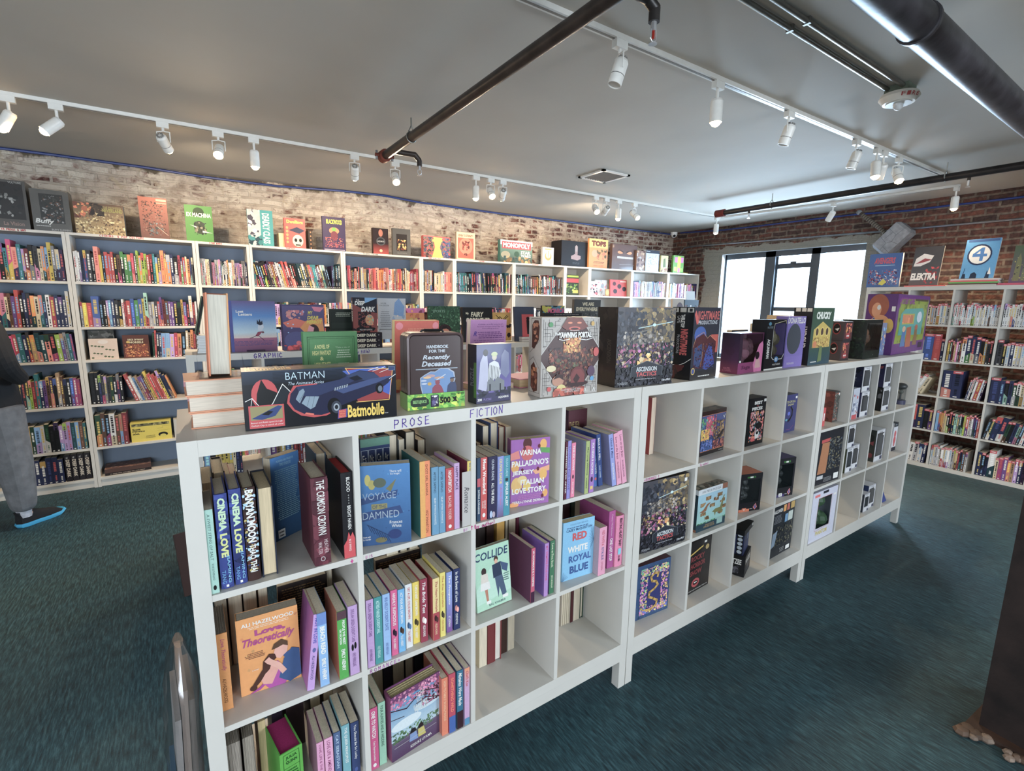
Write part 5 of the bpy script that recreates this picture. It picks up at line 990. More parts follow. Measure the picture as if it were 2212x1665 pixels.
carton('F',ZR[2],(92,1412),(402,1285),(125,905),(415,800),.06,(40,74,120),'puzzle box with a golden snake among pink flowers, bottom row, '+c,
  [('b',0,0,1,1,60,.05,[(36,70,110),(50,90,130)],1),('r',.1,.07,.95,.93,(40,44,110)),('b',.1,.07,.32,.93,70,.05,[(226,130,180),(236,210,90),(120,190,150),(200,120,200)],2),('b',.72,.07,.95,.93,60,.05,[(226,130,180),(236,210,90),(200,120,200),(240,170,120)],3),('b',.1,.78,.95,.93,50,.05,[(226,150,190),(236,210,90),(120,190,150)],4),('b',.1,.07,.95,.2,50,.05,[(226,130,180),(90,110,200),(236,210,90)],5),
   ('l',[(.3,.14),(.45,.12),(.6,.18),(.62,.26),(.5,.32),(.36,.38),(.38,.46),(.52,.5),(.62,.56),(.56,.63),(.44,.66),(.4,.74),(.5,.8),(.62,.78),(.6,.72)],.011,(206,160,60)),('l',[(.3,.14),(.2,.16),(.16,.2)],.005,(206,160,60))],
  sidec=(44,80,150), side=[('t','SERPENT',.3,.4,.7,.8,(120,170,220),dict(rot=90)),('r',.2,.05,.8,.2,WHI),('r',.1,.85,.9,.95,WHI)], topc=(90,50,60), mt='gloss', name='puzzle_box')
carton('F',ZR[2],(592,1165),(785,1052),(625,665),(843,592),.06,(34,28,28),'black box with dripping red lettering and red lips, bottom row, '+c,
  [('p',[(0,.78),(.6,.87),(.6,.84),(0,.75)],(220,180,50)),('t','ROCKY',.04,.62,.7,.72,(150,36,40),dict(bold=.03,shear=.1)),('t','HORROR',.04,.48,.74,.58,(150,36,40),dict(bold=.03,shear=.1)),('t','SHOW',.04,.34,.6,.44,(150,36,40),dict(bold=.03,shear=.1)),('e',.33,.18,.19,.085,(190,40,50)),('e',.33,.18,.12,.04,(40,16,18)),('r',.26,.175,.4,.195,WHI),('r',.64,.9,.76,.94,WHI),('e',.8,.8,.09,.05,(190,160,90)),('t','A PARTY GAME WITH SINGING, STARRING YOU',.03,.03,.93,.055,WHI)], topc=(44,38,38), mt='wrap')
# rotated dice-game boxes in the third bottom cubby
def posbox(name, corner, yaw, w, d, h, z, col, label, ops=(), side=(), top=(), topc=None, cat='box', mt='gloss', right=()):
    b = MB(); b.box(0,w,0,d,0,h,col,top=topc or col); Face(b,(0,0,0),(1,0,0),(0,0,1),w,h).draw(list(ops)); Face(b,(0,d,0),(0,-1,0),(0,0,1),d,h).draw(list(side)); Face(b,(0,0,h),(1,0,0),(0,1,0),w,d).draw(list(top)); Face(b,(w,0,0),(0,1,0),(0,0,1),d,h).draw(list(right))
    o = b.build(name, M[mt]); o.location = (corner[0], corner[1], z+.0005); o.rotation_euler = (0,0,yaw); return tag(o, label, cat)
q = rz(px('F',(1122,998)), ZR[2]); q.y = max(q.y, .01)
yah = [('p',[(0,0),(1,0),(1,.85),(0,1)],(22,22,26)),('t','YAHTZEE',.08,.55,.85,.8,WHI,dict(bold=.03)),('b',.25,.1,.75,.5,16,.1,[(60,60,70),(90,90,100)],3)]
posbox('boxed_game', (q.x, q.y), math.radians(20), .145, .11, .115, ZR[2], (20,20,24), 'black dice-game box turned cornerwise, lowest of its stack, '+c, yah, yah)
posbox('boxed_game', (q.x+.0, q.y+.015), math.radians(20), .125, .10, .12, ZR[2]+.1155, (28,40,84), 'navy dice-game box resting on the black one, '+c, [('r',.1,.1,.9,.5,(40,56,110)),('x',.5,.55,.9,.8,3,(150,170,200),3)], [('r',.65,.02,.95,.98,(20,20,24))]+[('e',.8,.12+i*.19,.12,.08,(190,200,210)) for i in range(5)])
posbox('boxed_game', (q.x-.03, q.y+.0), math.radians(16), .165, .135, .028, ZR[2]+.236, (16,16,20), 'flat black box topping the dice-game stack, '+c, [('r',.85,.3,.95,.8,WHI)], (), [('e',.55,.5,.28,.16,(60,60,62)),('r',.02,.6,.25,.9,(90,90,94))])
carton('F',ZR[2],(1362,828),(1562,713),(1408,332),(1588,270),.06,(38,42,48),'dark box with its crowded back shown, bottom row right cubby, '+c,
  [('t','HALLOWEEN',.02,.86,.42,.93,WHI,dict(bold=.02)),('r',.46,.84,.58,.97,(226,150,40)),('r',.62,.84,.74,.97,(190,80,50)),('r',.8,.84,.98,.97,(190,150,60)),('x',.04,.66,.4,.82,6,(130,134,140),3),('r',.55,.62,.68,.78,(100,150,190)),('r',.7,.62,.92,.8,(190,200,190)),('b',.05,.2,.95,.6,70,.05,[(60,64,64),(90,90,80),(44,48,52),(110,104,80)],5),('p',[(.0,.2),(.16,.24),(.24,.52),(.04,.48)],(130,150,170)),('r',.72,.04,.9,.12,WHI),('x',.4,.05,.66,.14,3,(150,150,150),3)], topc=(34,34,38), mt='gloss')

# ---------------------------------------------------------------- figure boxes in the far unit
c = 'far island unit'
posX = lambda p, y: ry(px('G', p), y).x
def gb(row, bl_, br_, tl_, tr_, dep, col, lab, ops=(), **kw): return carton('G',ZR[row],bl_,br_,tl_,tr_,dep,col,lab+c,ops,**kw)
gb(0,(322,540),(357,530),(326,325),(370,318),.08,(70,70,66),'upright box with a brown side and grey picture, first top cubby, ',[('b',.05,.05,.95,.95,50,.14,[(150,150,140),(70,80,74),(110,110,96),(200,90,60)],2),('r',.75,.88,.95,.95,WHI)],sidec=(120,50,36),side=[('b',0,0,1,1,20,.2,[(140,60,40),(90,40,30)],3)],topc=(50,40,38),yfix=.058)
gb(0,(250,565),(268,558),(256,440),(276,436),.04,(206,50,50),'small red box in front of the brown-sided one, ',[('r',.3,.3,.7,.7,WHI)],yfix=.04)
PX = [((486,290),(522,302),'dark patterned side',.10)]
def popbox(x, y, z, lab, side=(60,60,80), w=.115, d=.09, h=.16, mode='face', fr=(222,222,226)):
    """white-framed figure box with a clear front"""
    o = empty('figure_box', (x, y, z+.0005), 0, lab, 'box', None); b = MB(); f = .012
    b.box(0,w,0,.0015,0,.035,fr); b.box(0,w,0,.0015,h-.022,h,fr); b.box(0,f,0,.0015,.035,h-.022,fr); b.box(w-f,w,0,.0015,.035,h-.022,fr)
    b.box(0,.0015,.0015,d,0,h,side); b.box(w-.0015,w,.0015,d,0,h,(206,206,212)); b.box(0,w,d-.0015,d,0,h,(214,214,218)); b.box(0,w,.0015,d,0,.0015,fr); b.box(0,w,.0015,d,h-.0015,h,fr)
    Face(b,(0,d,0),(0,-1,0),(0,0,1),d,h).draw([('b',.1,.1,.9,.9,14,.2,[mix(side,(220,220,230),.5),side,sh(side,.6),(170,60,70)],int(x*1000)%97)])
    Face(b,(0,0,0),(1,0,0),(0,0,1),w,h).draw([('t','FIGURE',.3,.9,.7,.95,(40,40,60)),('r',.7,.03,.95,.14,(60,60,90)),('l',[(.02,.02),(.98,.02),(.98,.98),(.02,.98),(.02,.02)],.0015,(70,70,90)),('r',.75,.80,.88,.86,WHI)])
    b.build('carton', M['gloss'], o)
    c_ = MB(); c_.face([(f,.0008,.035),(w-f,.0008,.035),(w-f,.0008,h-.022),(f,.0008,h-.022)], (255,)*3); c_.build('clear_window', M['clear'], o)
    g = MB(); g.ball((w/2,d*.5,h*.62),w*.24,(170,156,146),n=14,k=9,sc=(1.1,.9,.95)); g.ball((w/2,d*.5,h*.36),w*.15,(110,110,130),n=10,k=7,sc=(1,.8,1.4)); g.tube((w/2,d*.5,.003),(w/2,d*.5,h*.3),w*.07,(60,60,70),8); g.build('toy_figure', M['gloss'], o, True)
    return o
BX3 = 2*(U+.0005)+.038; CS = CELL+.016
popbox(3.534, .03, ZR[0], 'clear-fronted figure box, lower of two stacked in the second top cubby, '+c, (60,60,110))
popbox(3.530, .035, ZR[0]+.161, 'clear-fronted figure box, upper of two stacked in the second top cubby, '+c, (30,34,70))
gb(0,(455,525),(500,508),(478,300),(520,292),.07,(196,200,214),'white figure card box left of the stacked pair, ',[('b',.1,.1,.9,.8,20,.15,[(190,60,70),(120,130,160),(230,230,236)],3),('r',.1,0,.9,.14,(200,50,60))],yfix=.03)
popbox(3.882, .035, ZR[0], 'clear-fronted figure box, lower of two stacked in the third top cubby, '+c, (24,26,30))
popbox(3.878, .04, ZR[0]+.161, 'clear-fronted figure box, upper of two stacked in the third top cubby, '+c, (40,36,84))
o = empty('domed_figure_case', (4.315, .075, ZR[0]+.0005), 0, 'clear domed figure case with a dark cap, last top cubby, '+c, 'toy')
b = MB(); b.tube((0,0,0),(0,0,.03),.036,(60,60,90),16); b.build('base', M['gloss'], o, True)
b = MB(); b.tube((0,0,.03),(0,0,.13),.032,(255,)*3,16,caps=False); b.build('clear_cover', M['clear'], o, True)
b = MB(); b.ball((0,0,.13),.036,(60,62,62),sc=(1,1,.7),n=16); b.build('cap', M['gloss'], o, True)
b = MB(); b.ball((0,0,.09),.018,(120,120,110)); b.tube((0,0,.03),(0,0,.09),.008,(90,90,90),8); b.build('toy_figure', M['gloss'], o, True)
gb(1,(196,1000),(366,945),(240,610),(408,578),.09,(40,40,46),'large dark box with an orange inset panel, first middle cubby, ',[('p',[(.05,.2),(.4,.2),(.45,.78),(.14,.78)],(176,110,60)),('p',[(.1,.78),(.48,.8),(.46,.86),(.1,.84)],(190,50,44)),('b',.42,.25,.98,.85,80,.05,[(70,80,90),(110,110,104),(50,54,64),(130,120,90)],2),('r',.05,.1,.3,.17,(200,200,200)),('x',.3,.03,.7,.12,4,(150,150,150),1),('r',.75,.04,.95,.15,WHI)],topc=(50,36,34))
popbox(3.43, .03, ZR[1], 'clear-fronted figure box, lower left of three in the second middle cubby, '+c, (80,90,60), w=.09)
popbox(3.425, .035, ZR[1]+.161, 'olive clear-fronted figure box, topmost of three in the second middle cubby, '+c, (110,120,60), w=.10, h=.15)
popbox(3.545, .045, ZR[1], 'clear-fronted figure box with a dark-haired toy, right one, second middle cubby, '+c, (60,60,60), w=.10)
popbox(3.860, .03, ZR[1], 'wide white-framed figure box with a greenish toy, third middle cubby, '+c, (60,64,60), w=.135, d=.12, h=.22)
posbox('figure_box',(4.275,.07),0,.075,.09,.21,ZR[1],(214,214,220),'tall box with a red figure outline and dark bands, last middle cubby, '+c,[('r',0,.86,1,1,(30,40,50)),('r',0,0,1,.13,(36,34,50)),('e',.5,.6,.25,.12,(200,50,56)),('e',.5,.38,.3,.14,(200,50,56)),('r',.35,.16,.65,.3,(190,40,50)),('t','Disney',.3,.9,.75,.96,(200,210,220),dict(shear=.2))],topc=(40,50,60))
carton('G',ZR[2],(148,1418),(325,1330),(185,1045),(352,1010),.10,(206,206,222),'white window box with gold lettering, first bottom cubby, '+c,[('r',.08,.90,.28,.95,(226,90,90)),('r',.4,.93,.62,.98,(40,40,50)),('t','PHANTOM',.26,.10,.72,.19,(206,186,90),dict(bold=.04)),('l',[(.2,.2),(.2,.24),(.26,.86),(.8,.86),(.78,.24),(.2,.2)],.002,(190,80,80)),('r',.85,.82,.95,.86,WHI)],window=(.24,.24,.78,.86),inner=(120,116,120),parts=lambda o,w,h,d: tray_blob((90,130,80),7)(o,w,h,d),name='window_box',topc=(190,190,206),sidec=(190,190,206))
popbox(3.885, .04, ZR[2], 'blue-sided figure box, right one in the third bottom cubby, '+c, (40,60,110), h=.17)
popbox(3.80, .03, ZR[2], 'clear-fronted figure box standing left of the blue-sided one, '+c, (70,80,100), w=.085, h=.13)
for k,(dy,z_,lab) in enumerate(((.10,ZR[2],'blue wedge-shaped stand on the bottom of the last cubby, '),(.16,ZR[2]+.0,'second blue wedge stand behind, last bottom cubby, '))):
    b = MB(); P = [(0,0,0),(.07,0,0),(.07,.05,0),(0,.05,0)]; z9 = .17 if k == 0 else .31
    b.face([P[0],P[1],(.005,.02,z9*.7)],(40,60,140)); b.face([P[1],P[2],(.005,.02,z9*.7)],(30,46,120)); b.face([P[2],P[3],(.005,.02,z9*.7)],(30,46,120)); b.face([P[3],P[0],(.005,.02,z9*.7)],(40,60,140)); b.face(P[::-1],(40,60,140))
    o = b.build('wedge_stand', M['gloss']); o.location = (4.13+.06*k, .03+.07*k, z_+.0005); tag(o, lab+c, 'stand')

# ---------------------------------------------------------------- display on top of the island
Z = T_
def lying(x0, y0, z0, w, h, t, cov, label, yaw=0, edge='e', cat=None, group=None, **kw):
    """book lying flat, front board up; edge 'e': fore edge to us, 's': spine to us"""
    cat = cat or BCAT; b, p = book_mesh(w, h, t, cov, **kw); o = empty('comic_book' if cat == 'comic' else 'book', label=label, cat=cat, group=group)
    if edge == 'e': L_ = Matrix(((0,0,1,0),(-1,0,0,w),(0,-1,0,t),(0,0,0,1)))
    else: L_ = Matrix(((0,0,-1,h),(1,0,0,0),(0,-1,0,t),(0,0,0,1)))
    o.matrix_world = Matrix.Translation((x0, y0, z0+.0004)) @ Matrix.Rotation(yaw, 4, 'Z') @ L_
    b.build('cover', M['print'], o); p.build('page_block', M['page'], o); return o
for k, l in enumerate(('lowest','middle','topmost')):
    lying(.024+(.006,.003,0)[k], .112, Z+k*.0392, .150, .205, .0385, (228,146,96), 'orange hardback lying flat, %s of the corner stack on the island'%l, yaw=(-.02,.0,.015)[k], hard=True, page=(206,194,178),
      front_ops=[('b',0,0,1,1,24,.12,[(236,170,110),(220,120,80),(180,120,160)],k)], spinec=(190,130,140))
sz = Z+3*.0392+.001
o = empty('acrylic_stand', (.055, .12, sz), 0, 'clear acrylic book stand on the orange stack', 'stand')
b = MB(); b.box(0,.11,0,.12,0,.003,(255,)*3); b.face([(.0,0,.003),(.0,.1,.003),(.0,.1,.10)],(255,)*3); b.face([(.10,.0,.003),(.10,.1,.003),(.10,.1,.05)],(255,)*3); b.build('panel', M['clear'], o)
book((.076,.125,sz+.0035),'e',.13,.198,.046,(226,120,60),'thick orange hardback standing on the acrylic stand, page edges to the camera',hard=True,page=(196,190,176),lean=.03,backc=(226,150,70))
# the toy car carton
BB = [('r',0,0,1,1,(14,16,26)),('g',.0,.78,1,1,(20,30,46),(40,54,76))]+[('l',[(.18,.79+i*.024),(.62,.79+i*.024)],.0008,(8,10,16)) for i in range(8)]+[
 ('e',.125,.60,.078,.26,(196,30,36)),('p',[(.07,.36),(.08,.62),(.11,.86),(.14,.7),(.2,.62),(.2,.36)],(16,16,20)),('p',[(.1,.3),(.17,.42),(.235,.76),(.28,.62),(.23,.4),(.14,.26)],(28,34,44)),('l',[(.12,.3),(.17,.44),(.235,.76),(.28,.62)],.0016,WHI),('l',[(.01,.50),(.05,.55),(.09,.40),(.11,.34)],.0014,WHI),('l',[(.05,.55),(.04,.40)],.001,WHI),
 ('p',[(.64,.98),(.98,.93),(.95,.36),(.72,.34)],(150,30,34)),('p',[(.62,.93),(.92,.99),(.93,.95),(.65,.86)],(30,80,180)),('p',[(.92,.8),(.965,.7),(.955,.42),(.90,.5)],(30,80,180)),('l',[(.64,.98),(.975,.93),(.945,.34),(.71,.34)],.0016,(236,180,60)),('l',[(.64,.98),(.67,.86)],.0016,(236,180,60)),
 ('p',[(.255,.42),(.29,.28),(.34,.18),(.42,.13),(.50,.14),(.57,.22),(.58,.3),(.46,.5),(.45,.74),(.30,.72),(.265,.56)],(190,40,44)),
 ('p',[(.27,.44),(.30,.30),(.37,.19),(.47,.16),(.54,.20),(.60,.30),(.70,.38),(.86,.52),(.94,.66),(.985,.80),(.88,.74),(.84,.88),(.74,.93),(.66,.86),(.60,.78),(.46,.72),(.32,.70),(.28,.58)],(28,32,66)),
 ('p',[(.32,.70),(.46,.72),(.60,.78),(.66,.84),(.70,.74),(.56,.60),(.44,.50),(.34,.54)],(38,50,92)),('p',[(.64,.84),(.74,.92),(.84,.87),(.88,.78),(.78,.74),(.70,.75)],(44,60,100)),('p',[(.66,.80),(.72,.84),(.76,.76),(.70,.74)],(20,24,40)),('p',[(.56,.6),(.82,.76),(.985,.80),(.86,.68),(.62,.52)],(56,74,124)),
 ('p',[(.31,.48),(.335,.62),(.36,.66),(.37,.60),(.335,.40)],(130,150,166)),('p',[(.345,.40),(.375,.52),(.46,.50),(.43,.32),(.40,.28)],(136,156,172)),('l',[(.33,.44),(.37,.60)],.0006,(40,50,70)),('l',[(.40,.52),(.38,.34)],.0006,(40,50,70)),('l',[(.43,.51),(.41,.31)],.0006,(40,50,70)),
 ('e',.555,.30,.045,.155,(14,14,20)),('e',.57,.28,.034,.115,(60,66,80)),('e',.57,.28,.02,.07,(160,170,180)),('e',.57,.28,.012,.04,(30,34,44)),('e',.875,.57,.028,.1,(14,14,20)),('e',.88,.56,.016,.06,(110,120,134)),
 *[('p',[(.56+i*.016,.585+i*.009),(.568+i*.016,.585+i*.009),(.575+i*.016,.64+i*.009),(.565+i*.016,.64+i*.009)],(150,160,170)) for i in range(6)],('p',[(.36,.20),(.42,.17),(.42,.2),(.37,.23)],(220,90,60)),('l',[(.80,.92),(.87,.97)],.0012,WHI),('l',[(.83,.90),(.92,.97)],.0012,WHI),('l',[(.88,.87),(.96,.94)],.0012,WHI),('l',[(.95,.74),(.995,.82)],.0016,WHI),
 ('r',.025,.03,.235,.42,(196,36,44)),('r',.035,.17,.225,.40,(150,140,90)),('p',[(.04,.2),(.12,.3),(.2,.4),(.225,.38),(.18,.22),(.1,.17)],(36,60,120)),('p',[(.1,.26),(.14,.32),(.17,.3),(.14,.24)],(16,18,26)),
 ('t','Batman and Robin speed through',.035,.105,.22,.14,WHI),('t','Gotham City, in search of crime!',.035,.055,.225,.09,WHI),
 ('t','BATMAN',.255,.83,.50,.955,(200,226,240),dict(bold=-.012)),('t','The Animated Series',.27,.735,.495,.79,(190,206,220),dict(shear=.3)),
 ('p',[(.575,.06),(.64,.08),(.645,.24),(.58,.22)],(50,60,150)),('p',[(.58,.07),(.63,.08),(.635,.23),(.585,.22)],(200,40,50)),('t','Pull Out',.588,.18,.628,.21,(240,160,60)),('t','Wheel',.590,.135,.625,.165,(240,160,60)),('t','Slashers!',.586,.09,.630,.12,(240,160,60)),
 ('t','Batmobile',.645,.06,.905,.30,(240,200,50),dict(bold=.03)),('t','Kenner',.91,.08,.935,.1,WHI),('r',.945,.9,.99,.97,(40,60,110)),('l',[(.945,.9),(.99,.9),(.99,.97),(.945,.97),(.945,.9)],.0006,(150,170,200))]
carton('H',Z,(508,985),(1540,880),(470,565),(1535,545),.085,(14,16,26),'long black toy car box with big yellow lettering at the island corner',BB,side=[('g',0,0,1,1,(60,40,36),(110,80,60))],topc=(40,40,48),top=[('t','Batmobile',.02,.15,.30,.85,(230,180,60),dict(bold=.03)),('r',.35,.1,.5,.9,(90,70,60)),('b',.5,.1,1,.9,16,.06,[(70,80,110),(120,70,70),(50,60,90)],3)],mt='foil',name='toy_box')
# tin lunchbox on its green sleeve
a, yaw, w, h = quadbox('H',Z,(1618,848),(2008,812),(1612,312),(2005,318)); 
o = empty('tin_lunchbox', (a.x, a.y+.004, Z+.0005), yaw, 'dark brown tin lunchbox with a green card sleeve, fourth item along the island', 'lunchbox')
w -= .002; d = .072; h0 = .052
def rrect(w, h, r, n=6, x0=0, z0=0):
    P = []
    for cx, cz, a0 in ((w-r, h-r, 0), (r, h-r, 90), (r, r, 180), (w-r, r, 270)):
        for i in range(n+1): t = math.radians(a0+90*i/n); P.append((x0+cx+r*math.cos(t), z0+cz+r*math.sin(t)))
    return P
BR = (70,52,52)
def rshell(b, w, h, r, y0, y1, col, x0=0, z0=0, cap0=True, cap1=True):
    P = rrect(w, h, r, 6, x0, z0); n = len(P)
    for i in range(n):
        (xa, za), (xb, zb) = P[i], P[(i+1) % n]; b.face([(xa,y0,za),(xa,y1,za),(xb,y1,zb),(xb,y0,zb)], col)
    if cap0: b.face([(x,y0,z) for x, z in P[::-1]], col)
    if cap1: b.face([(x,y1,z) for x, z in P], col)
b = MB(); rshell(b, w-.004, h, .018, .002, d*.45, BR, .002, .001, cap0=False); rshell(b, w-.004, h, .018, d*.47, d, sh(BR,.9), .002, .001)
P1 = rrect(w-.004, h, .018, 6, .002, .001); P2 = rrect(w-.016, h-.012, .014, 6, .008, .007); P3 = rrect(w-.022, h-.018, .012, 6, .011, .010)
for A_, B_, ya, yb2, cc in ((P1,P2,.002,-.0005,sh(BR,1.25)),(P2,P3,-.0005,.0015,sh(BR,.8))):
    for i in range(len(A_)):
        j = (i+1) % len(A_); b.face([(A_[i][0],ya,A_[i][1]),(B_[i][0],yb2,B_[i][1]),(B_[j][0],yb2,B_[j][1]),(A_[j][0],ya,A_[j][1])], cc)
b.face([(x,.0015,z) for x, z in P3[::-1]], BR)
F = Face(b, (0,.0013,0), (1,0,0), (0,0,1), w, h)
SIL = (196,204,214)
cl = [(.30,.46),(.40,.50),(.48,.495),(.58,.54),(.72,.53),(.82,.48),(.84,.38),(.80,.30),(.78,.18),(.26,.18),(.22,.32),(.22,.42)]
F.draw([('t','HANDBOOK',.34,.80,.72,.845,SIL,dict(bold=.03)),('t','FOR THE',.38,.745,.66,.785,SIL,dict(bold=.03)),('t','Recently',.27,.64,.75,.715,SIL,dict(bold=.03,shear=.25)),('t','Deceased',.25,.565,.77,.635,SIL,dict(bold=.03,shear=.25)),('r',.15,.525,.88,.537,(150,160,172)),('p',cl,(170,180,200)),('p',[(x*.94+.03,y*.94+.02) for x,y in cl],(100,140,190)),
 ('e',.40,.44,.08,.02,(190,150,150)),('e',.34,.42,.07,.015,(230,180,120)),('e',.55,.41,.09,.015,(200,150,120)),('l',[(.5,.38),(.66,.45)],.0025,SIL),('e',.28,.38,.05,.012,(190,200,220)),('e',.29,.34,.05,.012,(190,200,220)),('e',.38,.335,.035,.022,(210,160,50)),
 ('p',[(.42,.19),(.43,.28),(.48,.32),(.56,.32),(.60,.28),(.64,.19)],(150,60,80)),('e',.52,.345,.04,.028,(150,60,76)),('e',.52,.37,.05,.01,(150,70,80)),('p',[(.68,.19),(.70,.30),(.76,.35),(.84,.34),(.86,.28),(.86,.19)],(60,70,106)),('e',.78,.37,.035,.028,(130,100,80)),('p',[(.74,.385),(.83,.39),(.83,.41),(.75,.405)],(50,56,84))])
b.build('tin_body', M['foil'], o, False)
b = MB(); b.path([(w*.3,d*.46,h),(w*.32,d*.46,h+.006),(w*.68,d*.46,h+.006),(w*.7,d*.46,h)], .003, (40,36,36), 6); b.tube((w*.36,d*.46,h+.006),(w*.64,d*.46,h+.006),.0045,(20,20,20),8); b.build('handle', M['gloss'], o)
b = MB(); gs = h0-.006; g1_ = (110,190,60)
b.box(-.001,w+.001,-.0025,-.0012,0,gs,g1_); b.box(-.001,.0003,-.0012,d+.002,0,gs,(150,200,110)); b.box(w-.0003,w+.001,-.0012,d+.002,0,gs,g1_); b.box(-.001,w+.001,d+.001,d+.002,0,gs,g1_)
Face(b,(-.001,-.0025,0),(1,0,0),(0,0,1),w+.002,gs).draw([('b',0,0,1,1,40,.08,[(90,170,50),(150,210,60),(70,150,50),(200,220,60)],3),('p',[(.05,.35),(.1,.2),(.3,.2),(.36,.35),(.36,.6),(.3,.8),(.1,.8),(.05,.6)],(40,56,44)),('t','BEETLEJUICE',.09,.36,.32,.62,(140,200,110),dict(bold=.03)),('r',.39,.12,.53,.88,(40,36,60)),('b',.41,.2,.51,.85,14,.04,[(220,220,230),(90,80,130)],4),('t','500',.55,.3,.74,.72,(16,24,16),dict(bold=.05)),('p',[(.76,.35),(.80,.5),(.76,.7),(.81,.66),(.85,.74),(.84,.5),(.87,.34),(.81,.4)],(16,24,16)),('x',.88,.4,.98,.7,2,(60,120,40),2),('t','AQUARIUS',.86,.82,.985,.93,BLK,dict(bold=.02))])
b.build('card_sleeve', M['print'], o)
STR = [('g',0,.1,1,1,(110,90,170),(60,70,120)),('r',0,0,1,.17,(60,56,96)),('b',0,.1,1,.25,20,.08,[(60,60,80),(40,44,60)],3),('p',[(.05,.25),(.1,.7),(.2,.85),(.3,.8),(.34,.5),(.28,.2)],(190,190,214)),('e',.25,.86,.07,.06,(40,36,44)),('p',[(.3,.2),(.32,.5),(.36,.68),(.5,.72),(.62,.68),(.7,.5),(.66,.44),(.6,.3),(.5,.42),(.44,.2)],(226,228,230)),
 *[('l',[(.33+i*.045,.66-.01*i),(.33+i*.04,.34)],.0016,(24,24,30)) for i in range(8)],('e',.5,.78,.07,.055,(214,200,176)),('e',.5,.83,.09,.04,(200,206,150)),('p',[(.68,.5),(.7,.8),(.8,.9),(.92,.84),(.95,.5),(.85,.4)],(120,124,160)),('p',[(.3,.2),(.3,.36),(.4,.44),(.5,.36),(.6,.44),(.8,.36),(.8,.2)],(130,134,140)),('r',.36,.2,.4,.32,(50,50,60)),('r',.66,.2,.7,.32,(50,50,60)),('t','300',.03,.04,.15,.085,WHI,dict(bold=.03)),('t','PUZZLE',.2,.045,.42,.08,(150,130,200)),('t','AQUARIUS',.62,.05,.93,.095,WHI,dict(bold=.03))]
carton('I',Z,(92,800),(325,770),(92,388),(338,392),.05,(70,66,110),'puzzle box with a striped suit figure and 300 in white',STR,side=[('r',0,0,1,1,(50,50,60)),('r',.7,.1,1,.7,(80,120,50)),('t','PUZZLE',.3,.3,.7,.6,(140,140,150),dict(rot=90))],topc=(190,186,190),mt='wrap',name='puzzle_box')
DK = (74,40,38)
YP = [('r',0,0,1,1,(178,170,162)),('b',0,0,1,1,60,.04,[(170,162,154),(186,180,174)],7)]
for s in (0, 1):
    for t in (0, 1):
        X_ = lambda x: x if s == 0 else 1-x
        Y_ = lambda y: y if t == 0 else 1-y
        for q in ([(.03,.03),(.03,.36),(.09,.36),(.09,.12),(.22,.12),(.22,.05),(.3,.05)],[(.06,.06),(.06,.30),(.14,.30),(.14,.20),(.05,.20)],[(.12,.03),(.12,.10),(.3,.10)],[(.03,.15),(.18,.15),(.18,.24),(.03,.24)]): YP.append(('l',[(X_(a),Y_(b)) for a,b in q],.0012,(70,64,62)))
YP += [('p',[(.5,1.02),(1.03,.5),(.86,.02),(.2,-.04),(-.03,.5)][0:0] or [(.42,1),(.66,1),(1,.62),(1,.42),(.62,0),(.36,0),(0,.44),(0,.55)],(190,184,178)),('p',[(.44,1),(.64,1),(1,.60),(1,.44),(.60,0),(.38,0),(.0,.46),(.0,.53)],DK),
 ('b',.12,.3,.9,.62,170,.05,[(130,60,40),(90,44,40),(60,34,38),(160,90,50),(80,60,50),(110,110,80),(120,50,40)],11),('b',.36,.55,.66,.76,40,.05,[(226,150,60),(240,190,90),(190,100,40)],12),('b',.3,.08,.72,.34,120,.05,[(110,50,44),(70,34,38),(60,50,60),(150,110,80),(90,40,40)],13),
 ('p',[(.42,1),(.66,1),(.78,.88),(.68,.84),(.40,.84),(.32,.88)],(120,50,38)),('e',.46,.93,.04,.012,(230,120,60)),('e',.62,.93,.04,.012,(230,120,60)),('e',.54,.86,.10,.025,(206,70,44)),('e',.54,.855,.07,.014,(60,20,20)),
 ('e',.62,.25,.13,.12,(110,36,36)),('e',.62,.15,.19,.04,(60,26,28)),('p',[(.5,.16),(.5,.26),(.56,.33),(.68,.33),(.74,.26),(.74,.16)],(130,44,42)),('e',.28,.2,.10,.07,(190,130,100)),('p',[(.2,.22),(.26,.29),(.36,.27),(.38,.2),(.3,.24)],(60,34,34)),('e',.34,.09,.08,.06,(220,200,120)),('e',.16,.36,.08,.04,(226,210,160)),('e',.86,.3,.07,.07,(90,60,90)),('b',.2,.0,.75,.1,30,.06,[(170,60,40),(200,80,50)],14),('e',.94,.55,.05,.06,(200,50,44)),('p',[(.54,.2),(.60,.28),(.66,.22),(.6,.14)],(60,24,26)),
 ('t','The',.2,.775,.28,.81,WHI,dict(bold=.03)),('t','YAWNING PORTAL',.26,.735,.85,.82,(60,30,30),dict(bold=.12)),('t','YAWNING PORTAL',.265,.74,.845,.815,WHI,dict(bold=.05)),('l',[(.28,.725),(.35,.71),(.45,.725)],.0025,WHI),('l',[(.62,.725),(.75,.71),(.86,.73)],.0025,WHI),('x',.4,.828,.62,.84,1,WHI,2),
 ('e',.14,.91,.035,.03,(50,140,70)),('e',.86,.92,.03,.03,(206,160,60)),('e',.13,.1,.035,.03,(206,40,40)),('e',.88,.2,.035,.03,(60,150,200)),('t','AN ADVENTURE GAME OF',.4,.085,.66,.10,(220,170,160)),('t','FAMISHED BEASTS AND',.34,.065,.68,.083,WHI),('t','FANTASTIC FEASTS',.4,.04,.66,.06,WHI),('l',[(.74,.03),(.76,.08),(.78,.03)],.002,WHI),('l',[(.9,.03),(.92,.08),(.94,.03)],.002,WHI)]
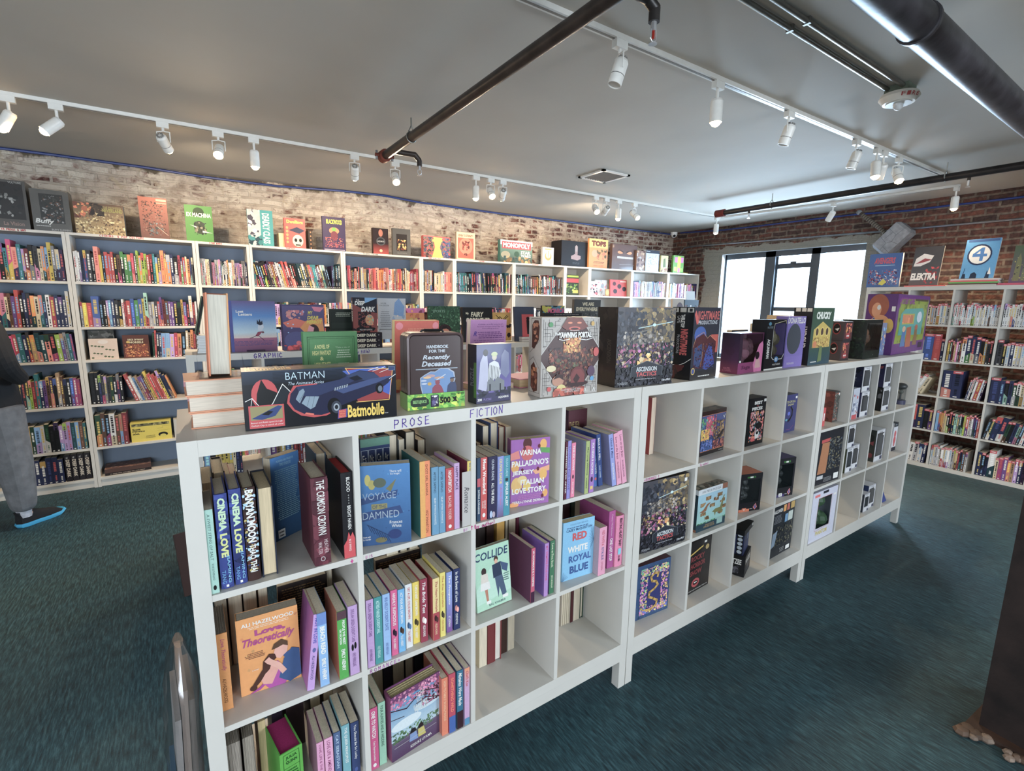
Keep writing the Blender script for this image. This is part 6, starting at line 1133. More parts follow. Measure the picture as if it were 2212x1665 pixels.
SIDE_Y = [('r',0,0,1,1,(190,178,166)),('p',[(.25,.62),(.25,.9),(.45,.96),(.75,.96),(.85,.88),(.8,.72),(.45,.60)],(80,40,30)),('b',.3,.64,.8,.93,20,.12,[(150,80,50),(70,36,30),(180,110,70)],2),('p',[(.2,.12),(.2,.38),(.45,.44),(.75,.3),(.75,.08),(.45,.05)],(90,46,30)),('b',.25,.1,.7,.38,20,.12,[(190,110,50),(120,60,40)],3),('l',[(.1,.55),(.9,.72),(.9,.98),(.2,.98),(.12,.6)],.0012,(60,50,46)),('l',[(.1,.05),(.9,.05),(.9,.35),(.4,.5),(.1,.45),(.1,.05)],.0012,(60,50,46))]
carton('V',Z,(180,980),(780,930),(212,132),(798,118),.075,(178,170,162),'square pale board game box with a dark tavern crowd in a diamond',YP,side=SIDE_Y,topc=(170,160,150),mt='gloss')
carton('V',Z,(970,873),(1572,820),(1000,22),(1617,22),.115,(40,40,48),'biggest shrink-wrapped fantasy board game, standing on the island top',fantasy(70),side=[('r',0,0,1,1,(44,38,34)),('b',0,0,1,1,10,.2,[(60,50,44),(34,30,28)],2),('x',.1,.3,.16,.8,8,(120,110,100),3),('t','ASCENSION',.55,.3,.75,.6,(90,80,70),dict(rot=-90))],topc=(50,46,44),mt='wrap')
NM = [('r',0,0,1,1,(56,58,70)),('g',0,0,1,.12,(70,66,66),(50,50,56)),('p',[(.02,.9),(.07,.96),(.2,.8),(.12,.76)],(210,70,60)),('t','NIGHTMARE',.06,.83,.97,.95,(206,80,70),dict(bold=.02)),('t','PRODUCTIONS',.18,.765,.9,.82,(210,214,220),dict(bold=.01)),('e',.28,.62,.22,.12,(50,90,170)),('p',[(.7,.62),(.98,.62),(.98,.36),(.8,.36),(.7,.5)],(200,70,50)),('p',[(.04,.46),(.14,.58),(.4,.64),(.56,.56),(.66,.6),(.9,.52),(.9,.2),(.6,.14),(.1,.16)],(90,44,50)),('p',[(.5,.34),(.66,.5),(.76,.44),(.9,.2),(.6,.12),(.46,.14)],(50,70,160)),('p',[(.1,.2),(.1,.44),(.36,.5),(.4,.3),(.3,.16)],(60,76,120)),('l',[(.04,.46),(.14,.60),(.4,.66),(.56,.57),(.66,.61),(.9,.53)],.002,(206,140,90)),('l',[(.42,.5),(.4,.3),(.36,.18)],.002,(206,150,90)),('b',.1,.14,.9,.5,60,.04,[(70,60,90),(110,50,50),(60,80,150),(40,40,60)],4),('e',.09,.12,.07,.05,(220,180,60)),('e',.09,.12,.05,.036,(60,80,150)),('x',.28,.03,.8,.06,1,WHI,3)]
NS = [('r',0,0,1,1,(18,18,22)),('r',.0,.93,.28,.99,(200,196,186)),('r',.36,.93,.64,.99,(200,196,186)),('r',.70,.93,.98,.99,(200,196,186)),('r',.08,.94,.2,.98,(40,40,44)),('r',.78,.94,.92,.98,(40,40,44)),('t','TABLETOP',.42,.72,.6,.90,WHI,dict(rot=-90,bold=.04)),('t','GAME',.24,.78,.4,.88,(200,200,200),dict(rot=-90)),('t','NIGHTMARE',.44,.34,.78,.70,(200,60,54),dict(rot=-90,bold=.05)),('t','PRODUCTIONS',.28,.36,.40,.62,(190,190,194),dict(rot=-90)),('l',[(0,.2),(.4,.19),(.7,.23),(1,.3)],.002,WHI),('b',0,0,.7,.2,10,.2,[(90,30,30),(60,30,36)],2)]
carton('V',Z,(1765,800),(2040,752),(1810,22),(2115,18),.10,(56,58,70),'shrink-wrapped horror board game with red title and black spine',NM,side=NS,topc=(60,60,66),mt='wrap',yfix=(.012,.03))
SG = [('r',0,0,1,.27,(150,50,110)),('r',0,.27,.12,1,(60,40,60)),('p',[(.68,0),(.62,.2),(.7,.45),(.82,.7),(.95,.78),(1,.7),(1,0)],(226,110,170)),('p',[(.7,.1),(.72,.3),(.8,.36),(.9,.3),(.95,.1)],(226,170,170)),('e',.78,.42,.09,.1,(40,20,34)),('t','Saga',.14,.08,.5,.2,(90,24,70),dict(bold=.02,shear=.1)),('r',.04,.28,.11,.33,WHI)]
carton('S',Z,(390,815),(608,780),(410,430),(645,415),.085,(90,34,74),'purple-pink figure box with a clear window, ',[*SG],side=[('g',0,0,1,.35,(120,30,70),(70,30,70)),('g',0,.35,1,1,(70,30,70),(34,24,50)),('t','HAZEL',.2,.10,.6,.15,(180,90,120)),('t','& ISABEL',.15,.05,.65,.09,(180,90,120)),('e',.5,.55,.25,.1,(60,26,60)),('e',.5,.75,.25,.1,(50,24,54))],topc=(50,36,56),window=(.12,.27,.965,.97),inner=(150,110,126),parts=tray_blob((150,90,110),2),name='figure_box',mt='gloss',yfix=(.02,.035))
for lb in [o_ for o_ in bpy.data.objects if o_.get('label') == 'purple-pink figure box with a clear window, ']: lb['label'] = 'purple-pink figure box with a clear window, shortest on the island top'
carton('S',Z,(632,778),(812,750),(660,300),(850,300),.075,(22,24,30),'black window box with white capitals down its front edge',[('t','AQUAMAN',.04,.24,.20,.62,WHI,dict(rot=-90,bold=.04)),('e',.12,.92,.07,.035,(80,150,180)),('t','MULTIVERSE',.01,.83,.28,.87,(150,170,180)),('l',[(.36,.92),(.92,.98),(.98,.88)],.003,(200,190,150)),('l',[(.36,.92),(.32,.8),(.32,.26),(.42,.2),(.86,.2),(.96,.3)],.003,WHI),('e',.58,.2,.1,.06,(60,130,190)),('t','DC',.53,.17,.63,.23,WHI,dict(bold=.04)),('t','MULTIVERSE',.42,.08,.8,.115,WHI),('r',0,0,1,.03,WHI)],window=(.34,.27,.95,.93),inner=(60,120,150),parts=tray_blob((130,120,90),5),topc=(50,50,54),sidec=(20,22,28),name='figure_box',mt='gloss',yfix=(.03,.045))
# plain masked-face box becomes an undecorated purple box with the same lettering
carton('S',Z,(815,745),(978,735),(845,272),(1050,268),.06,(120,100,180),'purple box with a big grey oval and white lettering along its top',[('t','DONATELLO',.02,.86,.98,.98,(226,220,214),dict(bold=.03)),('e',.42,.56,.38,.30,(74,78,88)),('r',0,0,1,.22,(126,104,186)),('t','XXX-XXX',.15,.06,.55,.1,(220,214,210))],topc=(140,100,90),sidec=(110,90,170),name='toy_box',mt='print',yfix=(.04,.04))
CH = [('g',0,0,1,.3,(50,80,96),(60,90,80)),('g',0,.3,1,1,(70,96,80),(60,90,70)),('t','CHUCKY',.18,.8,.85,.93,(230,232,220),dict(bold=.06)),('p',[(.12,.3),(.12,.62),(.5,.76),(.92,.62),(.92,.3)],(206,176,70)),*[q for i in range(3) for q in (('e',.28+i*.23,.58,.085,.085,(226,196,96)),('e',.28+i*.23,.58,.06,.065,(90,70,60)))],('b',.14,.3,.9,.48,50,.05,[(190,150,60),(226,190,100),(160,120,60)],3),('e',.22,.36,.09,.06,(210,120,60)),('p',[(.42,.04),(.46,.32),(.58,.32),(.6,.06)],(110,130,80)),('x',.05,.04,.4,.07,1,WHI,2)]
carton('S',Z,(1035,722),(1232,690),(1075,185),(1290,195),.095,(64,90,84),'green board game box with a yellow building on its front',CH,side=[('r',0,0,1,1,(26,24,30)),('r',.1,.93,.35,.99,(200,196,186)),('r',.42,.93,.65,.99,(200,196,186)),('r',.7,.93,.95,.99,(200,196,186)),('t','CHUCKY',.4,.3,.8,.7,(206,200,196),dict(rot=90,bold=.03)),('e',.4,.12,.3,.06,(120,30,34))],topc=(90,100,90),mt='wrap',yfix=(.03,.045))
for k,(bl_,br_,tl_,tr_,lab) in enumerate((((1330,695),(1405,685),(1345,525),(1427,515),'lower of two small black and red cube boxes'),((1368,508),(1437,515),(1378,320),(1466,318),'upper of two small black and red cube boxes'))):
    q0 = ry(px('S',(1330,695)),.06); q1 = ry(px('S',(1408,690)),.06); 
    posbox('toy_box',(q0.x+(.0 if k==0 else .012), .06), 0, .112, .10, .115, Z+k*.116, (60,52,56), lab+' on the island top', [('r',.1,.1,.92,.92,(100,50,50)),('b',.2,.35,.85,.9,18,.09,[(226,100,50),(240,150,60),(200,50,50)],k+2),('e',.5,.25,.22,.15,(170,30,34)),('e',.42,.25,.05,.05,WHI),('e',.58,.25,.05,.05,WHI)], [('e',.6,.62,.22,.3,(120,26,30)),('e',.6,.62,.18,.25,(20,16,18)),('p',[(.5,.6),(.75,.66),(.66,.5)],(190,186,186))], topc=(60,50,54))
carton('S',Z,(1540,668),(1690,645),(1580,305),(1730,298),.13,(24,32,30),'dark green-black window box with an orange blurred toy inside',[('x',.4,.07,.66,.10,1,WHI,2),('b',0,0,1,.2,20,.1,[(20,34,28),(30,44,36)],2)],window=(.08,.2,.96,.92),inner=(60,80,64),parts=tray_blob((150,90,50),9),side=[('b',0,0,1,1,50,.14,[(24,40,30),(34,54,40),(18,24,24)],3)],topc=(56,60,66),name='figure_box',mt='gloss',yfix=(.03,.045))
posbox('figure_box',(3.862,.09),0,.10,.08,.215,Z,(120,130,170),'pale blue and orange figure box left of the big purple game',[('b',.1,.1,.9,.9,30,.14,[(110,170,220),(200,210,170),(220,170,130),(90,130,200)],3)],topc=(190,180,200))
SC_ = [('r',0,0,1,1,(110,40,130)),('p',[(.04,.18),(.1,.93),(.97,.93),(.95,.2)],(150,170,40)),('b',.06,.2,.95,.92,50,.06,[(140,160,36),(170,184,50),(120,140,40)],2),('t','MYSTERY GAME',.06,.84,.5,.95,(150,50,150),dict(bold=.04)),('r',.52,.90,.95,.935,(90,80,60)),('p',[(.12,.32),(.14,.68),(.24,.76),(.8,.78),(.86,.7),(.84,.3)],(80,170,160)),('r',.2,.5,.56,.68,(190,176,50)),('b',.2,.52,.52,.66,16,.08,[(220,120,50)],3),('e',.72,.62,.08,.10,(210,220,230)),('p',[(.22,.12),(.24,.38),(.34,.4),(.36,.12)],(70,120,180)),('p',[(.38,.1),(.36,.44),(.5,.46),(.54,.1)],(190,90,40)),('p',[(.6,.12),(.62,.4),(.7,.42),(.74,.12)],(150,110,60)),('e',.28,.42,.05,.05,(226,180,140)),('e',.66,.44,.05,.05,(190,90,50)),('r',.8,.06,.94,.16,(60,30,70))]
SS = [('r',0,0,1,1,(96,36,120)),('e',.4,.8,.34,.2,(170,80,40)),('e',.35,.74,.16,.12,(226,150,100)),('e',.42,.78,.06,.04,(230,236,236)),('e',.5,.5,.34,.16,(226,150,90)),('e',.8,.48,.16,.12,(230,180,50)),('p',[(.1,.5),(.3,.62),(.4,.5),(.3,.4)],(60,90,160)),('r',.84,.72,.96,.8,WHI)]
carton('S',Z,(1800,628),(2090,592),(1865,78),(2155,72),.17,(110,40,130),'large purple and lime game box with a cartoon van, at the far end',SC_,side=SS,topc=(150,140,150),mt='wrap',yfix=(.05,.12))
# far-side items peeking over the middle units
o = posbox('small_box',(ry(px('S',(1380,300)),.30).x,.26),.0,.16,.10,.225,Z,(60,60,66),'grey slotted box behind the small cube boxes',[('e',.45,.8,.12,.1,(20,20,22)),('r',.02,.9,.98,.98,(90,90,100))],mt='print')
o = posbox('small_box',(4.0,.27),.0,.20,.09,.22,Z,(150,150,160),'clear-topped pale box behind the dark window box',[('b',.1,.6,.9,.95,16,.1,[(190,190,200),(120,100,100)],4)],mt='print')
book((ry(px('S',(790,300)),.30).x,.27,Z+.0005),'e',.15,.26,.03,(150,130,100),'tan book leaning right, peeking above the purple oval box',lean=.26,hard=True)
book((ry(px('S',(330,400)),.26).x,.25,Z+.0005),'b',.15,.185,.03,(70,64,60),'brown book back peeking over the purple-pink figure box')
book((ry(px('S',(600,400)),.26).x-.03,.27,Z+.0005),'b',.2,.215,.03,(60,60,66),'dark book back peeking over the black window box')
# books shown to the far aisle
book((.325,.305,Z+.0005),'b',.16,.213,.030,(80,140,84),'green cover with cream lettering, standing behind the toy car box',hard=True,tilt=0,yaw=-.02,page=(60,110,64),back_ops=[('l',[(.07,.08),(.07,.93),(.93,.93),(.93,.08)],.0016,(36,80,46)),('l',[(.10,.08),(.10,.905),(.90,.905),(.90,.08)],.001,(36,80,46)),('t','A NOVEL OF',.19,.76,.46,.82,(220,220,140),dict(bold=.03)),('t','HIGH FANTASY',.15,.67,.49,.735,(220,220,140),dict(bold=.03)),('t','&',.28,.595,.35,.65,(220,220,140),dict(bold=.03)),('t','LOW STAKES',.18,.50,.47,.57,(220,220,140),dict(bold=.03)),('t','"Take a sip of',.57,.76,.84,.785,(190,210,180)),('x',.55,.62,.86,.75,4,(190,210,180),2),('x',.6,.4,.84,.56,5,(190,210,180),3),('t','"Cozy, sweet"',.2,.42,.46,.45,(190,210,180)),('x',.2,.2,.46,.38,4,(190,210,180),6)])
book((.612,.335,Z+.0005),'b',.155,.245,.032,(206,74,44),'orange-red back cover with pink roses, behind the tin lunchbox',tilt=-.10,yaw=-.05,page=(236,214,160),back_ops=[('e',.1,.93,.08,.05,(226,120,130)),('e',.92,.93,.07,.05,(226,120,130)),('x',.24,.86,.84,.9,2,(230,150,110),2),('x',.12,.3,.86,.8,14,(224,120,80),3),('e',.08,.12,.1,.08,(226,160,70)),('e',.2,.06,.1,.06,(230,120,90))])
book((.900,.335,Z+.0005),'b',.155,.245,.03,(200,140,200),'lilac back cover with purple print, behind the striped puzzle box',tilt=-.06,page=(226,206,190),back_ops=[('t','A forbidden, secret affair proves that all\'s',.2,.92,.9,.945,(90,40,120)),('t','fair in love and science from #1 New York',.18,.89,.92,.912,(90,40,120)),('t','bestselling author',.32,.86,.78,.88,(90,40,120)),('t','R',.08,.76,.17,.83,(90,50,170),dict(shear=.3,bold=.03)),('x',.18,.72,.93,.83,4,(130,70,150),3),('x',.08,.3,.93,.71,14,(150,90,165),4)])
lying(1.035,.20,Z,.14,.20,.034,(220,120,150),'pink hardback lying flat, lower of two, beside the pale square game',hard=True,page=(200,176,140))
lying(.86,.215,Z+.0,.11,.16,.02,(230,170,180),'pink paperback lying flat behind the puzzle box',page=(210,190,160))

# ---------------------------------------------------------------- display on the second row
BCAT = 'comic'
G = T_; NG = 'on the second row'
def ff(reg, bl_, br_, tl_, tr_, t, cov, lab, ops=(), **kw): return faceout(reg, G, bl_, br_, tl_, tr_, t, cov, lab, ops, **kw)
LL = [('g',0,.27,1,.38,(226,200,190),(190,214,226)),('g',0,.38,1,.7,(190,214,226),(60,130,200)),('g',0,.7,1,1,(60,130,200),(100,84,140)),('g',0,0,1,.27,(110,70,110),(170,96,130)),('x',.02,.12,.98,.22,4,(90,70,130),2),('r',0,0,.06,1,(60,70,150)),('t','Lost',.14,.77,.30,.82,WHI,dict(bold=.03)),('t','Letters',.19,.71,.48,.765,WHI,dict(bold=.03)),('p',[(.58,.42),(.6,.54),(.64,.6),(.70,.58),(.72,.48),(.66,.40)],(206,214,226)),('p',[(.57,.55),(.58,.64),(.61,.58),(.63,.65),(.66,.58),(.69,.62),(.7,.54),(.64,.52)],(30,36,60)),('p',[(.52,.31),(.58,.39),(.68,.40),(.62,.33),(.58,.30)],(150,50,80)),('l',[(.55,.32),(.46,.28),(.40,.27)],.003,(70,40,60)),('l',[(.60,.31),(.68,.24),(.71,.22)],.003,(70,40,60)),('e',.69,.38,.03,.02,(120,70,80))]
ff('Q',(830,755),(1455,740),(812,55),(1420,75),.014,(84,80,150),'face-out comic with a running figure over a blue and pink sky',LL,hard=True,yfix=(2.05,2.06),page=(220,214,200))
posbox('small_box',(ry(px('Q',(770,300)),2.12).x-.005,2.12),0,.24,.03,.275,G,(176,124,70),'brown cardboard sleeve with a barcode behind the running-figure comic',[('x',.1,.88,.6,.93,2,(90,60,34),2),('r',.62,.86,.8,.93,(220,220,216)),('x',.63,.87,.79,.92,1,(50,50,50),4)],mt='print')
o = empty('acrylic_stand',(.335,2.035,G+.0005),0,'clear acrylic lip holding the running-figure comic','stand'); b = MB(); b.box(0,.10,0,.002,0,.012,(235,238,240)); b.box(0,.10,.002,.012,0,.002,(235,238,240)); b.build('panel',M['clear'],o)
for i in range(11): lying(.09+(i%3)*.003, 2.06+(i%2)*.003, G+i*.0092, .15, .15, .009, (200,204,206), 'thin pale comic, %s from the bottom of the flat stack'%(['first','second','third','fourth','fifth','sixth','seventh','eighth','ninth','tenth','eleventh'][i]), page=(214,216,216), yaw=.02*((i*7)%3-1), group='pale comics stacked')
book((.085,2.10,G+.102),'e',.15,.225,.018,(96,116,86),'olive-grey book leaning right on top of the pale comic stack',lean=.22,hard=True,page=(40,40,40))
PI = [('g',0,0,1,1,(70,60,110),(90,80,130)),('p',[(.0,.62),(.3,.72),(.62,.62),(.5,.5),(.1,.52)],(220,96,70)),('b',.05,.7,.5,.9,16,.06,[(220,120,130),(230,150,140)],2),('p',[(.4,.5),(.55,.66),(.95,.72),(1,.3),(.6,.3)],(226,140,50)),('e',.72,.42,.14,.16,(60,40,44)),('p',[(.56,.4),(.62,.56),(.74,.5),(.7,.36)],(230,150,160)),('p',[(.7,.98),(1,.96),(.9,.86),(.76,.88)],(216,110,140)),('e',.3,.22,.28,.2,(84,84,140)),*[('e',x,y,.018,.013,(160,200,240)) for x,y in ((.12,.6),(.24,.58),(.2,.5),(.12,.4),(.42,.82),(.5,.86))],('t','MY',.60,.80,.72,.88,(226,206,60),dict(bold=.04,shear=.2)),('t','DEAR',.58,.69,.86,.77,(226,206,60),dict(bold=.04,shear=.2)),('t','PIERROT',.56,.59,.94,.67,(226,206,60),dict(bold=.04,shear=.2)),('b',0,.0,.5,.12,14,.08,[(206,50,60)],4),('e',.35,.16,.06,.05,(220,90,110))]
for k in range(3): ff('Q',(1545-12*k,745),(2110,745),(1520-14*k,50-4*k),(2080,45-4*k),.013,(70,60,110),['front one of a row of purple and orange comics','second of the purple and orange comics, behind the front one','third of the purple and orange comics, at the back'][k],PI if k == 0 else (),yfix=2.04+k*.018,hmax=.275+.003*k,page=(200,196,190))
book((ry(px('R',(55,100)),2.10).x,2.10,G+.0005),'b',.155,.255,.024,(26,38,32),'black-green back cover with small pale print beside the comics',back_ops=[('x',.2,.8,.9,.92,3,(170,180,160),2),('r',.05,.3,.95,.45,(34,48,40)),('r',.05,.5,.95,.65,(34,48,40))],hard=True)
DDx0 = ry(px('R',(300,550)),1.99).x; DDx1 = ry(px('R',(612,550)),1.99).x
for k in range(3): lying(DDx0, 1.988, G+k*.0345, .15, DDx1-DDx0-.003, .034, (36,28,40), '%s of three flat dark books with cream capitals %s'%(['lowest','middle','topmost'][k], NG), edge='s', hard=False, spine_ops=[('t','THE',.25,.88,.6,.93,WHI,dict(rot=-90)),('t','DEEP DARK',.2,.2,.8,.84,(236,226,200),dict(rot=-90,bold=.04)),('e',.5,.12,.07,.02,WHI)])
dd = [('g',0,0,1,1,(150,60,50),(130,50,50)),('p',[(0,1),(1,1),(1,.56),(.6,.6),(0,.82)],(24,26,44)),('p',[(.5,1),(1,1),(1,.98),(.5,.84)],(110,170,220)),('b',.2,.05,.75,.6,60,.09,[(40,24,34),(30,20,30)],3),('e',.68,.36,.18,.16,(220,150,110)),('b',.5,.2,.85,.5,24,.05,[(236,190,90),(150,190,160),(226,130,80)],5),('b',0,0,1,.14,20,.1,[(26,20,30)],6),('t','THE',.14,.9,.28,.95,WHI),('t','DEEP',.08,.78,.5,.90,WHI,dict(bold=.04,shear=.2)),('t','DARK',.34,.60,.92,.74,WHI,dict(bold=.04,shear=.2)),('t','MOLLY KNOX OSTERTAG',.26,.06,.78,.1,WHI)]
x0 = ry(px('R',(300,360)),2.02).x; x1 = ry(px('R',(545,360)),2.02).x; zt = ry(px('R',(400,12)),2.02).z
book((x0,2.005,G+.1045),'f',x1-x0,zt-G-.105,.038,(24,26,44),'face-out dark red and navy book standing on three flat dark books',front_ops=dd,spinec=(60,30,40),spine_ops=[S('DEEP DARK',WHI,.3,.9)],yaw=-.04)
o = empty('leaflet_holder',(ry(px('R',(560,200)),2.06).x,2.06,G+.0005),0,'pale leaflets in a wire holder right of the flat dark books','leaflet holder')
b = MB(); b.box(0,.20,.0,.004,.05,.33,(206,208,214)); Face(b,(0,0,.05),(1,0,0),(0,0,1),.20,.28).draw([('t','VOTE',.1,.86,.3,.89,(60,60,60)),('t','YOU DECIDE',.05,.81,.4,.84,(60,60,60)),('x',.05,.3,.45,.7,9,(150,150,156),2),('p',[(.55,.6),(.6,.9),(.75,1),(.95,.8),(.9,.55)],(120,160,210)),('b',.5,.2,.95,.6,16,.08,[(160,180,210),(220,200,190)],3)]); b.build('leaflets',M['print'],o)
b = MB(); b.path([(0,-.03,.0),(0,-.03,.12),(.2,-.03,.12),(.2,-.03,0)],.0015,(120,120,120),6); b.path([(0,-.03,0),(0,.06,0),(.2,.06,0),(.2,-.03,0),(0,-.03,0)],.0015,(120,120,120),6); b.build('wire_frame',M['steel'],o)
def fo2(p_l, p_r, ytop_l, y, t, cov, lab, ops=(), z=G, mode='f', **kw):
    a = ry(px('R',(p_l,600)), y).x; c_ = ry(px('R',(p_r,600)), y).x; h = ry(px('R',(p_l,ytop_l)), y).z-z
    return book((a,y,z+.0005),mode,c_-a,h,t,cov,lab,**({'front_ops':list(ops)} if mode=='f' else {'back_ops':list(ops)}),**kw)
fo2(830,1060,125,2.16,.02,(232,150,150),'pink and orange comic peeking up behind the orange-red cover',[('p',[(0,.5),(1,.62),(1,1),(0,1)],(216,120,190)),('b',.1,.55,.9,.95,16,.12,[(150,60,110),(236,170,80)],3)],tilt=.1)
fo2(850,1060,175,2.09,.02,(232,140,60),'orange and yellow comic in front of the pink one',[('b',0,.4,1,1,24,.12,[(236,190,80),(226,110,50),(180,60,90)],5),('t','DREAM DAY',.3,.62,.95,.75,WHI,dict(bold=.03))],tilt=.1)
fo2(1010,1110,165,2.2,.02,(130,60,60),'maroon comic edge left of the leafy green one',[('b',0,.4,1,1,14,.2,[(160,80,70),(90,40,50)],5)])
fo2(1095,1420,102,2.10,.02,(50,90,60),'leafy dark green comic with a drawn face',[('b',0,0,1,1,160,.05,[(40,84,54),(70,120,80),(30,60,44),(90,140,100)],5),('e',.5,.36,.2,.16,(60,30,30)),('e',.5,.32,.13,.12,(220,130,90)),('p',[(.38,.36),(.44,.47),(.56,.47),(.63,.36),(.55,.4),(.45,.39)],(40,24,26)),('t','SPORTS',.14,.83,.52,.9,(150,190,160))],tilt=.06,hard=True)
fo2(1455,1760,117,2.10,.03,(30,28,34),'black face-out comic with slanted cream lettering on the second row',[('r',.06,0,1,1,(28,26,30)),('t','My',.1,.78,.2,.86,(230,220,190),dict(bold=.03)),('t','FAIRY',.26,.73,.7,.87,(230,220,190),dict(bold=.04,shear=.2)),('t','GODFATHER',.1,.55,.92,.70,(230,220,190),dict(bold=.04))],tilt=.1)
fo2(1760,1945,170,2.16,.02,(216,160,60),'mustard comic with a scribbled black pattern',[('e',.5,.8,.4,.14,(226,180,70)),('l',[(.15,.7),(.4,.85),(.6,.72),(.85,.86)],.006,(40,30,26)),('l',[(.2,.9),(.5,.7),(.8,.9)],.006,(40,30,26)),('b',0,0,1,.6,26,.12,[(60,40,36),(200,140,50)],3)],tilt=.1)
fo2(1990,2200,110,2.06,.02,(60,66,86),'slate comic with a red panel and a black figure, leaning',[('p',[(.35,.1),(.35,.78),(.95,.78),(.95,.1)],(206,44,50)),('p',[(.6,.2),(.58,.6),(.66,.7),(.78,.5),(.74,.2)],(30,22,30)),('e',.66,.66,.08,.05,(30,22,30))],tilt=.1,yaw=.06)
def fo3(xl, xr, yt, y, t, cov, lab, ops=(), **kw):
    a = ry(px('L',(xl,900)), y).x; c_ = ry(px('L',(xr,900)), y).x; h = ry(px('L',(xl,yt)), y).z-G
    return book((a,y,G+.0005),'f',c_-a,h,t,cov,lab,front_ops=list(ops),**kw)
fo3(675,868,908,2.20,.02,(30,34,36),'dark comic with pink lettering behind the pale square game',[('b',0,.7,1,1,14,.15,[(200,190,50),(60,120,140)],3),('t','MONICA',.25,.76,1,.92,(216,60,120),dict(bold=.05,shear=.1))])
fo3(690,1018,972,2.06,.03,(34,30,32),'black board peeking just above the pale square game',[('x',.2,.92,.95,.97,1,(120,116,110),2)])
fo3(950,1175,855,2.18,.03,(74,72,70),'grey photo cover with cream capitals left of the biggest wrapped game',[('t','WE ARE',.3,.84,.74,.93,(220,206,170),dict(bold=.04)),('t','EVERYWHERE',.08,.70,.88,.80,(220,206,170),dict(bold=.04)),('b',0,.3,1,.66,40,.08,[(50,48,48),(110,106,100),(70,66,64)],3)])
fo3(1798,1895,850,2.2,.02,(200,176,150),'tan face-out book with a dark red blot near the corner',[('e',.65,.7,.3,.2,(90,30,34)),('x',.05,.2,.1,.9,6,(110,60,50),2)],tilt=.05)
fo3(1893,2010,858,2.26,.02,(60,84,104),'slate book with black and white figures near the corner',[('b',0,.4,1,.85,24,.14,[(30,30,34),(220,220,220),(120,60,60)],3)])
fo3(1925,2000,782,2.34,.006,(206,204,200),'small pale card standing at the far corner',(),tilt=.1)
fo3(1690,1790,918,2.4,.02,(190,150,110),'tan book just right of the biggest wrapped game',[('b',0,0,1,1,14,.2,[(170,130,90),(200,160,120)],3)])
for k,(x,lab,cc) in enumerate(((2.36,'teal-edged book lying flat, lowest near the slate comic',(60,130,140)),(2.36,'pink-edged book lying flat, on the teal-edged one',(220,110,130)))): lying(x-.04, 2.02, G+k*.02, .15, .21, .019, cc, lab, page=(190,186,180))

# a few rows inside the second-row units (only glimpsed)
def stubbook(b, x, y, z, t, d, h, col, R, lean=0, marks=True, red=None):
    """small shelved book drawn in the frame of b: cover box, page top, spine marks"""
    T0 = b.T; L_ = Matrix.Translation((x, y, z))
    if lean: L_ = L_ @ (Matrix.Rotation(lean, 4, 'Y'))
    b.T = (T0 @ L_) if T0 is not None else L_
    b.box(0, t, 0, d, 0, h, col, 0); b.face([(.001,.003,h+.0003),(t-.001,.003,h+.0003),(t-.001,d-.002,h+.0003),(.001,d-.002,h+.0003)], sh(PGD, R.uniform(.85,1.05)), 1)
    F = Face(b, (0,0,0), (1,0,0), (0,0,1), t, h)
    if marks:
        k = ink(col); c2 = R.choice([k, k, (220,190,80), (200,60,60), (120,170,210), sh(col, 1.6), sh(col, .5)]); st = R.random()
        if st < .3: F.poly([(0,0),(1,0),(1,R.uniform(.2,.5)),(0,R.uniform(.2,.5))], sh(R.choice(CN)[1], .9))
        elif st < .45: F.poly([(0,.75),(1,.75),(1,1),(0,1)], R.choice(CN)[1])
        y0 = R.uniform(.35,.5); y1 = R.uniform(.8,.93); yy = y0
        while yy < y1:          # a title set as short strokes
            l = R.uniform(.03,.09); F.poly([(.28,yy),(.72,yy),(.72,min(yy+l,y1)),(.28,min(yy+l,y1))], c2); yy += l+.018
        yy = .12; e = R.uniform(.22,.3)
        while yy < e: l = R.uniform(.02,.05); F.poly([(.36,yy),(.64,yy),(.64,yy+l),(.36,yy+l)], c2); yy += l+.015
        F.poly([(.3,.03),(.7,.03),(.7,.065),(.3,.065)], k)
    if red: F.poly([(0,.90),(1,.90),(1,1),(0,1)], red); F.poly([(.2,.94),(.8,.94),(.8,.965),(.2,.965)], (240,230,230))
    b.T = T0
PALETTES = {
 'mix': [CD[k] for k in ('black','charcoal','navy','blue','light blue','teal','red','dark red','orange','yellow','cream','white','pink','hot pink','purple','lilac','green','dark green','brown','tan','salmon','grey')],
 'dark': [CD[k] for k in ('black','black','charcoal','navy','dark teal','dark red','dark purple','brown','teal','white','red','mustard')],
 'warm': [CD[k] for k in ('red','dark red','black','cream','white','orange','salmon','charcoal','crimson','tan')],
 'pale': [CD[k] for k in ('white','cream','pale grey','grey','light blue','charcoal','mustard','navy','lilac','pink')],
 'pinks': [CD[k] for k in ('red','crimson','white','pink','navy','black','lilac','charcoal','white')]}
STUFF = MB()
def row_stuff(T, x0, x1, y, z, hm, pal, seed, tm=.019, d=.16, lean=0, vary=.5):
    R = random.Random(seed); STUFF.T = T; x = x0; grp = 0
    while x < x1-.008:
        if grp <= 0: col = sh(R.choice(PALETTES[pal]), R.uniform(.8,1.1)); t = tm*R.uniform(.6,1.5); h = min(hm*R.uniform(1-vary*.3,1), hm); grp = R.choice((1,1,1,1,2,3,1,1,4))
        grp -= 1
        if x+t > x1: t = x1-x
        stubbook(STUFF, x, y+R.uniform(0,.015), z+.0005, t-.0006, d, h, col, R, lean=-lean if lean and x0+.03 < x < x1-.1 else 0); x += t
R7 = random.Random(77)
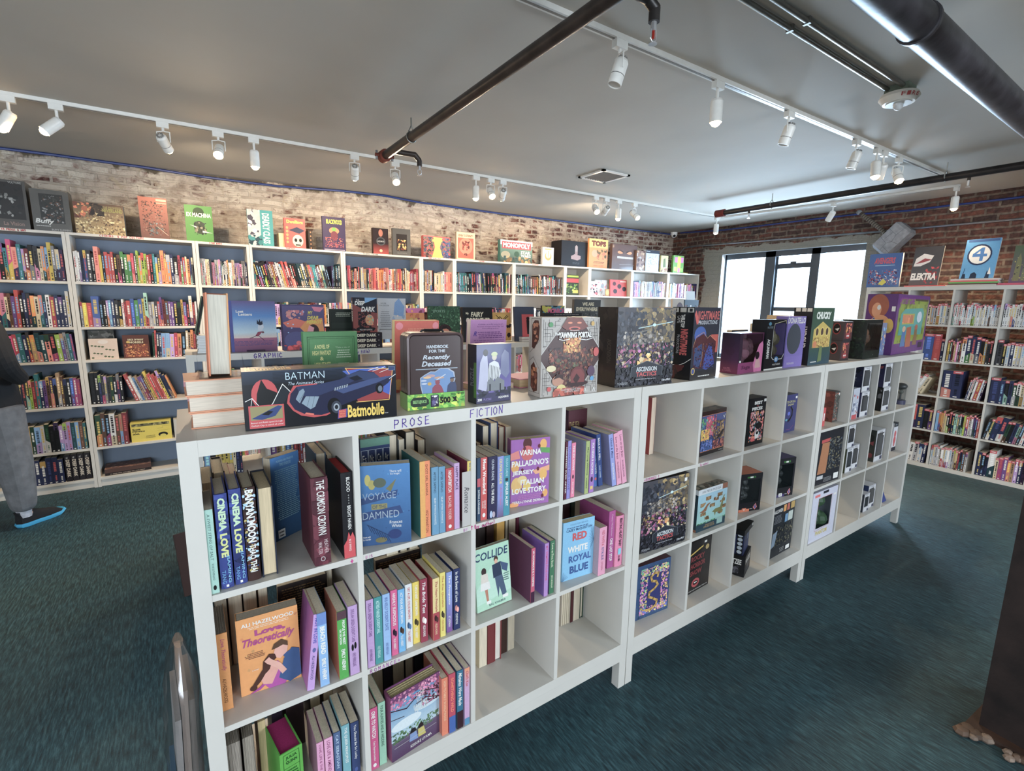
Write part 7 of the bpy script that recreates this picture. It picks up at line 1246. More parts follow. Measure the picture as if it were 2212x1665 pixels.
for gi, (g, n, gx0) in enumerate(((g1,4,0),(g2,4,0))):
    for cidx in range(n):
        for r in range(3):
            if R7.random() < .75:
                T = Matrix.Translation((g.location.x+.038+cidx*CS, g.location.y, 0)); fill = R7.uniform(.5,.95)
                row_stuff(T, .004, .004+CELL*fill-.01, .02, ZR[r], .24, R7.choice(('mix','dark','pale')), gi*100+cidx*10+r, tm=.024, d=.15)

# ---------------------------------------------------------------- books along the wall
BCAT = 'book'
ORD = ['first','second','third','fourth','fifth','sixth','seventh','eighth','ninth','tenth','eleventh','twelfth','thirteenth','fourteenth','fifteenth','sixteenth','seventeenth','eighteenth','nineteenth','twentieth','twenty-first','twenty-second','twenty-third','twenty-fourth','twenty-fifth']
def adj(t, h): return 'tall ' if h > .27 else 'thin ' if t < .016 else 'thick ' if t > .038 else ''
def row_books(parent, x0, x1, y, z, seq, where, group, seed, hm=.25, d=.17, lean=0, cat='book', name='book', red=None, tagl='book', stuff=False):
    """individual small books; seq = [(colour, relative width, relative height)], set from the left"""
    R = random.Random(seed); tot = sum(s[1] for s in seq); k = (x1-x0)/tot; x = x0; n = len(seq); T = parent.matrix_world if parent else Matrix()
    for i, s in enumerate(seq):
        col, w = s[0], s[1]; h = hm*(s[2] if len(s) > 2 else R.uniform(.86,1)); t = w*k*math.cos(s[3] if len(s) > 3 else lean)-.0007
        if isinstance(col, str): col = sh(CD[col], R.uniform(.9,1.08))
        ln = s[3] if len(s) > 3 else lean
        if stuff:
            STUFF.T = T; stubbook(STUFF, x, y, z+.0006, t, d, h, col, R, lean=ln, red=red if red and R.random() < .8 else None); STUFF.T = None; x += w*k; continue
        b = MB(); stubbook(b, 0, 0, 0, t, d, h, col, R, red=red if red and R.random() < .8 else None)
        o = b.build(name, [M['print'], M['page']]); P = Vector((x, y+R.uniform(0,.012), z+.0006))
        L_ = Matrix.Translation(P)
        if ln > 0: L_ = L_ @ Matrix.Translation((t,0,0)) @ Matrix.Rotation(ln,4,'Y') @ Matrix.Translation((-t,0,0))
        elif ln: L_ = L_ @ Matrix.Rotation(ln,4,'Y')
        o.matrix_world = T @ L_
        pos = ORD[i]+' from the left' if i <= (n-1)/2 or n-1-i >= len(ORD) else (ORD[n-1-i]+' from the right' if n-1-i else 'rightmost')
        tag(o, ('%s%s %s, %s, %s' % (adj(t,h), cname(col), tagl, pos, where)).strip(), cat, group); x += w*k
bpy.context.view_layer.update()
def seq(s):
    out = []
    for tok in s.split():
        p = tok.split(':'); nm = p[0].replace('_',' '); n = 1
        if '*' in nm: nm, n = nm.split('*'); n = int(n)
        for _ in range(n): out.append((nm, float(p[1]) if len(p) > 1 else 1.0)+((float(p[2]),) if len(p) > 2 else ()))
    return out
ow, wA, DA = BC[0]; pa = ow
NA = 'bookcase beside the person'
xa0 = .30
row_books(pa, xa0, wA-.03, .01, SHZ[0], seq('purple mustard:.8 yellow:1.3 purple:1.6 orange:.8 hot_pink:.8 black:1.2 teal:.8 hot_pink:1.1:1.1 salmon:1.2:.9 teal:1 lilac:.7 dark_red:1 black:1.1 charcoal:1.1 cream:.8 orange:.8 light_blue:.7 yellow:1:1.08 grey:.8 cream:1:.9 dark_purple:1:.9'), 'top shelf, '+NA, 'books on the top shelf beside the person', 1, hm=.27)
row_books(pa, xa0, wA-.03, .01, SHZ[1], seq('mint:1.1 dark_teal:1 dark_teal:1 teal:1 salmon:1.2 pink:1.2 cream:.7 brown:.8 purple:.9 red:1:1.05 black:1 navy:.8 charcoal:.9 orange:1 cream:1.1 salmon:1 navy:.8 white:1 crimson:1.2 navy*3:1 white:.9:1.05'), 'second shelf, '+NA, 'books on the second shelf beside the person', 2, hm=.27)
row_books(pa, xa0+.12, wA-.03, .01, SHZ[2], seq('pink:1 hot_pink:1.1 crimson:1 teal:1.3 navy:1 charcoal:.8 tan:1.2 dark_teal:1.2 dark_teal:1.2 salmon:1.2 black:1.5 lime:1.2 purple:.9 grey:.8 teal:.9 purple:.6'), 'third shelf, '+NA, 'books on the third shelf beside the person', 3, stuff=True, hm=.235, lean=-.06)
row_books(pa, xa0+.1, wA-.03, .01, SHZ[3], seq('pale_grey:1.2 purple:1 navy:1 charcoal:1 charcoal:1 lime:.8 dark_red:1 teal:1.1:1.1 navy:1.1 purple:.9 brown:1 dark_purple:1 black:1 tan:1.1:1.1 brown:.8 black:1 black:1 blue:1 magenta:1 magenta:1'), 'fourth shelf, '+NA, 'books on the fourth shelf beside the person', 4, stuff=True, hm=.25)
row_books(pa, xa0+.1, wA-.03, .01, SHZ[4], seq('salmon:1 tan:1.2 mustard:1 dark_green:1 light_blue:1.4 pale_grey:1 dark_green:1.1 black:1.2 black:1.2 lilac:1 lilac:1 lilac:1 dark_teal:1.1 light_blue:1 brown:1 teal:.8'), 'fifth shelf, '+NA, 'books on the fifth shelf beside the person', 5, stuff=True, hm=.245)
row_books(pa, xa0+.1, wA-.2, .01, SHZ[5], seq('navy*7:1'), 'bottom shelf, '+NA, 'matching navy books on the bottom shelf', 6, stuff=True, hm=.22)
for k in range(4):
    P = pa.matrix_world @ Vector((wA-.192+k*.041, .012, SHZ[5]))
    book((P.x,P.y,P.z+.0006),'s',.15,.225,.038,(34,26,32),'%s of four black cream-lettered books on the bottom shelf'%['first','second','third','last'][k],spine_ops=[('t','THE',.3,.86,.6,.93,WHI,dict(rot=-90)),('t','DEEP DARK',.22,.16,.82,.82,(230,214,190),dict(rot=-90,bold=.03))],group='black books at the bottom of the bookcase')
pb, wB, DB = BC[1]; NB = 'second bookcase'
row_books(pb, .028, wB-.028, .01, SHZ[0], seq('white*2:.6 white:.5 navy:1 blue:.8 charcoal:1.3 black:.9 salmon:1.3:1.1 yellow:.8:.85 black:.8 red:1 red:.8 red:.8 black:1 brown:1 black:1 green:1.1 green:1.1 crimson:.9 charcoal:.7 lime:.7:1.05 orange:.8 lime:.9 lime:.8 red:.8 black:1 teal:.8 yellow:.7 charcoal:1 orange:1.2:1.1 orange:.6:1.1 orange:1.3 navy:1 black:1.5 crimson:.8 green:.7 red:.9 cream:.6 orange:.8 navy:.6 charcoal:.6'), 'top shelf, '+NB, 'books on the top shelf of the second bookcase', 11, hm=.255)
row_books(pb, .028, wB-.028, .01, SHZ[1], seq('grey:.6:.85 yellow:1:.82 red:1.2:.82 blue:1.8:1.05 black:.9 black:.8 lilac:.5 light_blue:.7 navy:.8 charcoal:.9 black:.9 white:.5 dark_red:.6 red:1.1 blue:1 green:1 blue:1 yellow:.6 mint:.9:1.2 grey:1 pale_grey:.7 charcoal:.8 red:.6 purple:.7:1.05 dark_red:.7 brown:.9 purple:.7 purple:.7 black:1.1 black:1 mustard:.6 purple:.9 black:.8 white:.9:1.12 dark_red:.7 white:.6'), 'second shelf, '+NB, 'books on the second shelf of the second bookcase', 12, hm=.235)
P_ = lambda x, y, z: pb.matrix_world @ Vector((x, y, z))
q = P_(.05,.03,SHZ[2]); book((q.x,q.y,q.z+.0006),'f',.185,.17,.02,(232,206,186),'pale pink face-out book with tiny green trees, third shelf',front_ops=[('e',.5,.85,.18,.1,(240,226,214))]+[q_ for i in range(14) for q_ in (('e',.1+(i*37%80)/100,.08+(i*53%70)/100,.05,.035,(90,110,70)),('r',.095+(i*37%80)/100,.03+(i*53%70)/100,.105+(i*37%80)/100,.06+(i*53%70)/100,(110,90,60)))])
q = P_(.04,.14,SHZ[2]); book((q.x,q.y,q.z+.0006),'f',.17,.235,.02,(120,116,110),'grey leafy cover behind the pale pink face-out book',front_ops=[('b',0,.6,1,1,20,.12,[(90,90,80),(150,146,136)],3)])
q = P_(.27,.04,SHZ[2]); book((q.x,q.y,q.z+.0006),'f',.18,.195,.025,(96,44,30),'face-out brown book with an orange tavern picture',front_ops=[('r',.06,.05,.94,.6,(140,60,30)),('b',.06,.05,.94,.6,40,.08,[(190,90,40),(226,150,60),(90,40,30)],3),('t','DECK OF MANY',.2,.76,.8,.84,(230,220,180),dict(bold=.03)),('t','MORSELS',.26,.64,.78,.73,(230,220,180),dict(bold=.03)),('e',.2,.7,.07,.05,(220,180,70))])
row_books(pb, .47, wB-.03, .01, SHZ[2], seq('dark_green:.6 red:.5 black:.8 navy:.6 light_blue:1.2 light_blue:1.2 lilac:1.2 crimson:1 orange:1.1 black:1.3 cream:.7 tan:.7 orange:.8 dark_red:.8 brown:.7 red:.6'), 'third shelf, '+NB, 'books on the third shelf of the second bookcase', 13, stuff=True, hm=.235, lean=.04)
row_books(pb, .03, .24, .01, SHZ[3], seq('black:1.3:1.05 black:1.2:1.05 navy:.8 charcoal:.9 grey:.8 charcoal:1 dark_green:1 black:1 dark_purple:1 black:1'), 'fourth shelf, '+NB, 'dark books on the fourth shelf of the second bookcase', 14, hm=.25)
row_books(pb, .318, .61, .01, SHZ[3], seq('red:1.4 white:1.2 light_blue:1.1 tan:1 purple:1 dark_red:1 charcoal:.8 yellow:1.1:1.06 red*5:.75 yellow:1.1:1.06 navy*2:1 orange:.7'), 'fourth shelf leaning group, '+NB, 'leaning books on the fourth shelf of the second bookcase', 15, hm=.245, lean=-.30)
row_books(pb, .72, wB-.03, .01, SHZ[3], seq('navy:1 blue:1 blue:1 mustard:.6'), 'right end, fourth shelf, '+NB, 'books at the right end of the fourth shelf', 16, stuff=True, hm=.24)
row_books(pb, .03, .24, .01, SHZ[4], seq('dark_green:1.3 brown:1 black:1 white:1.3:.95 brown:1 tan:.7 dark_red:1.2'), 'fifth shelf, '+NB, 'books on the fifth shelf of the second bookcase', 17, stuff=True, hm=.29)
q = P_(.255,.03,SHZ[4]); posbox('boxed_book_set',(q.x,q.y),0,.29,.12,.17,SHZ[4],(232,206,40),'bright yellow slipcase with black lettering on the fifth shelf',[('r',.03,.80,.96,.94,(110,104,60)),('b',.03,.80,.96,.94,20,.04,[(60,56,40),(160,150,90)],3),('t','Scott',.04,.60,.24,.70,BLK,dict(bold=.04)),('t','Pilgrim',.04,.49,.34,.58,BLK,dict(bold=.04)),('t','20th',.04,.37,.2,.46,BLK,dict(bold=.04)),('l',[(.64,.62),(.78,.62),(.78,.72),(.96,.72)],.001,(120,104,30)),('l',[(.64,.5),(.96,.5)],.001,(120,104,30)),('e',.78,.28,.12,.12,(30,28,20)),('e',.78,.22,.08,.08,(226,206,60)),('x',.3,.15,.6,.3,3,(150,130,40),2)],topc=(220,200,60),mt='print')
q = P_(.565,.03,SHZ[4]); posbox('boxed_book_set',(q.x,q.y),0,.23,.12,.17,SHZ[4],(206,200,186),'cream slipcase with an orange shape beside the yellow one',[('p',[(.3,.3),(.6,.55),(.9,.5),(.9,.15),(.5,.2)],(190,110,50)),('e',.6,.3,.1,.14,(60,50,50)),('l',[(.3,.7),(.6,.7),(.6,.8),(.9,.8)],.001,(150,140,120))],topc=(200,194,180),mt='print')
q = P_(.05,.02,SHZ[5]); posbox('boxed_game',(q.x,q.y),math.radians(3),.32,.20,.055,SHZ[5],(90,60,50),'flat brown box lying on the bottom shelf',[('r',0,0,1,.4,(40,30,30)),('x',.05,.1,.9,.3,1,(170,150,130),2)],top=[('b',0,0,1,1,40,.1,[(140,100,80),(110,70,60),(170,130,110)],3)],topc=(120,84,70),mt='print')
for k in range(4): q = P_(.60,.03,SHZ[5]+k*.042); posbox('boxed_game',(q.x,q.y),0,.18,.15,.041,SHZ[5]+k*.042,(44,50,60),'dark flat box, %s of four stacked on the bottom shelf'%['lowest','second','third','topmost'][k],[('x',.1,.3,.9,.7,1,(120,130,140),k+2)],mt='print')
# further bookcases: the books there are many hundreds, only a few pixels wide each
hts = {2:('pale',.235,.011),3:('dark',.255,.016),4:('warm',.245,.016),5:('warm',.24,.018),6:('dark',.25,.018),7:('dark',.25,.018),10:('pale',.24,.020),11:('pale',.23,.024)}
bpy.context.view_layer.update()
for k in range(2, 12):
    o, w, D = BC[k]; T = o.matrix_world
    for r in range(6):
        if r == 0 and k in (8, 9): continue
        pal, hm, tm = hts.get(k, ('mix', .24, .02))
        if r > 0: pal = ('pinks' if r == 1 and k > 4 else 'mix'); hm = min(hm, .20 if r == 1 and k > 4 else .235); tm = max(tm, .015)
        if r == 1: hm = .19 if k > 4 else .225
        row_stuff(T, .026, w-.026, .012, SHZ[r], hm, pal, k*10+r, tm=tm*(1.0), d=min(.17, D-.03), lean=.22 if (k, r) == (3, 0) else .05 if (k, r) in ((6,0),(7,0)) else 0)
STUFF.T = None
tag(STUFF.build('shelved_books', [M['print'], M['page']]), 'rows of many small book spines filling the farther wall bookcases', 'books', kind='stuff')
BCAT = 'comic'
def fout(k, xf0, xf1, h, cov, lab, ops=(), z=SHZ[0], y=.05, t=.02, **kw):
    o, w, D = BC[k]; a = o.matrix_world @ Vector((w*xf0, y, z)); return book((a.x,a.y,a.z+.0006),'f',w*(xf1-xf0),h,t,cov,lab,front_ops=list(ops),yaw=o.rotation_euler.z,**kw)
fout(8,.08,.66,.27,(50,60,36),'dark comic with a green monster face on the narrow ninth bookcase',[('r',0,.62,1,.82,(190,40,50)),('r',.2,.88,1,.97,(170,190,60)),('b',.1,.1,.9,.55,24,.12,[(90,140,50),(60,90,40),(150,180,60)],3),('r',.6,.1,.95,.25,(220,190,40))],tilt=.06)
fout(9,.03,.24,.20,(206,200,200),'white and pink comic, first face-out on the tenth bookcase',[('b',0,0,1,.8,30,.12,[(206,60,80),(60,50,60),(230,150,160)],3)],tilt=.06)
fout(9,.22,.50,.22,(206,210,216),'silvery wrapped comic, second face-out on the tenth bookcase',[('b',0,0,1,1,20,.15,[(180,190,200),(220,120,130),(230,230,236)],4)],y=.08,tilt=.06)
fout(9,.54,.94,.235,(216,44,40),'red face-out comic with dark heads on the tenth bookcase',[('e',.25,.75,.1,.12,(90,26,30)),('e',.55,.6,.12,.14,(70,24,30)),('e',.85,.45,.12,.14,(40,20,26)),('e',.3,.3,.12,.14,(60,24,30)),('r',.6,.85,.95,.93,(240,200,190)),('p',[(.4,0),(.45,.3),(.7,.4),(.75,0)],(200,60,50))],tilt=.06)
fout(9,.40,.50,.10,(176,126,50),'small round gold badge card on the tenth bookcase',[('e',.5,.5,.4,.4,(220,180,90))],y=.03,t=.006,tilt=.06)

BCAT = 'comic'
# ---------------------------------------------------------------- things standing on top of the bookcases
def tops(reg, bl_, br_, tl_, tr_, depth, cov, lab, ops=(), kind='book', yb=None, side=(), sidec=None, **kw):
    pl, pr, ql, qr = px(reg, bl_), px(reg, br_), px(reg, tl_), px(reg, tr_)
    y = yb or BY(ry(pl, 3.98).x)+.05
    a = ry(pl, y); c_ = ry(pr, y+kw.pop('dy', 0)); w = math.hypot(c_.x-a.x, c_.y-a.y); yaw = math.atan2(c_.y-a.y, c_.x-a.x); h = ((ry(ql, y).z-BH)+(ry(qr, c_.y).z-BH))/2
    if kind == 'book': return book((a.x, y, BH+.0006),'f',w,h,depth,cov,lab,front_ops=list(ops),yaw=yaw,**kw)
    sd = ([('r',0,0,1,1,sidec)] if sidec else [])+list(side)
    return posbox('boxed_game',(a.x,y),yaw,w,depth,h,BH,cov,lab,ops,(),right=sd,**kw)
TB = BH
gl = [('b',.12,.25,.88,.92,30,.08,[(30,30,32),(60,60,60),(20,20,22),(150,150,146)],3)]
tops('N',(-60,545),(262,560),(-60,130),(235,175),.22,(84,80,76),'grey board game box at the far left edge, on the bookcase',[('r',.05,.2,.92,.95,(36,32,32)),*gl,('t','La Vision',.3,.07,.85,.15,(150,120,110),dict(bold=.02)),('t','VULTURE',.55,.93,.9,.97,(190,190,184))],kind='box',sidec=(60,56,54),mt='wrap',topc=(70,66,62))
tops('N',(292,570),(618,580),(255,225),(572,250),.16,(90,88,84),'grey board game box with white cursive lettering, on the bookcase top',[('r',.22,.2,.84,.9,(40,42,40)),('b',.25,.22,.82,.88,50,.06,[(30,32,32),(70,70,66),(150,150,150),(110,70,50)],5),('t','Buffy',.06,.16,.55,.30,(226,226,220),dict(bold=.03,shear=.2)),('x',.06,.11,.5,.15,1,(200,200,196),3),('t','BUFFY SUMMERS',.46,.03,.96,.07,(200,200,196))],kind='box',sidec=(50,48,46),mt='wrap',topc=(80,76,72))
tops('N',(650,588),(1076,632),(640,345),(1052,366),.10,(150,120,80),'wide board game box with a sepia crowd scene, on the bookcase',[('g',0,0,1,1,(190,160,100),(110,80,60)),('b',0,0,1,.7,90,.05,[(206,180,120),(150,120,80),(226,206,150),(110,84,60)],3),('b',.0,.5,.35,1,24,.07,[(226,110,50),(240,160,70),(120,60,40)],4),('b',.3,.6,.6,1,24,.06,[(50,40,36),(70,56,44)],5),('t','THE PROMISED',.58,.86,.95,.93,(180,170,90)),('t','NEVERLAND',.56,.74,.98,.86,(170,164,80),dict(bold=.03))],kind='box',sidec=(90,110,130),side=[('b',0,0,1,1,20,.2,[(70,90,110),(110,130,150)],3)],mt='gloss')
tops('N',(1208,638),(1450,650),(1172,292),(1410,312),.03,(150,80,50),'tall orange-brown face-out book with armoured figures, on the bookcase',[('g',0,0,1,1,(110,70,60),(180,90,60)),('b',.1,.1,.9,.9,80,.06,[(80,46,40),(120,70,50),(60,40,40),(150,110,90)],3),('b',.3,.05,.8,.4,30,.05,[(120,130,130),(90,90,90)],4),('l',[(.6,.3),(.95,.1)],.003,(220,190,160)),('r',.62,.92,.98,.97,(200,180,150)),('r',.62,.86,.98,.89,(180,160,130))])
tops('N',(1595,662),(1828,678),(1585,360),(1805,385),.03,(84,150,60),'bright green face-out book with a black gear behind its title',[('e',.5,.82,.2,.13,(40,70,34)),('t','EX MACHINA',.06,.68,.95,.80,WHI,dict(bold=.03)),('e',.5,.4,.2,.18,(60,70,50)),('b',.3,.2,.75,.55,24,.07,[(60,66,60),(150,140,110),(40,44,40)],3),('p',[(.15,.46),(.4,.42),(.4,.38)],(210,214,210)),('p',[(.6,.32),(.98,.26),(.6,.26)],(210,214,210))])
tops('K',(150,385),(366,408),(138,82),(356,105),.03,(60,160,160),'teal and white face-out book with sideways lettering',[('r',0,0,.5,1,(206,206,200)),('b',0,.3,.5,1,20,.12,[(220,220,214),(90,84,96)],2),('b',0,0,.55,.3,16,.12,[(60,150,150),(40,70,80)],3),('t','DEADLY CLASS',.58,.08,.86,.92,WHI,dict(rot=-90,bold=.03))])
tops('K',(460,410),(638,425),(452,158),(630,175),.04,(214,50,30),'red face-out book with a yellow title and a skull',[('t','Dwellings',.12,.80,.90,.94,(232,206,50),dict(bold=.04)),('p',[(.2,.6),(.6,.72),(.98,.62),(.7,.5)],(40,50,80)),('e',.62,.26,.26,.2,(232,222,180)),('e',.52,.28,.07,.06,BLK),('e',.74,.28,.07,.06,BLK),('r',.5,.1,.75,.14,BLK),*[('e',.13,.2+i*.12,.06,.045,(190,160,90)) for i in range(5)]])
for i in range(5): 
    q = ry(px('K',(410,408)), 4.06); lying(q.x, 4.06, TB+i*.0275, .13, .17, .027, (226,206,170), 'small cream book, %s of the stack left behind the red skull cover'%['lowest','second','third','fourth','topmost'][i], page=(220,200,160))
q = ry(px('K',(662,425)),4.08); book((q.x,4.08,TB+.0006),'s',.13,.19,.035,(50,34,30),'upright dark book with gold dots behind the red skull cover',spine_ops=[('e',.6,.1+i*.2,.16,.04,(220,140,60)) for i in range(5)])
tops('K',(785,430),(978,437),(780,153),(976,157),.03,(60,44,84),'dark purple face-out book with a yellow-green title, on the bookcase',[('t','BLACKWOOD',.17,.79,.86,.93,(190,200,40),dict(bold=.04)),('e',.5,.6,.22,.1,(226,120,50)),('e',.5,.64,.1,.06,(110,170,60)),('e',.5,.45,.16,.14,(120,40,60)),('b',.1,.1,.9,.4,50,.05,[(190,60,60),(150,50,90),(226,110,60)],3),('r',.05,.03,.95,.05,(190,180,200))])
tops('K',(1212,467),(1342,472),(1208,250),(1342,250),.05,(50,34,34),'dark face-out book with a red glow and grey ring',[('g',0,0,1,.4,(190,50,30),(70,30,30)),('e',.5,.82,.14,.14,(190,110,80)),('e',.5,.5,.3,.16,(90,90,90)),('e',.5,.5,.22,.12,(40,38,40)),('t','LAZARUS',.28,.47,.72,.53,WHI),('e',.5,.14,.1,.06,(240,190,140))])
tops('K',(1380,482),(1530,485),(1380,253),(1525,255),.04,(100,96,90),'grey framed face-out book with a fiery figure',[('r',.2,.18,.8,.8,(50,40,36)),('b',.25,.2,.75,.6,30,.07,[(226,140,50),(240,190,90),(120,50,30)],3),('t','BLACKSMITH',.25,.07,.78,.12,(150,146,140))])
tops('K',(1640,508),(1868,512),(1638,315),(1866,322),.06,(196,50,50),'wide red and yellow boxed set with crowds of tiny figures',[('b',0,0,.42,.95,60,.08,[(60,70,100),(120,110,90),(40,44,50),(150,60,50)],3),('b',.62,0,1,.95,50,.08,[(60,70,120),(120,110,90),(60,90,140)],4),('p',[(.3,0),(.42,.5),(.36,.95),(.7,.95),(.6,.5),(.72,0)],(232,200,50)),('t','MICRONAUTS',.32,.74,.7,.86,(226,206,60),dict(bold=.05))],kind='box',sidec=(110,60,40))
tops('K',(1920,520),(2078,525),(1914,282),(2075,288),.03,(226,190,150),'cream face-out book with an orange framed warrior',[('r',.08,.06,.92,.8,(190,80,50)),('e',.5,.5,.36,.3,(220,120,80)),('b',.3,.35,.7,.7,24,.07,[(110,40,34),(150,60,44)],3),('t','SEVEN TO ETERNITY',.1,.84,.9,.92,(70,50,44),dict(bold=.02)),('b',.4,.15,.6,.25,8,.05,[(110,40,34)],5)])
tops('L',(318,545),(590,550),(318,350),(595,362),.06,(60,120,110),'green board game box with a red title banner, on the bookcase',[('g',0,0,1,.75,(60,70,60),(110,150,130)),('r',0,.78,1,1,(226,226,220)),('r',.05,.62,.96,.93,(190,40,50)),('t','MONOPOLY',.08,.67,.93,.89,WHI,dict(bold=.05)),('e',.16,.35,.14,.16,(170,160,130)),('b',.1,0,.95,.3,30,.06,[(190,150,90),(150,110,60),(60,90,90)],3),('e',.5,.4,.08,.13,(50,90,70)),('t','STAR',.63,.42,.93,.56,WHI,dict(bold=.04)),('t','WARS',.63,.28,.95,.41,WHI,dict(bold=.04))],kind='box',sidec=(200,200,196))
tops('L',(678,560),(772,563),(678,412),(776,412),.04,(220,214,206),'small white box with a gold winged emblem',[('e',.5,.5,.3,.24,(190,140,60)),('e',.5,.56,.2,.18,(220,214,206)),('r',.47,.25,.53,.8,(190,140,60)),('r',.2,.85,.8,.93,(190,150,80))],kind='box')
tops('L',(838,562),(1062,576),(835,345),(1070,374),.22,(28,28,34),'black box with a pale drinking fountain picture, on the bookcase',[('p',[(.36,.3),(.36,.42),(.5,.5),(.72,.44),(.72,.32),(.6,.26)],(150,130,136)),('r',.5,.48,.6,.6,(140,120,126)),('p',[(.5,.6),(.5,.8),(.55,.86),(.6,.8),(.6,.6)],(150,140,144)),('t','STATUE',.42,.1,.68,.18,(80,84,96))],kind='box',mt='gloss')
tops('L',(1072,570),(1230,576),(1085,338),(1238,346),.035,(220,140,60),'orange face-out book with a thick dark red title, on the bookcase',[('r',0,.70,1,1,(232,190,90)),('t','TOPS',.12,.75,.9,.94,(120,50,30),dict(bold=.08)),('e',.3,.5,.16,.12,(226,150,110)),('b',.4,.3,.95,.65,20,.07,[(110,90,50),(190,100,50)],3),('x',.2,.16,.85,.24,2,(120,60,40),2),('t','HENRY T. ALBERT',.25,.06,.8,.11,(190,60,40))])
tops('L',(1268,588),(1478,598),(1248,380),(1468,390),.05,(104,74,66),'brown shiny box printed with angry orange eyes, on the bookcase',[('g',0,0,1,.5,(90,64,58),(110,80,70)),('e',.32,.68,.11,.06,(226,140,70)),('e',.68,.68,.11,.06,(226,140,70)),('p',[(.2,.8),(.44,.72),(.44,.66)],(60,40,36)),('p',[(.82,.8),(.56,.72),(.56,.66)],(60,40,36)),('r',.2,.44,.85,.52,(210,206,200)),*[('r',.2+i*.05,.44,.205+i*.05,.52,(110,90,84)) for i in range(13)],('l',[(.3,.2),(.7,.24),(.9,.2)],.003,(190,170,160))],kind='box',mt='wrap')
tops('L',(1478,592),(1548,600),(1478,440),(1550,440),.05,(150,110,90),'narrow brown picture box left of the white framed one',[('b',0,0,1,1,30,.15,[(190,150,110),(90,50,40),(210,200,190)],3)],kind='box')
tops('L',(1555,608),(1668,612),(1553,435),(1680,440),.05,(206,212,226),'white framed puzzle box with pale soldiers, on the bookcase',[('r',0,.86,1,1,(40,44,60)),('t','STAR WARS',.05,.9,.3,.96,WHI),('b',.15,.15,.85,.8,40,.06,[(190,200,220),(110,120,140),(226,232,240)],3),('l',[(.03,.03),(.97,.03),(.97,.86),(.03,.86),(.03,.03)],.003,(30,34,44))],kind='box',mt='wrap')
tops('L',(1685,612),(1745,618),(1680,480),(1730,482),.025,(216,206,130),'pale yellow face-out comic with a green figure, near the corner',[('p',[(.3,.3),(.35,.8),(.6,.85),(.7,.3)],(110,120,60)),('b',0,0,1,.3,14,.12,[(190,170,90),(150,80,50)],3)])
tops('L',(1790,605),(1880,608),(1795,480),(1888,484),.035,(110,170,60),'bright green, yellow and pink face-out comic at the corner',[('b',.05,.05,.95,.95,10,.02,[(232,200,40)],3),('r',.15,.6,.4,.9,(226,110,180)),('r',.7,.6,.95,.9,(226,110,180)),('r',.4,.05,.7,.95,(226,206,40)),('r',.45,.05,.65,.3,(226,110,170)),('r',.1,.1,.35,.35,(232,190,50)),('r',.7,.1,.95,.3,(160,206,60))])
q = ry(px('L',(1885,618)),3.76); lying(q.x-.16,3.79,TB,.14,.30,.02,(206,180,50),'yellow-edged book lying flat at the window end of the bookcases',edge='s')

# ---------------------------------------------------------------- comics by the window wall
RM = (206,60,74)
COM = {(1,0):('teal*2:1.3 navy salmon cream:.8','short'),}
def kcell(cx, r): return Matrix.Translation((KX, KY-.038-cx*CS, .038+(4-r)*CS)) @ Matrix.Rotation(-R90, 4, 'Z')
KROW = {0:('second','cream salmon pink light_blue:1.5:1.2 navy:.8 cream:.9 tan:.9 blue:.8 white*5:.8',.20), }
KS = {
 (1,0):('cream salmon light_blue:1.6:1.25 navy:.8 grey:.8 cream:.9 tan:.9 pale_grey:.8 white*4:.8',.21,0,1),(2,0):('white*24:1',.215,0,1),(3,0):('white*8:1 pale_grey*6:1 white*6:1',.21,0,1),
 (1,1):('dark_green:.8 dark_teal:.7 white:.8 white:.8 pale_grey:.9 blue:1.8:1.15 red:1.5:1.15 navy:.6',.225,0,1),(2,1):('mustard:.8 dark_green:.7 dark_red:.7 cream:.7 pink:.7 charcoal:.7 dark_red:.6 white:1.3:1.08 navy:1.7:1.15 navy:1.4:1.1 navy:1.5:1.1 black:1.2:1.05 mustard:.8:1.02 charcoal:1 black:1',.225,0,1),(3,1):('charcoal:1.2:1.08 black:.7 white:.7 navy:.8 white:.8 pale_grey:.7 white*5:.7 grey:.8 dark_red:.7',.215,0,1),
 (1,2):('black:1 brown:.8 white:.9 white:.8 cream:.8',.215,.40,.62),(2,2):('navy:2:1.12 navy:2:1.12',.235,0,.46),(3,2):('navy:2:1.05 navy:.9 black:.9 navy:.8 dark_green:.8 white:.8 cream:.7 pale_grey:.8 navy:.8 dark_purple:.8 red:.7',.225,0,1),
 (1,3):('charcoal:.7 dark_red:.8 mustard:.7 brown:.7 red:1.2:1.12 navy:1.3:1.12 black:.9 dark_purple:.7',.215,0,1),(2,3):('light_blue:.9 mustard:.8 orange:.8 tan:.6 cream:.7 black:.9 black:.9 navy:.9 mint:.8 grey:.8 dark_teal:.8 black:.8 lime:.6 red:1 white:.8 pale_grey:.8 dark_purple:.7 navy:.7 red:.7',.215,0,1),(3,3):('charcoal:.8 dark_teal:.8 navy:1.4:1.06 navy:1.4:1.06 dark_green:.8 black:.8 navy:.8 mint:.7 charcoal:.8 white:.7 grey:.7',.215,.16,.9),
 (1,4):('navy:1 dark_teal:.9 dark_teal:.8 white:.8 white:.8 pale_grey:.8 white:.8 navy:.6',.215,.06,.95),(2,4):('white:.8 pale_grey*3:.7 white*6:.7 pale_grey*2:.7 cream:.7 dark_red:.7 navy:.8 brown:1 white:.7',.215,0,.86),(3,4):('navy:1 black:.9 navy:.7 white:1.7:1.15 cream:.8 magenta:1.1 purple:1 orange:.8 tan:.8 lilac:.9 navy:.8 dark_purple:.8',.225,0,1),
 (0,1):('red*3:1 navy:1 white*3:1 black:1',.21,0,1),(0,2):('navy*3:1 white*4:1 red:1',.21,0,1)}
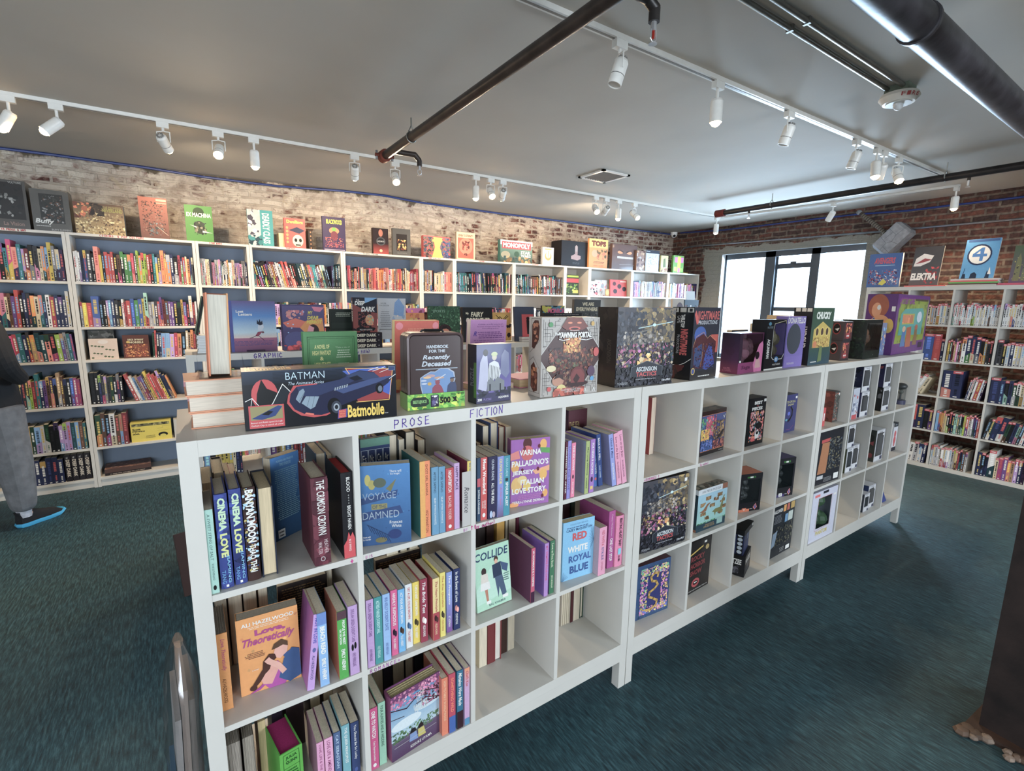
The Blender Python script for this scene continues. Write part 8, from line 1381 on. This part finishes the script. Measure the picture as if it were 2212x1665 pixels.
RN = ['top','second','third','fourth','bottom']; CNm = ['first','second','third','fourth','fifth']
for (cx, r), (sq, hm, ln, fill) in KS.items():
    e = bpy.data.objects.new('x', None); e.matrix_world = kcell(cx, r)
    tmp = type('P', (), {'matrix_world': kcell(cx, r)})()
    row_books(tmp, .006, .006+(CELL-.012)*fill, .012, 0, seq(sq), '%s row, %s cubby, window-wall shelf'%(RN[r], CNm[cx]), 'comic collections, %s row of the window-wall shelf'%RN[r], 300+cx*10+r, hm=hm, d=.18, cat='comic', name='comic_collection', red=RM, tagl='comic', lean=ln)
    bpy.data.objects.remove(e)
tmp = type('P', (), {'matrix_world': kcell(2, 2)})()
row_books(tmp, .19, .300, .012, 0, seq('navy:.7 white:.8 white:.7 white:.8 red:1.6 white:.7 dark_purple:.8'), 'leaning group, third row, third cubby, window-wall shelf', 'comic collections, third row of the window-wall shelf', 399, hm=.225, d=.18, cat='comic', name='comic_collection', red=RM, tagl='comic', lean=.14)
# covers on top of the comics shelf
KZ = .076+5*CELL+4*.016
def ktop(reg, bl_, br_, tl_, tr_, t, cov, lab, ops=(), x=KX+.10, z=KZ, tilt=.15, **kw):
    pl, pr, ql, qr = px(reg, bl_), px(reg, br_), px(reg, tl_), px(reg, tr_); a = rx(pl, x); c_ = rx(pr, x); w = a.y-c_.y; h = ((rx(ql, x+.05).z-z)+(rx(qr, x+.05).z-z))/2/math.cos(tilt)
    b, p = book_mesh(w, h, t, cov, front_ops=list(ops), **kw); o = empty('comic_collection', label=lab, cat='comic')
    o.matrix_world = Matrix.Translation((x, a.y, z+.0006)) @ Matrix.Rotation(-R90, 4, 'Z') @ Matrix.Rotation(-tilt, 4, 'X'); b.build('cover', M['gloss'], o); p.build('page_block', M['page'], o); return o
ktop('J',(1155,658),(1372,665),(1178,462),(1390,462),.03,(50,96,160),'blue face-out cover with a red slanted title, on the window-wall shelf',[('t','AVENGERS',.16,.70,.80,.88,(210,50,70),dict(bold=.04,shear=.2)),('r',.2,.64,.8,.66,(150,190,220)),('b',.05,.08,.95,.52,70,.06,[(60,80,150),(190,60,70),(120,150,190),(200,200,210),(90,50,90)],3),('p',[(.36,.1),(.5,.26),(.62,.16),(.5,.06)],(210,200,60))],tilt=.02)
flat = lambda pl, pr, z, t, col, lab: lying2(pl, pr, z, t, col, lab)
def lying2(pl, pr, z, t, col, lab):
    a = rx(px('J',(pl,640)), KX+.06).y; c_ = rx(px('J',(pr,640)), KX+.06).y; b, p = book_mesh(.17, a-c_, t, col, page=(210,206,200)); o = empty('comic_collection', label=lab, cat='comic', group='comics lying flat on the window-wall shelf')
    L_ = Matrix(((0,0,-1,a-c_),(1,0,0,0),(0,-1,0,t),(0,0,0,1))); o.matrix_world = Matrix.Translation((KX+.06, a, z+.0004)) @ Matrix.Rotation(-R90, 4, 'Z') @ L_; b.build('cover', M['print'], o); p.build('page_block', M['page'], o)
lying2(1412,1688,KZ,.012,(190,60,70),'thin red comic lying under the white hand cover')
ktop('J',(1440,640),(1632,645),(1500,415),(1682,405),.02,(70,70,74),'grey leaning cover with a white hand and red figure',[('g',0,0,1,1,(96,96,100),(60,60,66)),('p',[(.05,.5),(.1,.7),(.35,.82),(.7,.76),(.6,.6),(.3,.5)],(220,216,214)),('p',[(.1,.56),(.4,.7),(.65,.66),(.4,.6)],(150,50,60)),('b',.5,.05,.95,.5,24,.06,[(190,40,50),(150,30,40)],3),('t','ELEKTRA',.02,.14,.9,.32,WHI,dict(bold=.05,shear=.1))],z=KZ+.013)
for k,(pl,pr,col,t) in enumerate(((1700,2035,(200,200,196),.012),(1702,2040,(90,60,60),.012),(1708,2045,(70,170,80),.012),(1715,2035,(206,70,80),.014),(1718,2042,(214,204,200),.014))):
    lying2(pl,pr,KZ+sum((.0125,.0125,.0125,.0145,.0145)[:k]),t,col,'%s of five flat comics under the blue 4 cover'%['lowest','second','middle','fourth','topmost'][k])
ktop('J',(1780,590),(2010,590),(1838,365),(2066,350),.016,(60,150,206),'light blue leaning cover with a big circled 4',[('r',.06,.93,.96,.99,(40,90,150)),('e',.46,.60,.36,.27,(24,50,90)),('e',.46,.60,.31,.23,WHI),('p',[(.5,.78),(.58,.78),(.58,.62),(.68,.62),(.68,.55),(.58,.55),(.58,.44),(.48,.44),(.48,.55),(.26,.55),(.26,.62)],(40,120,190)),('p',[(.46,.70),(.48,.62),(.36,.62)],WHI),('p',[(.3,0),(.32,.12),(.42,.16),(.5,.1),(.5,0)],(24,44,70)),('p',[(.06,0),(.08,.12),(.16,.12),(.18,0)],(24,44,70)),('l',[(.08,.05),(.12,.26)],.004,(24,44,70)),('p',[(.74,0),(.78,.2),(.86,.08),(.86,0)],(30,50,80)),('p',[(.8,.1),(.84,.28),(.9,.1)],WHI)],z=KZ+.07,tilt=.2)
lying2(2032,2260,KZ,.02,(190,60,100),'pinkish comic lying flat at the right edge')
ktop('J',(2110,620),(2260,620),(2140,405),(2290,400),.02,(90,80,110),'purple-grey leaning cover with two armoured figures, right edge',[('g',0,0,1,1,(110,90,120),(90,110,80)),('p',[(.15,.05),(.2,.6),(.3,.8),(.42,.6),(.45,.05)],(130,130,90)),('p',[(.5,.05),(.55,.5),(.7,.7),(.8,.5),(.85,.05)],(120,126,100)),('b',.1,.05,.9,.7,30,.05,[(150,150,110),(80,80,80),(190,180,90)],3)],z=KZ+.021)

# ---------------------------------------------------------------- things in the aisle at the near end
q = rz((386,1270), 0)
o = posbox('leaning_board',(q.x+.03,q.y-.12),math.radians(18),.25,.015,.34,0,(70,48,44),'dark board leaning in the aisle behind the near shelf end',mt='print'); o.rotation_euler = (-.25,0,math.radians(18))
bg = empty('bagged_boards', (-.062,.16,0), math.radians(4), 'boards wrapped in clear plastic leaning by the near shelf end', 'package')
b = MB(); b.box(-.022,-.008,.05,.28,0.005,.46,(190,182,176)); b.box(-.006,.010,.05,.30,.005,.54,(160,140,126)); b.box(.012,.026,.06,.28,.005,.50,(130,120,112)); b.box(-.036,-.024,.08,.24,.005,.24,(60,110,150)); b.build('boards', M['print'], bg)
b = MB(); R = random.Random(5); n = 16; rings = []
for j in range(12):
    z = .003+.62*j/11; k = 1-.15*(j/11)-(.6 if j == 11 else .25 if j == 10 else 0); ring = []
    for i in range(n):
        t = 2*math.pi*i/n; ring.append((.0+(.048*math.cos(t)*k)*R.uniform(.85,1.1), .17+(.17*math.sin(t)*k)*R.uniform(.93,1.05), z))
    rings.append(ring)
for A_, B_ in zip(rings, rings[1:]):
    for i in range(n): b.face([A_[i],A_[(i+1)%n],B_[(i+1)%n],B_[i]], (255,)*3)
b.face(rings[-1],(255,)*3)
b.build('plastic_wrap', M['film'], bg, True); bg.rotation_euler = (0, math.radians(2), math.radians(4))

# ---------------------------------------------------------------- the person at the left edge
def skin_mesh(name, pts, edges, radii, col, mt, parent, sub=2):
    me = bpy.data.meshes.new(name); me.from_pydata(pts, edges, []); o = bpy.data.objects.new(name, me); COL.objects.link(o)
    o.modifiers.new('skin', 'SKIN'); me.skin_vertices
    sv = me.skin_vertices[0].data if me.skin_vertices else None
    if sv is None: return o
    for i, r in enumerate(radii): sv[i].radius = r if isinstance(r, tuple) else (r, r); sv[i].use_root = (i == 0)
    if sub: s = o.modifiers.new('sub', 'SUBSURF'); s.levels = sub; s.render_levels = sub
    me.materials.append(mt); o.parent = parent; return o
def cmat(name, col, rough=.85, nz=(30,.2)): return mat(name, col=col, attr=False, rough=rough, noise=nz, bump=(90,.4))
pr = empty('person', (-1.047, 3.43, 0), math.radians(45), 'person in a black top, grey joggers and black shoes, browsing at the left edge', 'person')
def loft(b, rings, col):
    n = len(rings[0])
    for A_, B_ in zip(rings, rings[1:]):
        for i in range(n): b.face([A_[i],A_[(i+1)%n],B_[(i+1)%n],B_[i]], col)
    b.face(rings[0][::-1], col); b.face(rings[-1], col)
def ell(cx, cy, z, rx_, ry_, n=20, wob=0, R=random.Random(3)): return [(cx+rx_*math.cos(2*math.pi*i/n)*(1+R.uniform(-wob,wob)), cy+ry_*math.sin(2*math.pi*i/n)*(1+R.uniform(-wob,wob)), z) for i in range(n)]
# local frame: +x is the way the person faces (to the right), legs at y=+-.11
J = {}
body_pts = [(-.08,0,.93),(-.08,0,1.10),(-.10,0,1.28),(-.13,0,1.43),(-.14,0,1.50),(-.13,0,1.57),(-.11,0,1.66),(-.11,0,1.74),
  (-.08,-.10,.86),(-.05,-.11,.48),(-.03,-.11,.085),(.10,-.11,.03),(-.12,.10,.86),(-.26,.11,.48),(-.40,.11,.085),(-.27,.11,.035),
  (-.13,-.19,1.42),(-.12,-.25,1.15),(.0,-.14,1.04),(-.13,.19,1.42),(-.10,.25,1.15),(.03,.13,1.06)]
body_e = [(0,1),(1,2),(2,3),(3,4),(4,5),(5,6),(6,7),(0,8),(8,9),(9,10),(10,11),(0,12),(12,13),(13,14),(14,15),(3,16),(16,17),(17,18),(3,19),(19,20),(20,21)]
body_r = [(.10,.09),(.10,.09),(.14,.11),(.12,.09),.055,.06,.085,.06,.07,.05,.034,.02,.07,.05,.034,.02,.055,.042,.03,.055,.042,.03]
skm = mat('person_skin', col=(176,128,104), attr=False, rough=.55)
body = skin_mesh('body', body_pts, body_e, body_r, None, skm, pr)
# hands with five fingers
def hand(at, d, side):
    d = Vector(d).normalized(); up = Vector((0,0,1)); s = d.cross(up).normalized()*side
    pts = [Vector(at), Vector(at)+d*.045]; ed = [(0,1)]; rr = [(.026,.018),(.03,.014)]
    for i, l in enumerate((.065,.075,.07,.055)):
        b0 = Vector(at)+d*.085+s*(.030-.020*i); k = len(pts); pts += [b0, b0+d*l*.55-up*.006, b0+d*l-up*.022]; ed += [(1,k),(k,k+1),(k+1,k+2)]; rr += [.0095,.0085,.0075]
    k = len(pts); b0 = Vector(at)+d*.035+s*.035; pts += [b0, b0+d*.035+s*.018, b0+d*.06+s*.02]; ed += [(0,k),(k,k+1),(k+1,k+2)]; rr += [.012,.010,.009]
    skin_mesh('hand', [tuple(p) for p in pts], ed, rr, None, skm, pr, 1)
hand((.0,-.13,1.04), (.2,.9,-.2), 1); hand((.03,.12,1.06), (.2,-.9,-.2), -1)
b = MB(); hc = (-.10,0,1.665)
b.ball(hc, .098, (60,44,36), sc=(1.0,.82,1.1), n=20, k=12); b.build('hair', M['cloth'], pr, True)
b = MB(); b.ball((-.065,0,1.645), .080, (190,142,118), sc=(.95,.82,1.18), n=20, k=12); b.ball((.012,0,1.645), .014, (190,138,112), sc=(1.2,.8,1.4))
for s in (-1,1): b.ball((.0,s*.03,1.67), .010, (240,238,232)); b.ball((.007,s*.03,1.67), .005, (40,30,26)); b.ball((-.07,s*.078,1.645), .02, (190,140,116), sc=(.8,.4,1.3))
b.ball((.004,0,1.605), .016, (170,90,84), sc=(.5,1.2,.4)); b.build('face', M['skin'], pr, True)
top_m = cmat('black_jersey', (20,20,23)); jog = cmat('grey_marl', (112,112,114), nz=(16,.3))
tb = skin_mesh('black_top', [(-.085,0,.72),(-.085,0,.90),(-.085,0,1.12),(-.10,0,1.29),(-.13,0,1.44),(-.14,0,1.50),(-.13,-.21,1.40),(-.12,-.27,1.14),(.04,-.16,1.02),(-.13,.21,1.40),(-.10,.27,1.14),(.06,.15,1.04)], [(0,1),(1,2),(2,3),(3,4),(4,5),(4,6),(6,7),(7,8),(4,9),(9,10),(10,11)], [(.20,.185),(.195,.18),(.175,.15),(.175,.14),(.13,.10),(.075,.075),.08,.07,.052,.08,.07,.052], None, top_m, pr)
tr = skin_mesh('joggers', [(-.08,0,.96),(-.07,-.10,.80),(-.05,-.11,.50),(-.04,-.11,.28),(-.035,-.11,.10),(-.14,.10,.80),(-.25,.11,.50),(-.32,.11,.28),(-.39,.11,.10)], [(0,1),(1,2),(2,3),(3,4),(0,5),(5,6),(6,7),(7,8)], [(.165,.14),(.125,.12),(.108,.10),(.092,.088),(.07,.07),(.125,.115),(.10,.09),(.082,.078),(.066,.066)], None, jog, pr)
def shoe(x, y, ang, lab=None):
    e = bpy.data.objects.new('shoe', None); COL.objects.link(e); e.parent = pr; e.location = (x, y, 0); e.rotation_euler = (0,0,ang)
    P = [(-.075,.034),(-.04,.040),(.03,.040),(.09,.048),(.15,.050),(.195,.036),(.212,.012),(.205,-.02),(.17,-.040),(.10,-.045),(.03,-.036),(-.04,-.036),(-.075,-.030),(-.088,0)]
    b = MB(); n = len(P); lv = [(0,.96),(.012,1.05),(.028,1.0)]
    R_ = [[(x_*k, y_*k, z+.018*max(0,(-x_-.03))*3+.012*(x_>.18)) for x_, y_ in P] for z, k in lv]; loft(b, R_, (70,160,200)); b.build('sole', M['plain'], e, True)
    b = MB(); lv = [(.027,.99,0),(.05,.95,0),(.075,.80,-.012),(.095,.56,-.035),(.112,.46,-.052)]
    loft(b, [[(x_*k+dx, y_*min(1,k+.1), z-.035*max(0,x_-.05)*(z>.04)*3) for x_, y_ in P] for z, k, dx in lv], (24,24,27)); b.build('upper', M['cloth'], e, True)
    b = MB(); b.tube((-.035,0,.07),(-.035,0,.16),.042,(190,190,196),16); b.build('sock', M['cloth'], e, True)
shoe(-.005,-.11,.0); shoe(-.365,.11,.05)
